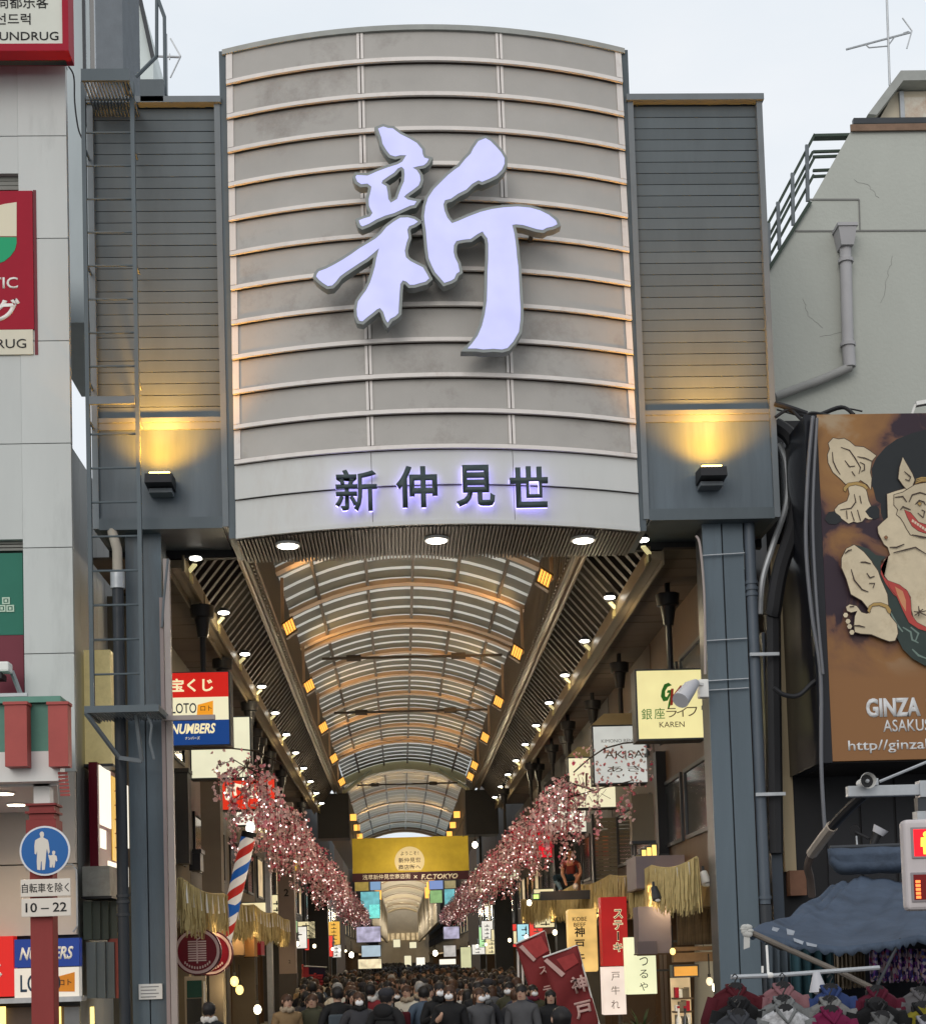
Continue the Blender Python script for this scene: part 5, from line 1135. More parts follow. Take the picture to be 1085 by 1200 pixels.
for sgn, xw in ((-1, -2.6), (1, 3.3)):
    MB().box(xw, xw+sgn*.3, 140, 300, 5.5, 11.2).build('side_wall', mat('far_side_wall', (.16, .14, .11), .6, .15, .3), roof)
    for yy in (142, 150, 160, 172): MB().box(xw-sgn*.1, xw-sgn*.5, yy, yy+.5, 9.0, 10.2).build('lantern_box', lanm, roof)
for yy in (150, 178, 205, 235, 262, 290): light('POINT', (XC, yy, 7.6), 1100, (1, .82, .55), None, .5).name = 'far_fill_light'  # fill lights without fixtures, added to lift the dark far roof and end wall

# welcome banner across the street
bn = thing('street_banner', 'yellow welcome banner hung across the arcade with a dark caption strip', 'banner', (XC, 59, 5.2))
YB2 = 59.0
q = rp(413, 981, 549, 1022, YB2); q2 = rp(413, 1022, 549, 1032, YB2)
yel = mat('mottled_yellow_cloth', (.46, .34, .03), .7, .2, 1.6)
MB().box(q[0], q[1], YB2, YB2+.05, q[2]+.004, q[3]).build('yellow_sheet', yel, bn); MB().box(q2[0], q2[1], YB2, YB2+.05, q2[2], q2[3]).build('caption_strip', mat('plum_cloth', (.05, .015, .02), .7, .1), bn)
pts = [(480+17.5*math.cos(a), 1009-17*math.sin(a)) for a in [R_(d) for d in range(-40, 221, 13)]]
pts = [(u, min(v, 1021)) for u, v in pts]
plate(pts, YB2-.004, mat('cream_cloth', (.6, .52, .3), .7, .05), bn, .01, 'speech_circle')
for tx, v, h, wd in (('ようこそ！', 1000, 4.5, 21), ('新仲見世', 1008, 6, 26), ('商店街へ', 1016, 6, 26)):
    c = at(480, v, YB2); text(tx, c.x, c.z, YB2-.016, h*YB2/F, mat('brown_ink', (.05, .03, .02), .6, 0), bn, width=wd*YB2/F, bold=.012)
wt2 = mat('pale_print', (.5, .62, .5))
c = at(453, 1027.5, YB2); text('浅草新仲見世商店街', c.x, c.z, YB2-.004, 6*YB2/F, mat('cream_print', (0, 0, 0)), bn, width=56*YB2/F, bold=.01)
c = at(487, 1027.5, YB2); text('×', c.x, c.z, YB2-.004, 4*YB2/F, mat('cream_print', (0, 0, 0)), bn)
c = at(515, 1027, YB2); text('F.C.TOKYO', c.x, c.z, YB2-.004, 6*YB2/F, mat('cream_print', (0, 0, 0)), bn, width=43*YB2/F, bold=.035, shear=.2)
for u in (420, 543): MB().tube([at(u, 981, YB2), at(u, 960, YB2)], .02, 6).build('hanging_wire', purl, bn)

# hanging lightboxes
def hanger(t, x, y, zt):
    h = MB(); h.tube([(x, y, 8.5), (x, y, 8.3), (x, y, 8.28), (x, y, 7.95)], [.22, .2, .14, .09], 10); h.build('socket', black_p, t, 'auto')
    MB().tube([(x, y, 7.96), (x, y, zt-.003)], .055, 8).build('hanger_pole', black_p, t, 'auto')
    MB().tube([(x, y, 8.5), (x, y, 8.72)], .05, 8).build('stem', black_p, t)
def lightbox(label, u0, v0, u1, v1, Y, M, d=.28, roofcap=None, frame=steel_d):
    q = rp(u0, v0, u1, v1, Y); cx = (q[0]+q[1])/2
    t = thing('hanging_sign', label, 'sign', (cx, Y+d/2, q[2]), 'lit signs hanging along the arcade')
    MB().box(q[0]-.03, q[1]+.03, Y+.012, Y+d, q[2]-.03, q[3]+.03).build('case', frame, t)
    f_ = MB().box(q[0], q[1], Y, Y+.0115, q[2], q[3]).build('lit_face', M, t)
    if roofcap:
        c = MB(); zt = q[3]+.035; hh = .26
        c.add([(q[0]-.04,Y-.03,zt),(q[1]+.04,Y-.03,zt),(q[1]+.04,Y+d+.03,zt),(q[0]-.04,Y+d+.03,zt),(q[0]+.25,Y+.1,zt+hh),(q[1]-.25,Y+.1,zt+hh),(q[1]-.25,Y+d-.1,zt+hh),(q[0]+.25,Y+d-.1,zt+hh)],
              [(0,3,2,1),(4,5,6,7),(0,1,5,4),(1,2,6,5),(2,3,7,6),(3,0,4,7)]); c.build('top_cap', roofcap, t)
    hanger(t, cx+.05, Y+d/2, q[3]+(.29 if roofcap else .03)); return t, q
Yk = 26.2
t, q = lightbox('yellow lit sign with green and red letters hanging beside the gate column', 747, 785.5, 826, 865, Yk, glow('pale_yellow_box', (1, .88, .42), .8, .06), .5)
grn_l = mat('leaf_green_print', (.05, .28, .03), .5, 0); red_l = mat('tomato_print', (.5, .04, .02), .5, 0); brn_l = mat('brown_print', (.12, .07, .03), .5, 0)
for a in ([(787,803),(783,800),(778,802),(775,809),(774,816),(777,822),(782,821),(785,815),(783,824),(782,830),(784,830),(787,818),(789,808),(782,809),(781,812),(784,812),(781,817),(779,816),(779,810),(782,805)],): plate(a, Yk-.002, grn_l, t, .004, 'letter_mark')
for a in ([(786,807),(789,807),(788,826),(785,827)], [(788,815),(797,803),(799,804),(791,815),(798,823),(802,825),(798,827),(789,817)]): plate(a, Yk-.008, red_l, t, .004, 'letter_mark')
for tx, u, M in (('銀', 758, grn_l), ('座', 773, grn_l), ('ラ', 787, brn_l), ('イ', 799, brn_l), ('フ', 811, brn_l)):
    c = at(u-.5, 837-(u-758)*.06, Yk); text(tx, c.x, c.z, Yk-.002, 13*Yk/F if u < 780 else 11*Yk/F, M, t, width=12.5*Yk/F)
c = at(787, 849, Yk); text('KAREN', c.x, c.z, Yk-.002, 6.5*Yk/F, brn_l, t, width=30*Yk/F)
Yk = 32.5
t, q = lightbox('silver grey lit kimono rental sign with a lit pyramid cap, partly behind blossoms', 696, 851, 761, 917, Yk, glow('silver_box', (.9, .92, .86), .55, .1), .5, mat('cap_tan', (.4, .32, .18), .5, .1))
c = at(728, 868, Yk); text('KIMONO RENTAL', c.x, c.z, Yk-.002, 4*Yk/F, mat('grey_print', (0, 0, 0)), t, width=48*Yk/F)
c = at(731, 884, Yk); text('AKISA', c.x, c.z, Yk-.002, 9*Yk/F, brn_l, t, width=46*Yk/F)
c = at(731, 901, Yk); text('あき', c.x, c.z, Yk-.002, 7*Yk/F, brn_l, t, width=40*Yk/F)
t, q = lightbox('cream lit sign with brush marks and pyramid cap behind the kimono sign', 667, 888, 726, 946, 37.4, CREAM_LIT, .5, mat('cap_olive', (.3, .27, .15), .5, .1))
mk = MB(); Yk = 37.4
for a, b in (((677, 908), (680, 919)), ((675, 913), (672, 918)), ((682, 911), (684, 918)), ((687, 906), (687, 922)), ((692, 926), (700, 929)), ((699, 938), (710, 925)), ((704, 930), (715, 936)), ((690, 933), (694, 940))): mk.bar(at(*a, Yk-.006), at(*b, Yk-.006), .05, .008)
mk.build('brush_mark', brn_l, t)
t, q = lightbox('white lit sign reading KOBE under a black pyramid cap', 639, 922, 692, 975, 43.5, glow('soft_white_box', (1, .93, .75), .75), .5, black_p)
c = at(652, 928.5, 43.5); text('KOBE', c.x, c.z, 43.498, 5*43.5/F, ink, t, width=24*43.5/F, bold=.02)
t, q = lightbox('glowing red sign with an amber emblem among the blossoms', 600, 968, 646, 1005, 49.5, glow('red_box', (1, .02, .04), .75, .1), .4)
mk = MB(); Yk = 49.49
for a, b in (((612, 980), (612, 998)), ((622, 980), (621, 998)), ((608, 985), (628, 984)), ((609, 991), (627, 991)), ((616, 977), (616, 999)), ((613, 998), (608, 1001)), ((622, 997), (628, 1001))): mk.bar(at(*a, Yk), at(*b, Yk), .07, .01)
mk.build('emblem_stroke', glow('amber_print', (1, .45, .08), 1.2), t)
lightbox('cream lit lantern box with a pale cap far along the arcade', 577, 1000, 607, 1030, 57, CREAM_LIT, .4, mat('cap_olive', (0, 0, 0)))
lightbox('small cream lit box beside the yellow banner', 557, 1017, 569, 1045, 66, CREAM_LIT, .4)
# left
Yk = 26.4
t, q = lightbox('red, cream and blue lit lottery sign hanging behind the conduit pole', 200, 789, 268, 872, Yk, CREAM_LIT, .5)
z1_, z2_ = at(234, 817, Yk).z, at(234, 844, Yk).z
MB().box(q[0]-.02, q[1]+.005, Yk-.012, Yk-.001, z1_, q[3]+.01).build('red_band', glow('lottery_red_lit', (1, .02, .01), .55), t)
MB().box(q[0]-.02, q[1]+.005, Yk-.012, Yk-.001, q[2]-.01, z2_).build('blue_band', glow('lottery_blue_lit', (.01, .10, .45), .4), t)
plate([(232, 826), (250, 821), (250, 839), (231, 838)], Yk-.002, glow('lottery_orange_lit', (1, .38, .02), .8), t)
cl_ = glow('cream_letters_lit', (1, .85, .5), .9)
c = at(225, 803, Yk); text('宝くじ', c.x, c.z, Yk-.0125, 16*Yk/F, cl_, t, width=50*Yk/F, bold=.028)
c = at(216, 830, Yk); text('LOTO', c.x, c.z, Yk-.002, 12*Yk/F, mat('navy_print', (0, 0, 0)), t, width=29*Yk/F, bold=.008)
c = at(242, 830, Yk); text('ロト', c.x, c.z, Yk-.007, 6*Yk/F, brn_l, t, width=13*Yk/F)
c = at(227, 854, Yk); text('NUMBERS', c.x, c.z, Yk-.0125, 12*Yk/F, cl_, t, width=52*Yk/F, bold=.03, shear=.25)
c = at(226, 865, Yk); text('ナンバーズ', c.x, c.z, Yk-.0125, 3.6*Yk/F, cl_, t, width=17*Yk/F)
t, q = lightbox('blank pale cream lit box hanging behind the lottery sign', 224.5, 841, 293, 911, 31.2, glow('greenish_cream_box', (.98, .95, .68), .8, .05), .4)
t, q = lightbox('red lit sign with white looping script under the cream box', 261, 914, 322, 948, 36.5, glow('script_red_box', (1, .05, .02), .7, .05), .4)
mk = MB(); Yk = 36.49
for i in range(8):
    u = 266+i*6; pts = [at(u+6*math.cos(a*1.1+i)*.6+a, 928+9*math.sin(a+i*1.3)*(1-.05*i), Yk) for a in [j*.5 for j in range(9)]]
    mk.tube(pts, .035, 5)
mk.build('script_stroke', glow('cream_script', (1, .88, .65), .95), t)
lightbox('white lit strip sign among the left blossoms', 277, 950, 330, 966, 42.5, WHITE_LIT, .3)
lightbox('cream lit sign low among the blossoms', 294, 966, 336, 981, 46.5, glow('cream_sign_two', (1, .8, .42), .85), .3)
lightbox('red lit sign low among the blossoms', 310, 980, 346, 993, 52, glow('red_sign_two', (1, .03, .06), .8), .3)
lightbox('yellow lit sign far along the blossom garland', 342, 1010, 366, 1020, 60, glow('yellow_sign_two', (1, .62, .08), .8), .3)
# extra hanger sockets without a sign near the far left eave
for i, yy in enumerate((41, 45.5, 50)):
    for sgn, xx in ((-1, -3.75), (1, 4.65)):
        t = thing('eave_hanger', '%s black tapered hanger socket under the side ceiling %s' % (('first', 'second', 'third')[i], 'over the barber pole' if sgn < 0 else 'behind the KOBE sign'), 'hanger', (xx, yy, 7.9), 'black hanger sockets under the side ceilings')
        hanger(t, xx, yy, 7.2)

# ------------------------------------------------------------------ shop buildings along the arcade
WL, WR = -4.45, 5.35
sid = mat('brown_siding', (.075, .053, .038), .6, .15, 1.5, streak=.3)
ivory = mat('ivory_shop_wall', (.17, .145, .105), .65, .1, 1.5)
dkw = mat('charcoal_shop_wall', (.05, .05, .05), .6, .15, 1.5)
shop_lit = glow('warm_shop_interior', (1, .72, .4), .55, .35)
win_lit = glow('warm_window', (1, .75, .42), .5, .3)
def shop(sgn, y0, y1, M, label, lit=True, win=None, top=8.68, Mlow=None):
    if y0 > 60: top = 13.5
    x = WL if sgn < 0 else WR; s = -sgn
    t = thing('shop_building', label, 'building', (x+sgn*2, (y0+y1)/2, .1))
    MB().box(x, x+sgn*4, y0+.01, y1-.01, 3.5, top).build('upper_wall', M, t)
    MB().box(x+sgn*.02, x+sgn*4, y0+.01, y0+.4, .1, 3.49).build('pier', Mlow or M, t); MB().box(x+sgn*.02, x+sgn*4, y1-.4, y1-.01, .1, 3.49).build('pier', Mlow or M, t)
    it = MB().box(x+sgn*1.6, x+sgn*1.7, y0+.41, y1-.41, .1, 3.49).build('interior', shop_lit if lit else dkw, t)
    MB().box(x-sgn*.0-sgn*.12, x+sgn*.02, y0+.02, y1-.02, 3.0, 3.48).build('fascia', Mlow or wood, t)
    n = max(2, int((y1-y0)/2.2))
    for r_, (za, zb5) in enumerate(((4.3, 5.6), (6.4, 7.7))):
        for k in range(n):
            ya = y0+.5+k*(y1-y0-1)/n; yb5 = ya+(y1-y0-1)/n-.35
            f = MB(); f.box(x-sgn*.05, x+sgn*.0-sgn*.001, ya, yb5, za, za+.07); f.box(x-sgn*.05, x-sgn*.001, ya, yb5, zb5-.07, zb5); f.box(x-sgn*.05, x-sgn*.001, ya, ya+.07, za+.07, zb5-.07); f.box(x-sgn*.05, x-sgn*.001, yb5-.07, yb5, za+.07, zb5-.07)
            o = f.build('window', steel_d, t)
            MB().box(x-sgn*.02, x-sgn*.001, ya+.072, yb5-.072, za+.072, zb5-.072).build('pane', win_lit if (win and (k+r_) % 3 == win-1) else glass_d, o)
    for k in range(int((y1-y0)/1.4)):                                  # shelves and goods glow in the lit shop front
        MB().box(x+sgn*.6, x+sgn*1.59, y0+.6+k*1.35, y0+.65+k*1.35, .1, 2.9).build('shelf_divider', wood, t)
    return t
shop(-1, 26.5, 33, ivory, 'ivory walled shop with the two round maroon signs', True, None)
shop(-1, 33, 40, grey_w, 'grey shop building behind the barber pole', True, 2)
shop(-1, 40, 47.5, tan_w, 'tan shop building beside the numbered column', True)
shop(-1, 47.6, 58, dkw, 'charcoal shop building beyond the numbered column', True, 1)
shop(-1, 58.1, 70, grey_w, 'grey shop building near the dark end box across from the red lit sign', True, 2)
shop(1, 25.5, 31.5, wood, 'dark timber shop front with reed blinds and bulbs beside the gate column', True)
shop(1, 31.6, 38, sid, 'tan shop building with the steak signs hanging outside', True, 3)
shop(1, 38.1, 47, grey_w, 'grey shop building behind the crouching figure', True)
shop(1, 47.1, 58, dkw, 'charcoal shop building under the glowing red sign', True, 2)
shop(1, 58.1, 70, tan_w, 'tan shop building far along beyond the red flags', True, 1)
for sgn in (-1, 1):
    for i, (ya, yb6) in enumerate(((72, 84), (84.2, 98), (98.2, 106), (122, 160), (160, 300))):
        shop(sgn, ya, yb6, (dkw, sid, dkw, sid, dkw)[i], 'far shop building %s, %s' % ('on the barber pole side' if sgn < 0 else 'on the flag side', ('just past the banner', 'second past the banner', 'third past the banner', 'past the bright opening', 'at the far end of the arcade')[i]), True, 1 if i % 2 else None)
lw = light
for y in (28, 36, 44, 53): lw('AREA', (WL+.5, y, 3.3), 55, (1, .74, .42), None, .6, aim=(WL+2.5, y, .5)).name = 'shop_light'
for y in (28, 35, 44, 53): lw('AREA', (WR-.5, y, 3.3), 55, (1, .74, .42), None, .6, aim=(WR-2.5, y, .5)).name = 'shop_light'
for y in (66, 80, 96): lw('POINT', (XC, y, 5.0), 140, (1, .84, .6), None, .3).name = 'shop_light'
# bright fittings round the far opening
def litsign(label, a, b, c, d, Y, M, cat='sign', name='lit_sign', edge=True):
    q = rp(a, b, c, d, Y); t = thing(name, label, cat, ((q[0]+q[1])/2, Y, q[2]))
    MB().box(q[0], q[1], Y, Y+.02, q[2], q[3]).build('lit_face', M, t); MB().box(q[0]-.03, q[1]+.03, Y+.021, Y+.3, q[2]-.03, q[3]+.03).build('case', steel_d, t); return t
cyan = glow('cyan_screen', (.3, .85, .9), .5, .3)
FAR = [('small brown and gold lit sign below the banner corner', 416, 1033, 432, 1044, glow('brown_gold', (.6, .42, .1), .5, .3)),
 ('pale blue lit panel left of the distant roof', 434, 1033, 446, 1043, glow('pale_blue', (.35, .55, .85), .6)),
 ('cyan lit facade left of the distant roof', 423, 1045, 445, 1073, cyan), ('narrow cyan lit strip nearest the distant roof', 433, 1060, 445, 1076, glow('cyan_two', (.3, 1, .85), .8, .3)),
 ('periwinkle lit panel right of the distant roof', 503, 1032, 519, 1042, glow('periwinkle', (.35, .48, .9), .6)), ('lime green lit sign right of the distant roof', 504, 1043.5, 518, 1058, glow('lime', (.5, .85, .35), .5, .2)),
 ('ochre lit sign under the banner end', 521, 1032, 534, 1041, glow('ochre', (.6, .5, .25), .5, .3)), ('cyan striped lit sign under the banner end', 521, 1042, 533, 1063, cyan), ('small pink lit sign beside the cyan stripes', 536, 1041, 543, 1052, glow('pink_lit', (1, .3, .5), .8)),
 ('white lit sign tall beside the blossom garland', 545, 1032, 551, 1046, WHITE_LIT)]
for l_, a, b, c, d, M in FAR: litsign(l_, a, b, c, d, 112, M)
for i, (l_, a, b, c, d, Y, M) in enumerate((
 ('lavender lit shop display under the left blossom garland', 418, 1086, 446, 1104, 95, glow('lavender_display', (.8, .75, 1), .55, .45)),
 ('pale blue lit shop fascia deep on the barber pole side', 424, 1108, 446, 1121, 95, glow('pale_blue_fascia', (.6, .75, .85), .7, .1)),
 ('cream shop front glow above the crowd on the barber pole side', 420, 1124, 447, 1135, 94, glow('cream_front', (1, .85, .55), .9, .4)),
 ('small cream lit box in the far distance near the crowd', 461, 1101, 469, 1110, 150, CREAM_LIT), ('second small cream lit box in the far distance', 480, 1104, 488, 1111, 150, CREAM_LIT), ('bright cream lit door far down the arcade', 474, 1120, 482, 1134, 150, CREAM_LIT), ('far yellow lit box low over the crowd', 488, 1122, 498, 1136, 150, WHITE_LIT),
 ('lavender lit shop display under the right blossom garland', 520, 1086, 538, 1100, 95, glow('lavender_display', (0, 0, 0), 1)),
 ('white lit shop fascia deep on the flag side', 515, 1124, 534, 1130, 92, WHITE_LIT), ('pale lit shop window deep on the flag side', 520, 1108, 534, 1121, 92, glow('pale_window', (.85, .8, .75), .6, .3)),
 ('yellow green lit box sign above the crowd on the flag side', 540, 1110, 552, 1134, 66, glow('green_cream', (.85, .85, .5), .7, .1)))):
    litsign(l_, a, b, c, d, Y, M)
lw('POINT', (XC, 114, 5), 700, (.8, .95, 1), None, .5).name = 'shop_light'
t = thing('end_building', 'dim building closing the far end of the arcade', 'building', (XC, 305, .1)); MB().box(-14, 15, 304, 312, .1, 26).build('wall', mat('far_end_wall', (.4, .34, .25), .7, .2, .3), t)
for k in range(9): MB().box(-4+k, -3.3+k, 303.8, 303.99, 6, 7.4).build('window', win_lit, t)
for y_ in (30, 38, 47, 57): lw('POINT', (XC, y_, 5.6), 230, (1, .84, .66), None, .4).name = 'arcade_fill_light'  # fill lights added in mid-air to brighten blossoms and crowd, no fixtures
sg = random.Random(21); pal = [((1, .86, .5), 'cream'), ((1, .95, .85), 'white'), ((1, .08, .06), 'red'), ((1, .55, .1), 'amber'), ((.5, .9, 1), 'pale blue'), ((1, .4, .55), 'pink'), ((.6, 1, .5), 'pale green')]
ptxt = 'first second third fourth fifth sixth seventh eighth ninth tenth eleventh twelfth thirteenth fourteenth'.split()
for sgn in (-1, 1):
    for k in range(13):
        y_ = 43+k*4.6; col, cn_2 = pal[sg.choices(range(7), (4, 4, 2, 2, 1, 1, 1))[0]]; wd = sg.uniform(.45, .8); ht = sg.uniform(.5, 1.5)
        x_ = (WL+.05+wd/2) if sgn < 0 else (WR-.05-wd/2); z_ = sg.uniform(2.35, 3.3)
        t = thing('shop_sign', '%s lit sign jutting from the shop wall, %s along on the %s side' % (cn_2, ptxt[k], 'barber pole' if sgn < 0 else 'flag'), 'sign', (x_, y_, z_), 'small lit signs jutting from the shop walls')
        MB().box(x_-wd/2, x_+wd/2, y_, y_+.012, z_, z_+ht).build('lit_face', glow('shop_sign_'+cn_2.replace(' ', '_'), col, .85, .12), t); MB().box(x_-wd/2-.03, x_+wd/2+.03, y_+.013, y_+.2, z_-.03, z_+ht+.03).build('case', steel_d, t)
        mk = MB()
        for j in range(int(ht/.22)): mk.box(x_-wd*.25, x_+wd*.25*sg.uniform(.2, 1), y_-.008, y_-.001, z_+.08+j*.22, z_+.12+j*.22); mk.box(x_-.02, x_+.02, y_-.016, y_-.009, z_+.06+j*.22, z_+.2+j*.22)
        mk.build('brush_mark', ink if cn_2 != 'red' else white_p, t)
        if k % 2 == 0:
            yb_ = y_+2.2; xb2 = x_+sgn*-.5; t = thing('lamp_bulb', 'small warm bulb hanging %s along the %s side shop eaves' % (ptxt[k], 'barber pole' if sgn < 0 else 'flag'), 'lamp', (xb2, yb_, 2.9), 'small bulbs along the shop eaves'); MB().ell((xb2, yb_, 2.9), (.07, .07, .085)).build('bulb', glow('eave_bulb', (1, .85, .55), 5), t, True); MB().tube([(xb2, yb_, 2.98), (xb2, yb_, 3.3)], .012, 5).build('cord', black_p, t)
# columns of the arcade
def acolumn(label, a, b, v0, Y, M, M2=None, num=None, vn=0):
    q = rp(a, v0, b, 1200, Y); t = thing('arcade_column', label, 'column', ((q[0]+q[1])/2, Y+.3, .1))
    zc = at((a+b)/2, 1141, Y).z if M2 else .1
    MB().box(q[0], q[1], Y, Y+.6, zc, min(q[3], 8.5)).build('shaft', M, t)
    if M2: MB().box(q[0]-.02, q[1]+.02, Y-.02, Y+.62, .1, zc-.003).build('base', M2, t)
    if num: c = at((a+b)/2, vn, Y); text(num, c.x, c.z, Y-.002, 8.5*Y/F, ink if M is not black_p else galv, t, bold=.02)
    return t
pkg = mat('pinkish_column', (.27, .215, .19), .6, .08, 1.5)
t = acolumn('pinkish grey arcade column numbered 2 with a dark base', 326, 345.5, 940, 47, pkg, mat('dark_column_base', (.06, .055, .055), .6, .1), '2', 1046)
c = at(335, 1127, 47); text('2', c.x+.12, c.z, 46.998, 4*47/F, ink, t)
acolumn('black arcade column numbered 3 under the blossom garland', 362, 385, 1010, 66, black_p, None, '3', 1062)
acolumn('dark arcade column beyond the red flags', 580, 601, 1000, 66, mat('blue_black_column', (.03, .035, .04), .5, .1))
acolumn('dark arcade column hidden partly by the blossoms', 652, 672, 960, 47, mat('blue_black_column', (0, 0, 0)))
# round maroon shop signs
maroon_l = mat('maroon_enamel', (.13, .006, .014), .3, .12, 3)
for (u, v, Y, r_, lab) in ((231.5, 1115, 27, 27.5, 'round maroon shop sign with a pale rim and hanging scroll emblem, nearer one'), (247, 1117, 28.6, 26, 'round maroon shop sign half hidden behind its twin')):
    c = at(u, v, Y); R1 = r_*Y/F
    t = thing('round_sign', lab, 'sign', (c.x, Y, c.z-R1), 'round maroon signs of the ivory shop')
    MB().tube([(c.x, Y, c.z), (c.x, Y+.14, c.z)], R1, 36).build('rim', mat('dark_maroon_rim', (.09, .012, .02), .4, .05), t, 'auto')
    MB().tube([(c.x, Y-.006, c.z), (c.x, Y-.001, c.z)], R1*.94, 36).build('pale_ring', mat('pale_pink_ring', (.5, .36, .34), .5, .05), t)
    MB().tube([(c.x, Y-.012, c.z), (c.x, Y-.0065, c.z)], R1*.82, 36).build('face', maroon_l, t)
    eb = MB(); pm = mat('pale_pink_ring', (0, 0, 0))
    for k in range(9): eb.box(c.x-.16*R1/.42+.004*k*0, c.x+.16*R1/.42, Y-.02, Y-.0125, c.z+R1*(.42-.1*k)-.012, c.z+R1*(.42-.1*k)+.012)
    eb.box(c.x-.012, c.x+.012, Y-.026, Y-.0205, c.z-R1*.5, c.z+R1*.5); eb.tube([(c.x, Y-.02, c.z+R1*.5), (c.x+.05, Y-.02, c.z+R1*.56), (c.x+.04, Y-.02, c.z+R1*.68), (c.x-.03, Y-.02, c.z+R1*.7)], .014, 6)
    for k in range(11):
        a = R_(222+k*9.6); eb.box(c.x+R1*.69*math.cos(a)-.012, c.x+R1*.69*math.cos(a)+.012, Y-.02, Y-.0125, c.z+R1*.69*math.sin(a)-.022, c.z+R1*.69*math.sin(a)+.022)
    eb.build('scroll_emblem', pm, t)
    MB().bar((c.x-R1*.9, Y+.07, c.z+R1*.3), (WL, Y+.07, c.z+R1*.3), .05).build('bracket', steel_d, t)
# ivory shop door
q = rp(217, 1144, 242, 1215, 31.5)
dr = thing('shop_door', 'pale framed shop door with dark green glass below the round signs', 'door', ((q[0]+q[1])/2, 31.5, q[2]))
MB().box(q[0], q[1], 31.5, 31.6, q[2], q[3]).build('frame', mat('pale_door_frame', (.4, .35, .28), .6, .08), dr)
p = rp(219.5, 1149, 237, 1169, 31.5); MB().box(p[0], p[1], 31.48, 31.499, p[2], p[3]).build('pane', mat('green_glass', (.02, .07, .06), .2, .1), dr)
p = rp(219.5, 1170, 237, 1200, 31.5); MB().box(p[0], p[1], 31.48, 31.499, p[2], p[3]).build('pane', glass_d, dr)
p = rp(239, 1150, 241, 1175, 31.5); MB().box(p[0], p[1], 31.46, 31.499, p[2], p[3]).build('handle', white_p, dr)
# projecting pilasters and pipes on the left wall
for i, (a, b, v0, v1, Y, M, lab) in enumerate(((236, 259, 915, 1045, 33, mat('beige_pilaster', (.19, .16, .125), .7, .1, 2), 'beige pilaster behind the lit cream box'), (206, 221, 905, 1012, 30.5, dkw, 'dark recess panel beside the conduit pole'), (222, 235, 1000, 1020, 31, black_p, 'black air vent box above the straw fringe'), (246, 262, 1120, 1220, 33, mat('beige_pilaster', (0, 0, 0)), 'beige pilaster right of the round signs'), (312, 318, 980, 1200, 42, galv, 'grey pipe up the wall beside the numbered column'))):
    q = rp(a, v0, b, v1, Y); t = thing('wall_pilaster', lab, 'pilaster', ((q[0]+q[1])/2, Y+.2, q[2])); MB().box(q[0], q[1], Y, Y+.5, q[2], q[3]).build('shaft', M, t); MB().box(q[0]-.03, q[1]+.03, Y-.03, Y+.51, q[3]+.002, q[3]+.08).build('cap', M, t)
# barber pole
bp = thing('barber_pole', 'tilted red, white and blue barber pole with a lit white top', 'barber pole', at(258, 1118, 31))
A_, B_ = at(262, 1106, 30.5), at(291, 982, 30.5); nseg, ns = 40, 20
mb = MB(); d = (B_-A_).normalized(); ax = d.orthogonal().normalized(); b2 = d.cross(ax); Rb = .145; V = []
nseg, ns = 60, 24
for i in range(nseg+1):
    p = A_.lerp(B_, i/nseg)
    for k in range(ns): an = 2*math.pi*(k/ns+i/nseg*2.6); V.append(p+(ax*math.cos(an)+b2*math.sin(an))*Rb)
mb.v = [tuple(p) for p in V]
for i in range(nseg):
    for k in range(ns): mb.f.append((i*ns+k, i*ns+(k+1) % ns, (i+1)*ns+(k+1) % ns, (i+1)*ns+k)); mb.mi.append((0, 1, 0, 2)[k*4//ns])
mb.build('striped_drum', [mat('pole_white', (.7, .66, .6), .35, 0, emit=(1, .9, .8), es=.25), mat('pole_red', (.45, .03, .03), .35, 0, emit=(1, .06, .03), es=.15), mat('pole_blue', (.02, .12, .4), .35, 0, emit=(.03, .2, .8), es=.15)], bp, True)
MB().tube([B_, B_+d*.12], .15, 16).build('collar', black_p, bp, 'auto'); MB().tube([A_-d*.06, A_], .16, 16).build('collar', mat('pole_blue', (0, 0, 0)), bp, 'auto'); MB().ell(B_+d*.2, (.09, .09, .13)).build('globe', glow('white_globe', (1, .98, .95), 3), bp, True)
p = A_.lerp(B_, .34); MB().tube([p-d*.06, p+d*.06], .155, 16).build('collar', mat('pole_blue', (0, 0, 0)), bp, 'auto'); MB().bar(p, (WL, p.y, p.z), .05).build('bracket', steel_d, bp)
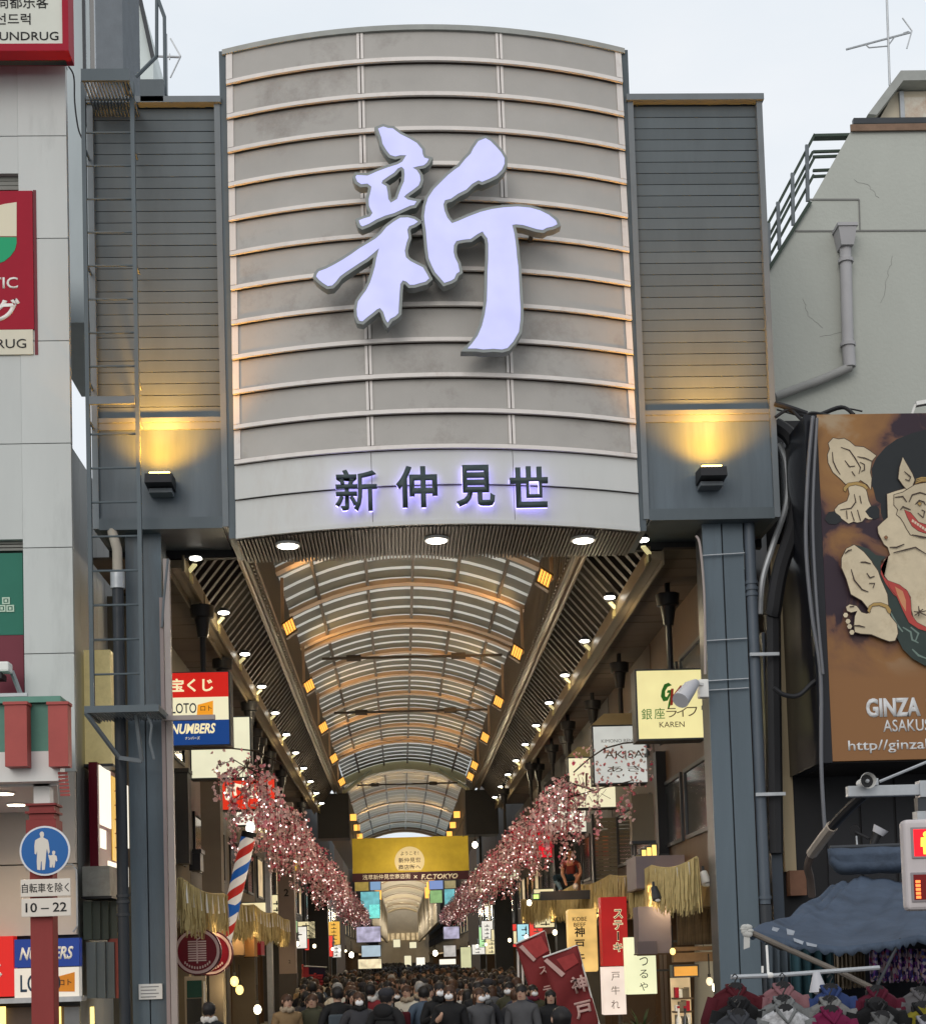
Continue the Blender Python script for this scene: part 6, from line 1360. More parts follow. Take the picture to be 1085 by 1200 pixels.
# boxes, lamps, banner on the left
def gloss(label, a, b, c, d, Y, M, dep=.4, name='awning_box', cat='awning'):
    q = rp(a, b, c, d, Y); t = thing(name, label, cat, ((q[0]+q[1])/2, Y+dep/2, q[2])); MB().box(q[0], q[1], Y, Y+dep, q[2], q[3]).build('body', M, t); MB().box(q[0]-.01, q[1]+.01, Y-.01, Y+dep+.01, q[2]-.03, q[2]-.002).build('lower_trim', wood, t); return t
gloss('beige front of a shop awning box under the straw fringe', 273, 1090, 286, 1119, 36, mat('beige_box', (.4, .26, .14), .6, .08), 1.2)
gloss('orange side of a shop awning box under the straw fringe', 286.5, 1097, 298, 1121, 36.2, mat('orange_box', (.5, .25, .08), .6, .08), 1.2); gloss('small crimson box beside the orange awning box', 298.5, 1103, 306, 1119, 37, red_s, 1)
def bulb(label, u, v, Y, r_, M, pw, colr=(1, .75, .4)):
    c = at(u, v, Y); t = thing('lamp_bulb', label, 'lamp', c); MB().ell(c, (r_, r_, r_*1.25), 12, 8).build('bulb', M, t, True); MB().tube([c+Vector((0, 0, r_*1.2)), c+Vector((0, 0, r_*2.2))], r_*.45, 8).build('holder', black_p, t, 'auto')
    MB().tube([c+Vector((0, 0, r_*2.2)), c+Vector((0, 0, r_*2.2+.35))], .012, 5).build('cord', black_p, t)
    if pw: light('POINT', c-Vector((0, .3, .1)), pw, colr, None, .1).name = 'bulb_light'
wb = glow('warm_bulb', (1, .72, .22), 2.2)
bulb('upper of two yellow globe lamps on the ivory shop wall', 275, 1150, 33, .09, wb, 18); bulb('lower of two yellow globe lamps on the ivory shop wall', 281, 1160, 33.2, .085, wb, 0); bulb('tilted bright spotlight bulb low by the beige pilaster', 302, 1183, 34, .085, glow('white_warm_bulb', (1, .9, .6), 5), 20)
bulb('clear bulb glowing brightest in the timber shop beside the gate column', 840, 1157, 26.5, .085, glow('hot_bulb', (1, .9, .65), 14), 25); bulb('unlit looking clear bulb left of the bright one', 831, 1150, 26.7, .06, glow('dim_bulb', (1, .8, .5), 1.2), 0); bulb('small bulb at the edge of the purple post', 788, 1115, 27, .05, wb, 0)
bulb('small white bulb hanging below the straw fringe near the flags', 620, 1058, 40, .06, glow('hot_bulb', (0, 0, 0), 1), 12); bulb('white bulb on a thread over the distant crowd', 412, 1119, 60, .09, glow('hot_bulb', (0, 0, 0), 1), 12); bulb('white bulb beside the yellow banner corner', 556.5, 990, 58, .1, glow('hot_bulb', (0, 0, 0), 1), 0); bulb('white bulb far off near the flag side fascia', 510, 1117, 80, .12, glow('hot_bulb', (0, 0, 0), 1), 10)
fb = thing('nobori_banner', 'dark indigo banner with a red brush character on a red pole', 'banner', at(355, 1215, 44))
q = rp(357, 1133, 382, 1215, 44); MB().box(q[0], q[1], 44, 44.02, q[2], q[3]).build('cloth', mat('indigo_cloth', (.02, .015, .035), .9, .1), fb); MB().box(q[0]-.01, q[0]+.14, 43.985, 43.998, q[2], q[3]).build('red_edge', mat('red_edge_cloth', (.3, .03, .04), .8, .1), fb)
c = at(370, 1151, 44); text('寿', c.x, c.z, 43.998, 22*44/F, mat('red_edge_cloth', (0, 0, 0)), fb, width=20*44/F, bold=.03, ext=.01)
MB().tube([at(355, 1130, 44), at(355.5, 1230, 44)], .03, 6).build('pole', red_p, fb); MB().tube([at(355, 1132, 44), at(383, 1133.5, 44)], .02, 6).build('cross_pole', galv, fb)
# right side: steak signs, flags, ledge, blinds
def vsign(label, a, b, c, d, Y, M, chars, cu_, cv0, cv1, ch, M2, dep=.3, name='vertical_sign', bold=.02, rnd_=0.0, w_=None):
    q = rp(a, b, c, d, Y); t = thing(name, label, 'sign', ((q[0]+q[1])/2, Y+dep/2, q[2]))
    o = MB().box(q[0], q[1], Y, Y+dep, q[2], q[3]).build('lit_body', M, t)
    if rnd_: bevel(o, rnd_, 4)
    for i, s_ in enumerate(chars):
        v = lerp(cv0, cv1, i/max(1, len(chars)-1)); p = at(cu_, v, Y); text(s_, p.x, p.z, Y-.002, ch*Y/F*(.28 if s_ == 'ー' else 1) if s_ != 'ー' else ch*Y/F*.2, M2, t, width=(w_ or ch)*Y/F if s_ != 'ー' else ch*Y/F*.95, bold=bold, rot=R_(90) if s_ == 'ー' else 0)
    MB().bar((q[1], Y+dep/2, q[3]-.1), (WR, Y+dep/2, q[3]-.1), .04).build('bracket', steel_d, t)
    return t, q
t, q = vsign('tall amber lit lantern sign for beef below the straw fringe', 666.5, 1065, 700, 1139, 33, glow('amber_gradient', (1, .62, .2), .75, .25), '神戸牛', 679, 1092, 1122, 12, ink, .5, rnd_=.06)
c = at(679, 1077, 33); text('KOBE', c.x, c.z, 32.998, 5*33/F, brn_l, t, width=17*33/F, bold=.01); c = at(679, 1083.5, 33); text('BEEF', c.x, c.z, 32.998, 4.5*33/F, brn_l, t, width=14*33/F, bold=.01)
t, q = vsign('tall red lit sign with outlined steak lettering', 705, 1051, 735, 1132, 30.5, glow('steak_red', (1, .03, .03), .3, .15), 'ステーキ', 724, 1071, 1110, 11.5, glow('cream_letters_lit', (0, 0, 0), 1), .4, bold=.05)
for i, s_ in enumerate('ステーキ'):
    v = lerp(1071, 1110, i/3); p = at(724, v, 30.5); text(s_, p.x, p.z, 30.49, (11.5 if s_ != 'ー' else 2.2)*30.5/F*.88, ink, t, width=11*30.5/F*.88, bold=.0, rot=R_(90) if s_ == 'ー' else 0)
t, q = vsign('white lit sign with loose brush writing under the red steak sign', 707, 1133, 733, 1189, 30.6, glow('pinkish_white_box', (1, .82, .7), .85, .1), '戸牛れ', 721, 1144, 1177, 10, brn_l, .4, bold=-.005)
t, q = vsign('greenish cream lit sign with four brush characters beside the purple post', 734, 1098, 768.5, 1165, 29, glow('green_cream_box', (.95, .95, .6), .9, .05), 'いつるや', 754, 1112, 1156, 10, mat('olive_ink', (.04, .05, .02), .6, 0), .35, bold=0)
flag_m = mat('maroon_flag_cloth', (.19, .028, .03), .85, .15, 3)
def flag(label, pts, Y, chars, pos, ang):
    t = thing('nobori_flag', label, 'flag', at(*pts[2], Y), 'maroon flags leaning over the crowd')
    P4 = [at(u, v, Y) for u, v in pts]; mb = MB(); n1, n2 = 8, 20; V = []
    for j in range(n2+1):
        for i in range(n1+1):
            p = P4[0].lerp(P4[1], i/n1).lerp(P4[3].lerp(P4[2], i/n1), j/n2); V.append((p.x, p.y+.05*math.sin(j*.5+i*.5), p.z))
    mb.add(V, [(j*(n1+1)+i, (j+1)*(n1+1)+i, (j+1)*(n1+1)+i+1, j*(n1+1)+i+1) for j in range(n2) for i in range(n1)])
    o = mb.build('cloth', flag_m, t, True); o.modifiers.new('s', 'SOLIDIFY').thickness = .008
    MB().tube([P4[0], P4[1]], .015, 6).build('cross_pole', white_p, t); MB().tube([P4[1], P4[2]], .015, 6).build('side_pole', white_p, t)
    for (s_, u, v, h) in chars: c = at(u, v, Y); text(s_, c.x, c.z, Y-.07, h*Y/F, mat('faded_pink_print', (.55, .36, .33), .8, .1), t, bold=.03, rot=ang)
    for (a, b, c2, d2, M) in pos: plate([a, b, c2, d2], Y-.075, M, t, .004, 'crest_patch')
pkp = mat('faded_pink_print', (.55, .36, .33), .8, .1); pr_ = mat('crest_red', (.36, .05, .05), .8, .2, 8)
flag('upper leaning maroon flag with a crest patch', [(604, 1106), (638, 1091), (668, 1215), (640, 1225)], 26.6, (('ス', 636, 1137, 9), ('テ', 641, 1160, 10), ('キ', 647, 1182, 12)), (((611, 1106), (634, 1097), (643, 1114), (628, 1123), pr_), ((608, 1110), (612, 1107), (628, 1124), (625, 1127), pkp)), R_(10))
flag('lower leaning maroon flag with large pale characters', [(636, 1122), (676, 1108), (706, 1215), (663, 1225)], 26.0, (('神', 678, 1153, 20), ('戸', 683, 1183, 20)), (((652, 1124), (672, 1117), (678, 1128), (662, 1138), pr_), ((637, 1126), (641, 1123), (662, 1141), (658, 1145), pkp)), R_(12))
for u, lab in ((607, 'white flag pole standing nearest the crowd'), (612, 'white flag pole standing beside its twin')):
    t = thing('flag_pole', lab, 'pole', at(u+1, 1210, 27), 'white flag poles'); MB().tube([at(u, 1115, 27), at(u+1.5, 1210, 27)], .02, 6).build('pole', white_p, t); MB().tube([at(u-1, 1114, 27), at(u+1, 1113, 27)], .03, 6).build('cap', galv, t)
pur = mat('purple_grey_paint', (.17, .145, .16), .6, .08, 2)
gloss('purple grey box post hanging below the fringe', 748, 1062, 786, 1117, 28, pur, .6, 'box_post', 'post'); gloss('purple grey ledge above the straw fringe', 745, 1002, 832, 1040, 28.6, pur, 1.2, 'ledge', 'ledge')
gloss('dark grey bent plate under the box post', 747, 1103, 770, 1118, 27.9, mat('plum_grey', (.12, .10, .11), .5, .1), .08, 'bent_plate', 'plate')
for k, (a, b, v0, v1) in enumerate(((745, 751, 1003, 1009), (752, 757, 996, 1007), (758, 763, 993, 1005), (764, 769, 990, 1003))): litsign(['lowest small amber light on the ledge', 'second small amber light on the ledge', 'third small amber light on the ledge', 'highest small amber light on the ledge'][k], a, v0, b, v1, 29.5, glow('ledge_amber', (1, .72, .2), 1.3), 'light', 'ledge_light')
q = rp(697, 958, 736, 1042, 37.5); t = thing('roller_shutter', 'grey slatted roller shutter between the blossoms and the ledge', 'shutter', ((q[0]+q[1])/2, 37.5, q[2]))
MB().box(q[0]-.06, q[0], 37.45, 37.7, q[2], q[3]+.1).box(q[1], q[1]+.06, 37.45, 37.7, q[2], q[3]+.1).build('frame', steel_d, t)
for k in range(19): h = (q[3]-q[2])/19; MB().box(q[0]+.004, q[1]-.004, 37.5+.01*(k % 2), 37.55, q[2]+k*h+.008, q[2]+(k+1)*h-.006).build('slat', mat('olive_grey_slat', (.19, .18, .13), .5, .12), t)
for k, (a, b, v0, v1, M, lab) in enumerate(((740, 766, 930, 985, ivory, 'tan window shutter panel above the ledge lights'), (770, 800, 880, 1000, black_p, 'black vertical panel behind the yellow lit sign'), (806, 812, 880, 985, mat('olive_post', (.2, .16, .1), .6, .1), 'olive timber post above the reed blind'), (818, 824, 900, 990, mat('olive_post', (0, 0, 0)), 'olive timber post nearest the gate column'))):
    q = rp(a, v0, b, v1, 30+k*.2); t = thing('wall_panel', lab, 'panel', ((q[0]+q[1])/2, 30+k*.2, q[2])); MB().box(q[0], q[1], 30+k*.2, 30.3+k*.2, q[2], q[3]).build('board', M, t); MB().box(q[0]-.02, q[1]+.02, 29.97+k*.2, 30.29+k*.2, q[2]-.06, q[2]-.003).build('bottom_rail', steel_d, t)
# timber shop details
rbm = mat('reed_brown', (.12, .085, .05), .8, .25, 6)
t = thing('reed_blind', 'dark reed blind under the straw fringe of the timber shop', 'blind', at(815, 1110, 27.2)); q = rp(793, 1064, 842, 1107, 27.2)
for k in range(34): x = lerp(q[0], q[1], (k+.5)/34); MB().tube([(x, 27.2+.012*math.sin(k*2.1), q[2]), (x+.01*math.sin(k), 27.2, q[3])], .011, 5).build('reed', rbm, t)
MB().tube([(q[0], 27.2, q[3]), (q[1], 27.2, q[3])], .025, 6).build('roll', rbm, t); MB().box(q[0], q[1], 27.23, 27.25, q[2], q[3]).build('backing', black_p, t)
t = thing('timber_beam', 'pair of dark timber beams over the shelves of the timber shop', 'beam', at(812, 1125, 27.1)); 
for v0, v1 in ((1109, 1114), (1116, 1127)): q = rp(789, v0, 846, v1, 27.1); MB().box(q[0], q[1], 27.1, 27.3, q[2], q[3]).build('beam', mat('lit_timber', (.2, .12, .06), .6, .2, 4), t)
litsign('small orange lit sign over the shelves of the timber shop', 790, 1132.5, 817, 1143.5, 27, glow('orange_sign', (1, .45, .08), .7, .15))
t = thing('goods_shelf', 'lit shelf of small boxed goods in the timber shop', 'shelf', at(800, 1215, 27.4)); q = rp(789, 1146, 812, 1215, 27.4)
MB().box(q[0], q[1], 27.6, 27.65, q[2], q[3]).build('back', shop_lit, t)
for r_ in range(3):
    zz = lerp(q[3]-.35, q[2]+.1, r_/2.5); MB().box(q[0], q[1], 27.3, 27.599, zz-.03, zz).build('board', wood, t)
    for k in range(4): x = lerp(q[0]+.03, q[1]-.1, k/3.6); MB().box(x, x+.07, 27.35, 27.5, zz+.002, zz+rnd.uniform(.1, .2)).build('packet', [red_s, white_p, ivory, tan_w][(k+r_) % 4], t)
for k, (a, b, v0, v1) in enumerate(((793, 799, 1185, 1215), (801, 806, 1180, 1215))): 
    t = thing('bottle', ['pale bottle at the front of the goods shelf', 'dark bottle beside the pale one on the goods shelf'][k], 'bottle', at((a+b)/2, v1, 27.0)); p = at((a+b)/2, v1, 27.0); MB().tube([p, p+Vector((0, 0, .3)), p+Vector((0, 0, .38)), p+Vector((0, 0, .5))], [.05, .05, .02, .02], 10).build('body', [white_p, glass_d][k], t, 'auto'); MB().tube([p+Vector((0, 0, .5)), p+Vector((0, 0, .54))], .024, 8).build('cap', red_s, t)
pl = thing('spiky_plant', 'dark spiky potted plant between the lit signs and the timber shop', 'plant', at(752, 1225, 27.6)); p = at(752, 1200, 27.6)
MB().tube([p-Vector((0, 0, .8)), p-Vector((0, 0, .25))], [.16, .22], 12).build('pot', mat('dark_pot', (.05, .04, .035), .6, .1), pl, 'auto')
lf = mat('dark_leaf', (.03, .05, .02), .5, .2, 5)
for k in range(34):
    a = rnd.uniform(0, 6.28); e_ = rnd.uniform(.1, 1.35); L2 = rnd.uniform(.4, .7); d = Vector((math.cos(a)*math.cos(e_), math.sin(a)*math.cos(e_), math.sin(e_))); s_ = d.cross(Vector((0, 0, 1))).normalized()*.022
    b = p-Vector((0, 0, .25)); mdl = b+d*L2*.55+Vector((0, 0, .03)); MB().add([b-s_*.6, b+s_*.6, mdl+s_, mdl-s_, b+d*L2-Vector((0, 0, .08))], [(0, 1, 2, 3), (3, 2, 4)]).build('leaf', lf, pl)
# small spotlights on the fringe rope (right)
for (u, v, Y, lab) in ((828, 1030, 25.5, 'white clip spotlight at the gate column end of the straw fringe'), (770, 1048, 27, 'dark clip spotlight in the middle of the straw fringe')):
    t = thing('clip_spotlight', lab, 'lamp', at(u, v, Y)); M = white_p if u > 800 else steel_d
    MB().tube([at(u-4, v-8, Y), at(u, v+6, Y-.1)], [.06, .085], 12).build('shade', M, t, 'auto'); MB().bar(at(u-4, v-8, Y), at(u-5, v-14, Y+.1), .04).build('clip', steel_d, t); MB().ell(at(u+.5, v+7, Y-.1), (.05, .05, .03)).build('bulb', white_p, t, True)

# ------------------------------------------------------------------ straw fringes
def fringe(label, P0, P1, h0, h1, n, seed):
    r = random.Random(seed); t = thing('straw_fringe', label, 'garland', P0, 'straw fringe garlands along the shop eaves')
    pts = [P0.lerp(P1, i/12)-Vector((0, 0, .10*math.sin(math.pi*i/12))) for i in range(13)]
    MB().tube(pts, .022, 6).build('rope', straw, t)
    mb = MB(); d = (P1-P0).normalized()
    for i in range(n):
        s_ = r.random(); p = seg(pts, s_*.999); clump = .78+.22*abs(math.sin(s_*n*.03+seed)); h = lerp(h0, h1, s_)*r.uniform(.6, 1.05)*clump; w_ = r.uniform(.008, .02)
        o = Vector((r.uniform(-.04, .04), 0, 0)); q_ = p+o+d*r.uniform(-.08, .08)-Vector((r.uniform(-.05, .05), 0, h)); wv = Vector((w_*r.choice((-1, 1)), w_*.8, 0))
        mb.add([p+o, p+o+wv, q_+wv*.8, q_], [(0, 1, 2, 3)])
    tag(mb.build('straw_strand', straw, t), kind='stuff')
    for k in range(max(3, int((P1-P0).length/.8))):
        p = seg(pts, min(.99, (k+.5)/max(3, int((P1-P0).length/.8)))); a = r.uniform(-.4, .4); pg = MB()
        x_, y_ = math.cos(a)*.05, .04
        pg.add([p+Vector((-x_, -.06, -.02)), p+Vector((x_, -.06+y_, -.02)), p+Vector((x_*1.3, -.07+y_, -.2)), p+Vector((-x_*.7, -.07, -.2)), p+Vector((x_*1.6, -.09+y_, -.36)), p+Vector((-x_*.3, -.09, -.36))], [(0, 1, 2, 3), (3, 2, 4, 5)])
        pg.build('paper_streamer', white_p, t)
LY = (22.9+1.2, 30, 36, 42, 49); XLf = -3.42
for i in range(4):
    P0, P1 = Vector((XLf-.0, LY[i], 3.62)), Vector((XLf, LY[i+1], 3.62)); fringe('straw fringe garland with paper streamers, ' + ['beside the conduit pole', 'under the barber pole', 'above the awning boxes', 'in front of the numbered column'][i], P0, P1, .85, .75, 900, i)
RYs = (24.2, 28, 33, 39, 46, 54); 
for i in range(5):
    x0_, x1_ = 4.72-.09*i, 4.72-.09*(i+1); P0, P1 = Vector((x0_, RYs[i], 3.72+.1*i)), Vector((x1_, RYs[i+1], 3.72+.1*(i+1))); fringe('straw fringe garland with paper streamers, ' + ['over the reed blind', 'above the purple box post', 'over the lit steak signs', 'below the crouching figure', 'farthest behind the flags'][i], P0, P1, .85, .8, 900, 20+i)

ORD = 'first second third fourth fifth sixth seventh eighth ninth tenth eleventh twelfth thirteenth fourteenth fifteenth sixteenth seventeenth eighteenth nineteenth'.split()
def ordinal(i):
    if i < 19: return ORD[i]
    t_, u_ = divmod(i+1, 10); tens = ('twenty', 'thirty', 'forty', 'fifty')[t_-2]
    return tens+'-'+ORD[u_-1] if u_ else tens[:-1]+'ieth'
# ------------------------------------------------------------------ blossom garlands
pinks = [mat('deep_pink_petal', (.92, .42, .48), .6, .12, 9, trans=.45), mat('pale_pink_petal', (.95, .74, .74), .6, .08, 9, trans=.45), mat('red_pink_petal', (.75, .12, .2), .6, .15, 9, trans=.3)]
wire = mat('blossom_wire', (.05, .035, .025), .7, .1)
def flower(mb, c, r_, rr):
    mb.cur = rr.choices((0, 1, 2), (4, 8, 1))[0]
    n = Vector((rr.uniform(-1, 1), rr.uniform(-1, .4), rr.uniform(-1, 1))).normalized(); a = n.orthogonal().normalized(); b = n.cross(a); V = [c]; Fc = []
    for k in range(10):
        an = math.pi*2*k/10; q_ = r_ if k % 2 == 0 else r_*.55; V.append(c+(a*math.cos(an)+b*math.sin(an))*q_+n*(r_*.35 if k % 2 == 0 else .12*r_))
    V.append(c-n*r_*.5)
    for k in range(10): Fc += [(0, 1+k, 1+(k+1) % 10)]
    for k in range(0, 10, 2): Fc.append((11, 1+(k+2) % 10, 1+k))
    mb.add(V, Fc)
def blossom_proto(seed, dens):
    rr = random.Random(seed); w_ = MB(); fl_ = MB()
    led = MB()
    for k in range(12):                                             # arching twig, then hanging strings
        y0 = rr.uniform(-1.3, 1.3); x0 = rr.uniform(-.62, .62); z0 = .55-.5*(x0/.9)**2+rr.uniform(-.2, .2)
        pts = [Vector((-.1, 0, .6)), Vector((x0*.5, y0*.5, z0+.15)), Vector((x0, y0, z0))]; w_.tube(pts, .010, 4, False)
        L2 = rr.uniform(.4, 1.15); led.ell(pts[2]-Vector((0, .05, rr.uniform(.1, L2))), (.015, .015, .018), 6, 4); end = Vector((x0+rr.uniform(-.12, .12), y0, z0-L2)); w_.tube([pts[2], end], .005, 3, False)
        for j in range(int(dens*rr.uniform(.7, 1.3))): s_ = rr.random(); flower(fl_, pts[2].lerp(end, s_)+Vector((rr.uniform(-.08, .08), rr.uniform(-.12, .12), rr.uniform(-.05, .05))), rr.uniform(.028, .054), rr)
        for j in range(5): s_ = rr.random(); flower(fl_, pts[1].lerp(pts[2], s_)+Vector((rr.uniform(-.05, .05), rr.uniform(-.05, .05), rr.uniform(-.05, .05))), rr.uniform(.03, .05), rr)
    return w_, fl_, led
protos = []
for k in range(4):
    w_, fl_, led = blossom_proto(k+50, 17); protos.append((w_.mesh('twig', wire), fl_.mesh('blossom', pinks), led.mesh('fairy_light', glow('fairy_light', (1, .72, .68), 5))))
GRP = 'artificial blossom sprays in two garlands along the arcade'
for sgn in (-1, 1):
    y = 28.2 if sgn < 0 else 30.0; i = 0
    while y < 112:
        x = (-2.72 if sgn < 0 else 3.38); z = (5.05 if sgn < 0 else 5.05)
        if sgn < 0 and i < 2: x, z = -2.75+.1*i, 5.2
        t = thing('blossom_spray', 'pink blossom spray, %s from the gate in the %s side garland' % (ordinal(i), 'barber pole' if sgn < 0 else 'flag'), 'blossom', (x+rnd.uniform(-.1, .1), y, z+rnd.uniform(-.1, .1)), GRP+(' (barber pole side)' if sgn < 0 else ' (flag side)'))
        t.scale = (1 if rnd.random() < .5 else -1, 1, rnd.uniform(.9, 1.08))
        if i == 0: t['label'] = 'pink artificial blossom spray nearest the gate on the %s side' % ('barber pole' if sgn < 0 else 'flag')
        wm_, fm_, lm_ = protos[rnd.randrange(4)]
        for nm, me in (('twig', wm_), ('blossom', fm_), ('fairy_light', lm_)):
            o = bpy.data.objects.new(nm, me); COL.objects.link(o); o.parent = t
            if nm != 'twig': o['kind'] = 'stuff'
        y += 1.75 if y < 60 else 2.3; i += 1
# long thin arching twigs at the near ends
tb_ = MB(); tb_.tube([at(226, 876, 26), at(262, 876, 26.3), at(300, 880, 26.6), at(330, 895, 27), at(350, 925, 27.4)], .014, 5)
rr = random.Random(4)
t = thing('blossom_twig', 'sparse arching blossom twig in front of the blank cream box', 'blossom', at(226, 876, 26)); tb_.build('twig', wire, t); fb_ = MB()
for u, v in ((250, 884), (262, 878), (272, 888), (261, 894), (283, 880), (255, 898), (274, 903), (280, 900), (292, 884), (300, 890), (296, 898), (308, 897), (270, 905), (305, 888), (312, 905), (318, 899)): flower(fb_, at(u+rr.uniform(-2, 2), v+rr.uniform(-2, 2), 26.3), rr.uniform(.03, .05), rr)
tag(fb_.build('blossom', pinks, t), kind='stuff')
t = thing('blossom_twig', 'sparse arching blossom twig across the kimono rental sign', 'blossom', at(770, 868, 29)); tb_ = MB(); tb_.tube([at(768, 868, 29), at(730, 871, 29.3), at(708, 877, 29.5), at(690, 889, 29.8), at(672, 905, 30)], .016, 5); tb_.tube([at(740, 915, 30), at(700, 925, 30), at(665, 935, 30)], .012, 5); tb_.build('twig', wire, t); fb_ = MB()
for k in range(120):
    u = rr.uniform(672, 764); v = rr.uniform(874, 925); flower(fb_, at(u, v, 29.6+rr.uniform(-.2, .2)), rr.uniform(.025, .045), rr)
for k in range(50): u = rr.uniform(722, 746); flower(fb_, at(u, rr.uniform(918, 962), 29.4), rr.uniform(.03, .05), rr)
tag(fb_.build('blossom', pinks, t), kind='stuff')

# ------------------------------------------------------------------ people
skin_m = mat('skin', (.45, .28, .20), .55, .06, 3); hair_b = mat('black_hair', (.014, .012, .012), .5, .1, 4); hair_br = mat('brown_hair', (.06, .03, .018), .5, .1, 4); hair_g = mat('grey_hair', (.25, .25, .25), .5, .1, 4)
trou = mat('dark_trousers', (.02, .02, .025), .8, .1); shoe = mat('dark_shoes', (.02, .018, .016), .5, .1); mask_w = mat('white_face_mask', (.75, .75, .76), .7, .03); eye_m = mat('dark_eye', (.012, .01, .01), .3, 0); lip_m = mat('lip', (.28, .11, .09), .5, 0)
COATS = [('black', (.012, .012, .013)), ('charcoal', (.035, .035, .04)), ('navy', (.015, .02, .045)), ('dark brown', (.04, .025, .018)), ('grey', (.075, .075, .08)), ('olive', (.05, .05, .03)), ('cream', (.5, .46, .38)), ('camel', (.2, .13, .065)), ('deep red', (.16, .015, .02)), ('slate blue', (.06, .085, .12))]
coat_m = [(n_, mat(n_.replace(' ', '_')+'_coat', c, .8, .15, 5, .1, 60)) for n_, c in COATS]
def skin_body(J, E_, root=0, lev=1):
    """one continuous figure grown over a skeleton: J = [(co, rx, ry)], E_ = edges"""
    me = bpy.data.meshes.new('person'); me.from_pydata([j[0] for j in J], E_, [])
    o = bpy.data.objects.new('person', me); COL.objects.link(o)
    m_ = o.modifiers.new('skin', 'SKIN'); m_.use_smooth_shade = True
    for i, j in enumerate(J):
        d = me.skin_vertices[0].data[i]; d.radius = (j[1], j[2]); d.use_root = (i == root)
    s_ = o.modifiers.new('sub', 'SUBSURF'); s_.levels = lev; s_.render_levels = lev
    dg = bpy.context.evaluated_depsgraph_get(); dg.update(); ev = o.evaluated_get(dg); out = bpy.data.meshes.new_from_object(ev)
    bpy.data.objects.remove(o); return out
def human(arm, stride, lean=0.0, bulk=1.0):
    L = [((0, .0, .93), .15*bulk, .11*bulk), ((0, .0+lean*.3, 1.12), .155*bulk, .115*bulk), ((0, lean*.7, 1.30), .18*bulk, .125*bulk), ((0, lean*.9, 1.40), .12, .09), ((0, lean-.005, 1.47), .055, .055), ((0, lean-.025, 1.535), .07, .08), ((0, lean-.03, 1.605), .076, .095), ((0, lean-.015, 1.665), .055, .07)]
    E_ = [(0, 1), (1, 2), (2, 3), (3, 4), (4, 5), (5, 6), (6, 7)]
    for s_, a in ((-1, arm[0]), (1, arm[1])):
        n = len(L); sh = (s_*.165*bulk, lean*.85, 1.375)
        if a == 'down': P_ = [(s_*.215*bulk, lean*.6+.02, 1.10), (s_*.215*bulk, lean*.5-.06, .88), (s_*.225*bulk, lean*.5-.085, .79), (s_*.22*bulk, lean*.5-.10, .73)]
        elif a == 'pocket': P_ = [(s_*.245*bulk, lean*.6+.06, 1.12), (s_*.20*bulk, lean*.5-.09, .97), (s_*.17*bulk, lean*.5-.12, .92), (s_*.15*bulk, lean*.5-.12, .90)]
        else: P_ = [(s_*.25*bulk, lean*.6-.04, 1.13), (s_*.12, lean-.26, 1.24), (s_*.075, lean-.31, 1.30), (s_*.06, lean-.32, 1.35)]
        L += [(sh, .07*bulk, .075*bulk), (P_[0], .055*bulk, .055*bulk), (P_[1], .042*bulk, .042*bulk), (P_[2], .035, .024), (P_[3], .03, .018)]
        E_ += [(3, n), (n, n+1), (n+1, n+2), (n+2, n+3), (n+3, n+4)]
    for s_ in (-1, 1):
        n = len(L); st = s_*stride
        L += [((s_*.095, 0, .84), .095, .095), ((s_*.10, -.02-st*.5, .48), .065, .068), ((s_*.10, .03-st, .09), .042, .045), ((s_*.105, -.10-st, .035), .04, .028)]
        E_ += [(0, n), (n, n+1), (n+1, n+2), (n+2, n+3)]
    return skin_body(L, E_)
def head_detail(me):
    """nose and ears joined to the figure; one mesh"""
    bm = bmesh.new(); bm.from_mesh(me)
    return bm
BODIES = []
for arm, st, ln, bk2 in ((('down', 'down'), .12, -.02, 1.08), (('pocket', 'pocket'), .05, 0, 1.12), (('phone', 'down'), .10, -.03, 1.05), (('down', 'pocket'), .14, -.02, 1.15), (('phone', 'phone'), .04, -.02, 1.08)):
    me = human(arm, st, ln, bk2)
    hs_ = MB(); hs_.add([(0, ln-.158, 1.585), (-.016, ln-.125, 1.585), (.016, ln-.125, 1.585), (0, ln-.125, 1.63)], [(0, 1, 3), (0, 3, 2), (0, 2, 1)])
    for s_ in (-1, 1): hs_.ell((s_*.08, ln-.02, 1.60), (.012, .024, .034), 6, 5)
    bm = bmesh.new(); bm.from_mesh(me); tmp = hs_.mesh('t', skin_m); bm.from_mesh(tmp); bpy.data.meshes.remove(tmp); bm.to_mesh(me); bm.free()
    me.materials.clear()
    for M in (skin_m, coat_m[0][1], trou, shoe): me.materials.append(M)
    for p in me.polygons:
        c = p.center; 
        if c.z > 1.495: k = 0
        elif c.z < .09: k = 3
        elif c.z < .80 and abs(c.x) < .19: k = 2
        elif c.z < .83 and abs(c.x) >= .19: k = 0
        elif c.y < -.275 and c.z > 1.2: k = 0
        else: k = 1
        p.material_index = k; p.use_smooth = True
    BODIES.append((me, ln))
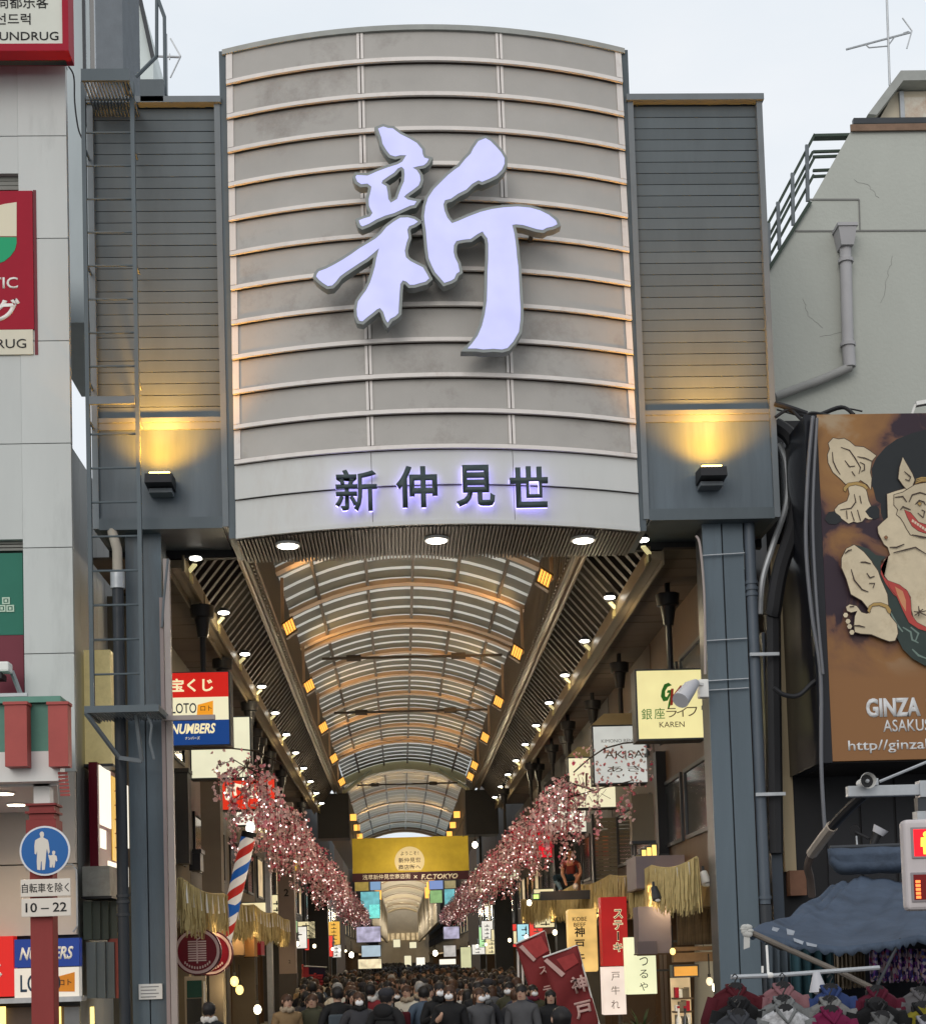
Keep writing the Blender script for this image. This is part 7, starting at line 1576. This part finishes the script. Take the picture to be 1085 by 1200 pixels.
def hair_mesh(kind):
    r = random.Random(len(kind)); mb = MB(); nu, nv = 22, 11; R3 = (.091, .108, .102); V = []
    for j in range(nv+1):
        for i in range(nu):
            a = 2*math.pi*i/nu; fr = max(0, -math.sin(a))
            lim = math.pi*(.70-.27*fr**.6); t2 = lim*j/nv
            k = 1+.045*math.sin(a*7+j*1.3)+.03*math.sin(a*13-j)+r.uniform(-.02, .02)
            x, y, z = R3[0]*math.sin(t2)*math.cos(a)*k, R3[1]*math.sin(t2)*math.sin(a)*k, R3[2]*math.cos(t2)*(1+.03*math.sin(a*3))
            if kind == 'long' and j >= nv-3 and math.sin(a) > -.3: z -= .075*(j-nv+3); x *= 1+.10*(j-nv+3)/3
            if j == nv: z -= r.uniform(0, .035)
            V.append((x, y, 1.618+z))
    mb.add(V, [(j*nu+i, (j+1)*nu+i, (j+1)*nu+(i+1) % nu, j*nu+(i+1) % nu) for j in range(nv) for i in range(nu)]+[tuple(range(nu))])
    return mb
def finish(me, M): 
    me.polygons.foreach_set('use_smooth', [True]*len(me.polygons)); return me
HAIRS = [(finish(hair_mesh(k).mesh('hair', M), M), n_) for k, M, n_ in (('short', hair_b, 'short black'), ('long', hair_b, 'long black'), ('short', hair_br, 'short brown'), ('long', hair_br, 'long brown'), ('short', hair_g, 'short grey'))]
capm = MB(); capm.ell((0, .0, 1.66), (.105, .12, .075), 14, 8); capm.ell((0, -.12, 1.65), (.075, .07, .012), 12, 5)
BEANIE = finish(capm.mesh('knit_cap', mat('dark_knit_cap', (.03, .03, .035), .9, .2, 8)), None)
CAPY = capm.mesh('knit_cap', mat('mustard_knit_cap', (.35, .22, .04), .9, .2, 8)); finish(CAPY, None)
mk = MB(); mk.ell((0, -.098, 1.555), (.062, .042, .045), 12, 8); MASK = finish(mk.mesh('face_mask', mask_w), None)
ey = MB(); 
for s_ in (-1, 1): ey.ell((s_*.035, -.122, 1.612), (.014, .008, .008), 8, 5); ey.box(s_*.035-.02, s_*.035+.02, -.13, -.122, 1.63, 1.636)
EYES = ey.mesh('eyes', eye_m); mo = MB(); mo.ell((0, -.122, 1.545), (.024, .008, .008), 8, 5); MOUTH = mo.mesh('mouth', lip_m)
sc_ = MB()
for j in range(18):
    a = 2*math.pi*j/18; sc_.ell((.085*math.cos(a), -.005+.09*math.sin(a), 1.475+.012*math.sin(a*5)), (.035, .035, .042), 6, 5)
SCARFS = [finish(sc_.mesh('scarf', mat(n_+'_scarf', c_, .9, .2, 8)), None) for n_, c_ in (('grey', (.12, .12, .12)), ('beige', (.35, .28, .2)), ('wine', (.12, .015, .03)), ('black', (.012, .012, .012)), ('white', (.5, .48, .45)))]
hd_ = MB(); hd_.ell((0, .10, 1.43), (.15, .07, .10), 12, 8); HOODS = {}
bp_ = MB(); bp_.box(-.15, .15, .12, .27, 1.0, 1.40); BPM = bp_.mesh('t', black_p)
def add_child(nm, me, p, dy, lnv):
    o = bpy.data.objects.new(nm, me); COL.objects.link(o); o.parent = p; o.location = (0, lnv, 0); return o
FRONT = 'people walking in the crowd through the arcade'
used_l = {}
def person(x, y, ci, hi, bi, facing, masked=False, cap=None, sc=1.0, label=None, detail=True):
    me, ln = BODIES[bi]
    o = bpy.data.objects.new('person', me); COL.objects.link(o); o.location = (x, y, .1); o.rotation_euler[2] = (0 if facing else math.pi)+rnd.uniform(-.5, .5); o.scale = (sc, sc, sc)
    o.material_slots[1].link = 'OBJECT'; o.material_slots[1].material = coat_m[ci][1]
    if cap is not None: add_child('knit_cap', cap, o, 0, ln)
    hm_, hn = HAIRS[hi]; add_child('hair', hm_, o, 0, ln)
    e_ = rnd.random()
    if e_ < .45: add_child('scarf', SCARFS[rnd.choices(range(5), (3, 2, 1, 4, 1))[0]], o, 0, ln)
    elif e_ < .8:
        if ci not in HOODS: HOODS[ci] = finish(hd_.mesh('hood', coat_m[ci][1]), None)
        add_child('hood', HOODS[ci], o, 0, ln)
    if facing and detail:
        add_child('eyes', EYES, o, 0, ln)
        if masked: add_child('face_mask', MASK, o, 0, ln)
        else: add_child('mouth', MOUTH, o, 0, ln)
    a = 'facing the street' if facing else 'walking away'
    zone = ('%s row' % ordinal(int((y-22.9)/.78)) if y < 42 else 'deep in crowd', 'pole side' if x < -.9 else 'middle' if x < 1.2 else 'flag side')
    base = 'person in %s coat, %s hair, %s%s' % (coat_m[ci][0], hn, 'facing out' if facing else 'walking away', ', masked' if masked and facing else '')
    grp = FRONT
    tag(o, label or base+', '+', '.join(zone), 'person', grp)
    return o
# named front rows (picture column, distance): the few who stand out
NAMED = [(657, 13.8, 0, 0, 1, False, False, None, 'person with black hair seen from behind close under the maroon flags'),
 (612, 22.6, 4, 0, 0, True, False, None, 'person in grey coat facing the street beside the flag poles'),
 (567, 23.4, 1, 0, 3, True, True, None, 'masked person in charcoal coat walking out near the flag side'),
 (528, 22.4, 0, 3, 2, True, True, None, 'masked person with long brown hair at the bottom of the crowd'),
 (478, 25.5, 6, 2, 0, True, False, None, 'person in cream coat with brown hair facing the street'),
 (502, 24.2, 2, 0, 3, True, False, None, 'tall person in navy coat facing the street in mid crowd'),
 (452, 23.0, 6, 0, 1, False, False, None, 'person in cream coat walking away at the bottom of the crowd'),
 (424, 23.2, 4, 1, 0, False, False, None, 'person in grey coat walking away, low in the crowd'),
 (396, 23.4, 0, 0, 1, False, False, None, 'person in black coat walking away nearest the indigo banner'),
 (434, 24.8, 8, 0, 0, False, False, None, 'person in deep red coat walking away into the crowd'),
 (452, 21.0, 0, 0, 3, False, False, BEANIE, 'person in dark knit cap lowest in the crowd'),
 (607, 27.5, 0, 0, 0, True, False, CAPY, 'person in mustard knit cap beside the flag poles'),
 (245, 20.5, 0, 0, 1, False, False, None, 'single dark haired person below the round maroon signs'),
 (336, 23.4, 7, 2, 0, True, False, None, 'person in camel coat beside the indigo banner')]
taken = []
for u, Y, ci, hi, bi, fc_, mk_, cp_, lab in NAMED:
    x = at(u, 1180, Y).x; person(x, Y, ci, hi, bi, fc_, mk_, cp_, rnd.uniform(.97, 1.04) if u != 657 else .98, lab); taken.append((x, Y))
cnt = 0; y = 22.9
while y < 92 and cnt < 298:
    half_l = lerp(-1.5, -3.1, min(1, (y-23)/26)); half_r = lerp(2.25, 3.9, min(1, (y-23)/30))
    x = half_l+rnd.uniform(0, .3)
    while x < half_r:
        yy = y+rnd.uniform(-.3, .3)
        if all((x-a)**2+(yy-b)**2 > .2 for a, b in taken):
            taken.append((x, yy)); fc_ = rnd.random() < .48
            ci = rnd.choices(range(10), (9, 6, 5, 3, 3, 2, 1.6, 1.2, .9, 1.2))[0]; hi = rnd.choices(range(5), (8, 6, 3, 3, 1))[0]
            person(x, yy, ci, hi, rnd.randrange(5), fc_, rnd.random() < .35, BEANIE if rnd.random() < .1 else None, rnd.uniform(.93, 1.05), None, yy < 45); cnt += 1
        x += rnd.uniform(.46, .78)*(1 if y < 50 else 1.25)
    y += .78 if y < 42 else 1.7
for i, (u, Y, M, nm_) in enumerate(((424, 22.85, black_p, 'black'), (452, 22.7, mat('khaki_cloth', (.16, .13, .07), .8, .15), 'khaki'), (396, 23.1, mat('slate_cloth', (0, 0, 0)), 'slate grey'), (470, 23.3, mat('wine_cloth', (0, 0, 0)), 'wine red'))):
    x_ = at(u, 1180, Y).x; t = thing('backpack', '%s backpack worn by a person walking away, %s column of the crowd front' % (nm_, ['third', 'fourth', 'leftmost', 'last'][i]), 'bag', (x_, Y, 1.05), 'backpacks in the crowd')
    bevel(MB().box(x_-.14, x_+.14, Y-.12, Y+.02, 1.03, 1.46).build('pack', M, t), .045, 3); bevel(MB().box(x_-.1, x_+.1, Y-.17, Y-.122, 1.07, 1.25).build('pocket', M, t), .02); MB().tube([(x_-.03, Y-.04, 1.46), (x_, Y-.04, 1.5), (x_+.03, Y-.04, 1.46)], .008, 5).build('handle', black_p, t)
# far crowd that reads as one mass
cm = MB(); r = random.Random(9)
for i in range(700):
    x, yy = r.uniform(-3.3, 4.1), r.uniform(92, 260); h = r.uniform(1.45, 1.75)
    cm.cur = r.randrange(3); cm.tube([(x, yy, .1), (x, yy, h-.35), (x, yy, h-.25)], [.2, .23, .1], 6); cm.cur = 3; cm.ell((x, yy, h-.1), (.1, .11, .14), 6, 5)
tag(cm.build('far_crowd', [coat_m[0][1], coat_m[1][1], coat_m[2][1], hair_b], None, True), kind='stuff')
# crouching figure on the ledge
skn = mat('lit_bare_skin', (.5, .27, .17), .5, .05)
Yc = 36.5; S_ = 45*Yc/F/.95; B0 = at(668, 1046, Yc)
J = [((0, 0, .34), .13, .11), ((.05, -.12, .52), .12, .10), ((.08, -.24, .68), .15, .11), ((.09, -.29, .76), .09, .07), ((.09, -.34, .81), .05, .05), ((.085, -.39, .86), .075, .08), ((.08, -.42, .93), .07, .075),
     ((-.10, -.22, .71), .06, .06), ((-.13, -.36, .47), .045, .045), ((-.03, -.52, .24), .038, .038), ((0, -.56, .14), .04, .03),
     ((.26, -.22, .70), .06, .06), ((.33, -.34, .45), .045, .045), ((.22, -.50, .24), .038, .038), ((.2, -.55, .12), .04, .03),
     ((-.12, -.02, .36), .10, .10), ((-.34, -.34, .40), .075, .075), ((-.20, -.18, .08), .05, .05), ((-.22, -.33, .03), .045, .03),
     ((.12, 0, .36), .10, .10), ((.25, -.36, .42), .075, .075), ((.24, -.14, .08), .05, .05), ((.25, -.3, .03), .045, .03)]
E_ = [(0, 1), (1, 2), (2, 3), (3, 4), (4, 5), (5, 6), (3, 7), (7, 8), (8, 9), (9, 10), (3, 11), (11, 12), (12, 13), (13, 14), (0, 15), (15, 16), (16, 17), (17, 18), (0, 19), (19, 20), (20, 21), (21, 22)]
me = skin_body(J, E_)
for v in me.vertices: v.co *= S_
me.materials.clear()
for M in (skn, mat('rust_red_top', (.22, .05, .04), .8, .1), mat('dark_teal_shorts', (.015, .04, .06), .8, .1), mat('pale_blue_legging', (.2, .33, .42), .8, .1)): me.materials.append(M)
for p in me.polygons:
    c = p.center/S_; p.use_smooth = True
    p.material_index = 0 if (c.z > .79 or c.y < -.42 or c.z < .06) else 2 if (c.z < .46 and c.y > -.30 and c.z > .28 or (c.z > .28 and c.x < -.2 and c.z < .5)) else 3 if (c.z < .29 and c.x < 0) else 1 if (abs(c.x-.08) < .2 and c.z > .42 and c.y > -.34) else 0
cf = bpy.data.objects.new('crouching_figure', me); COL.objects.link(cf); cf.location = B0; cf.rotation_euler[2] = R_(-15)
tag(cf, 'crouching display figure in a rust red top on the eave above the straw fringe', 'statue')
hh_ = MB(); hh_.ell((.085*S_, -.385*S_, .935*S_), (.085*S_, .095*S_, .08*S_), 12, 8); o = hh_.build('hair', mat('sandy_hair', (.3, .16, .06), .6, .1, 6), None, True); o.parent = cf
gl = MB(); gl.ell((.22*S_, -.55*S_, .13*S_), (.07*S_, .07*S_, .08*S_), 10, 7); o = gl.build('glove', white_p, None, True); o.parent = cf
light('SPOT', B0+Vector((-.5, -2.2, .3)), 30, (1, .5, .25), None, .1, 60, B0+Vector((0, 0, .5))).name = 'figure_light'
q = rp(632, 1046, 712, 1052, Yc-.4); t = thing('eave_ledge', 'narrow eave ledge carrying the crouching figure', 'ledge', ((q[0]+q[1])/2, Yc, q[2])); MB().box(q[0], q[1]+.3, Yc-.6, Yc+.3, q[2]+.0, B0.z-.0).build('ledge_board', wood, t); MB().box(q[0], q[1]+.3, Yc-.64, Yc-.605, q[2]-.05, B0.z+.02).build('gutter', steel_d, t)
gls = litsign('green lit shop mark on the ledge beside the crouching figure', 625, 1048, 648, 1053, 36.3, glow('green_glow', (.7, 1, .25), 1.2), 'light', 'lit_strip')
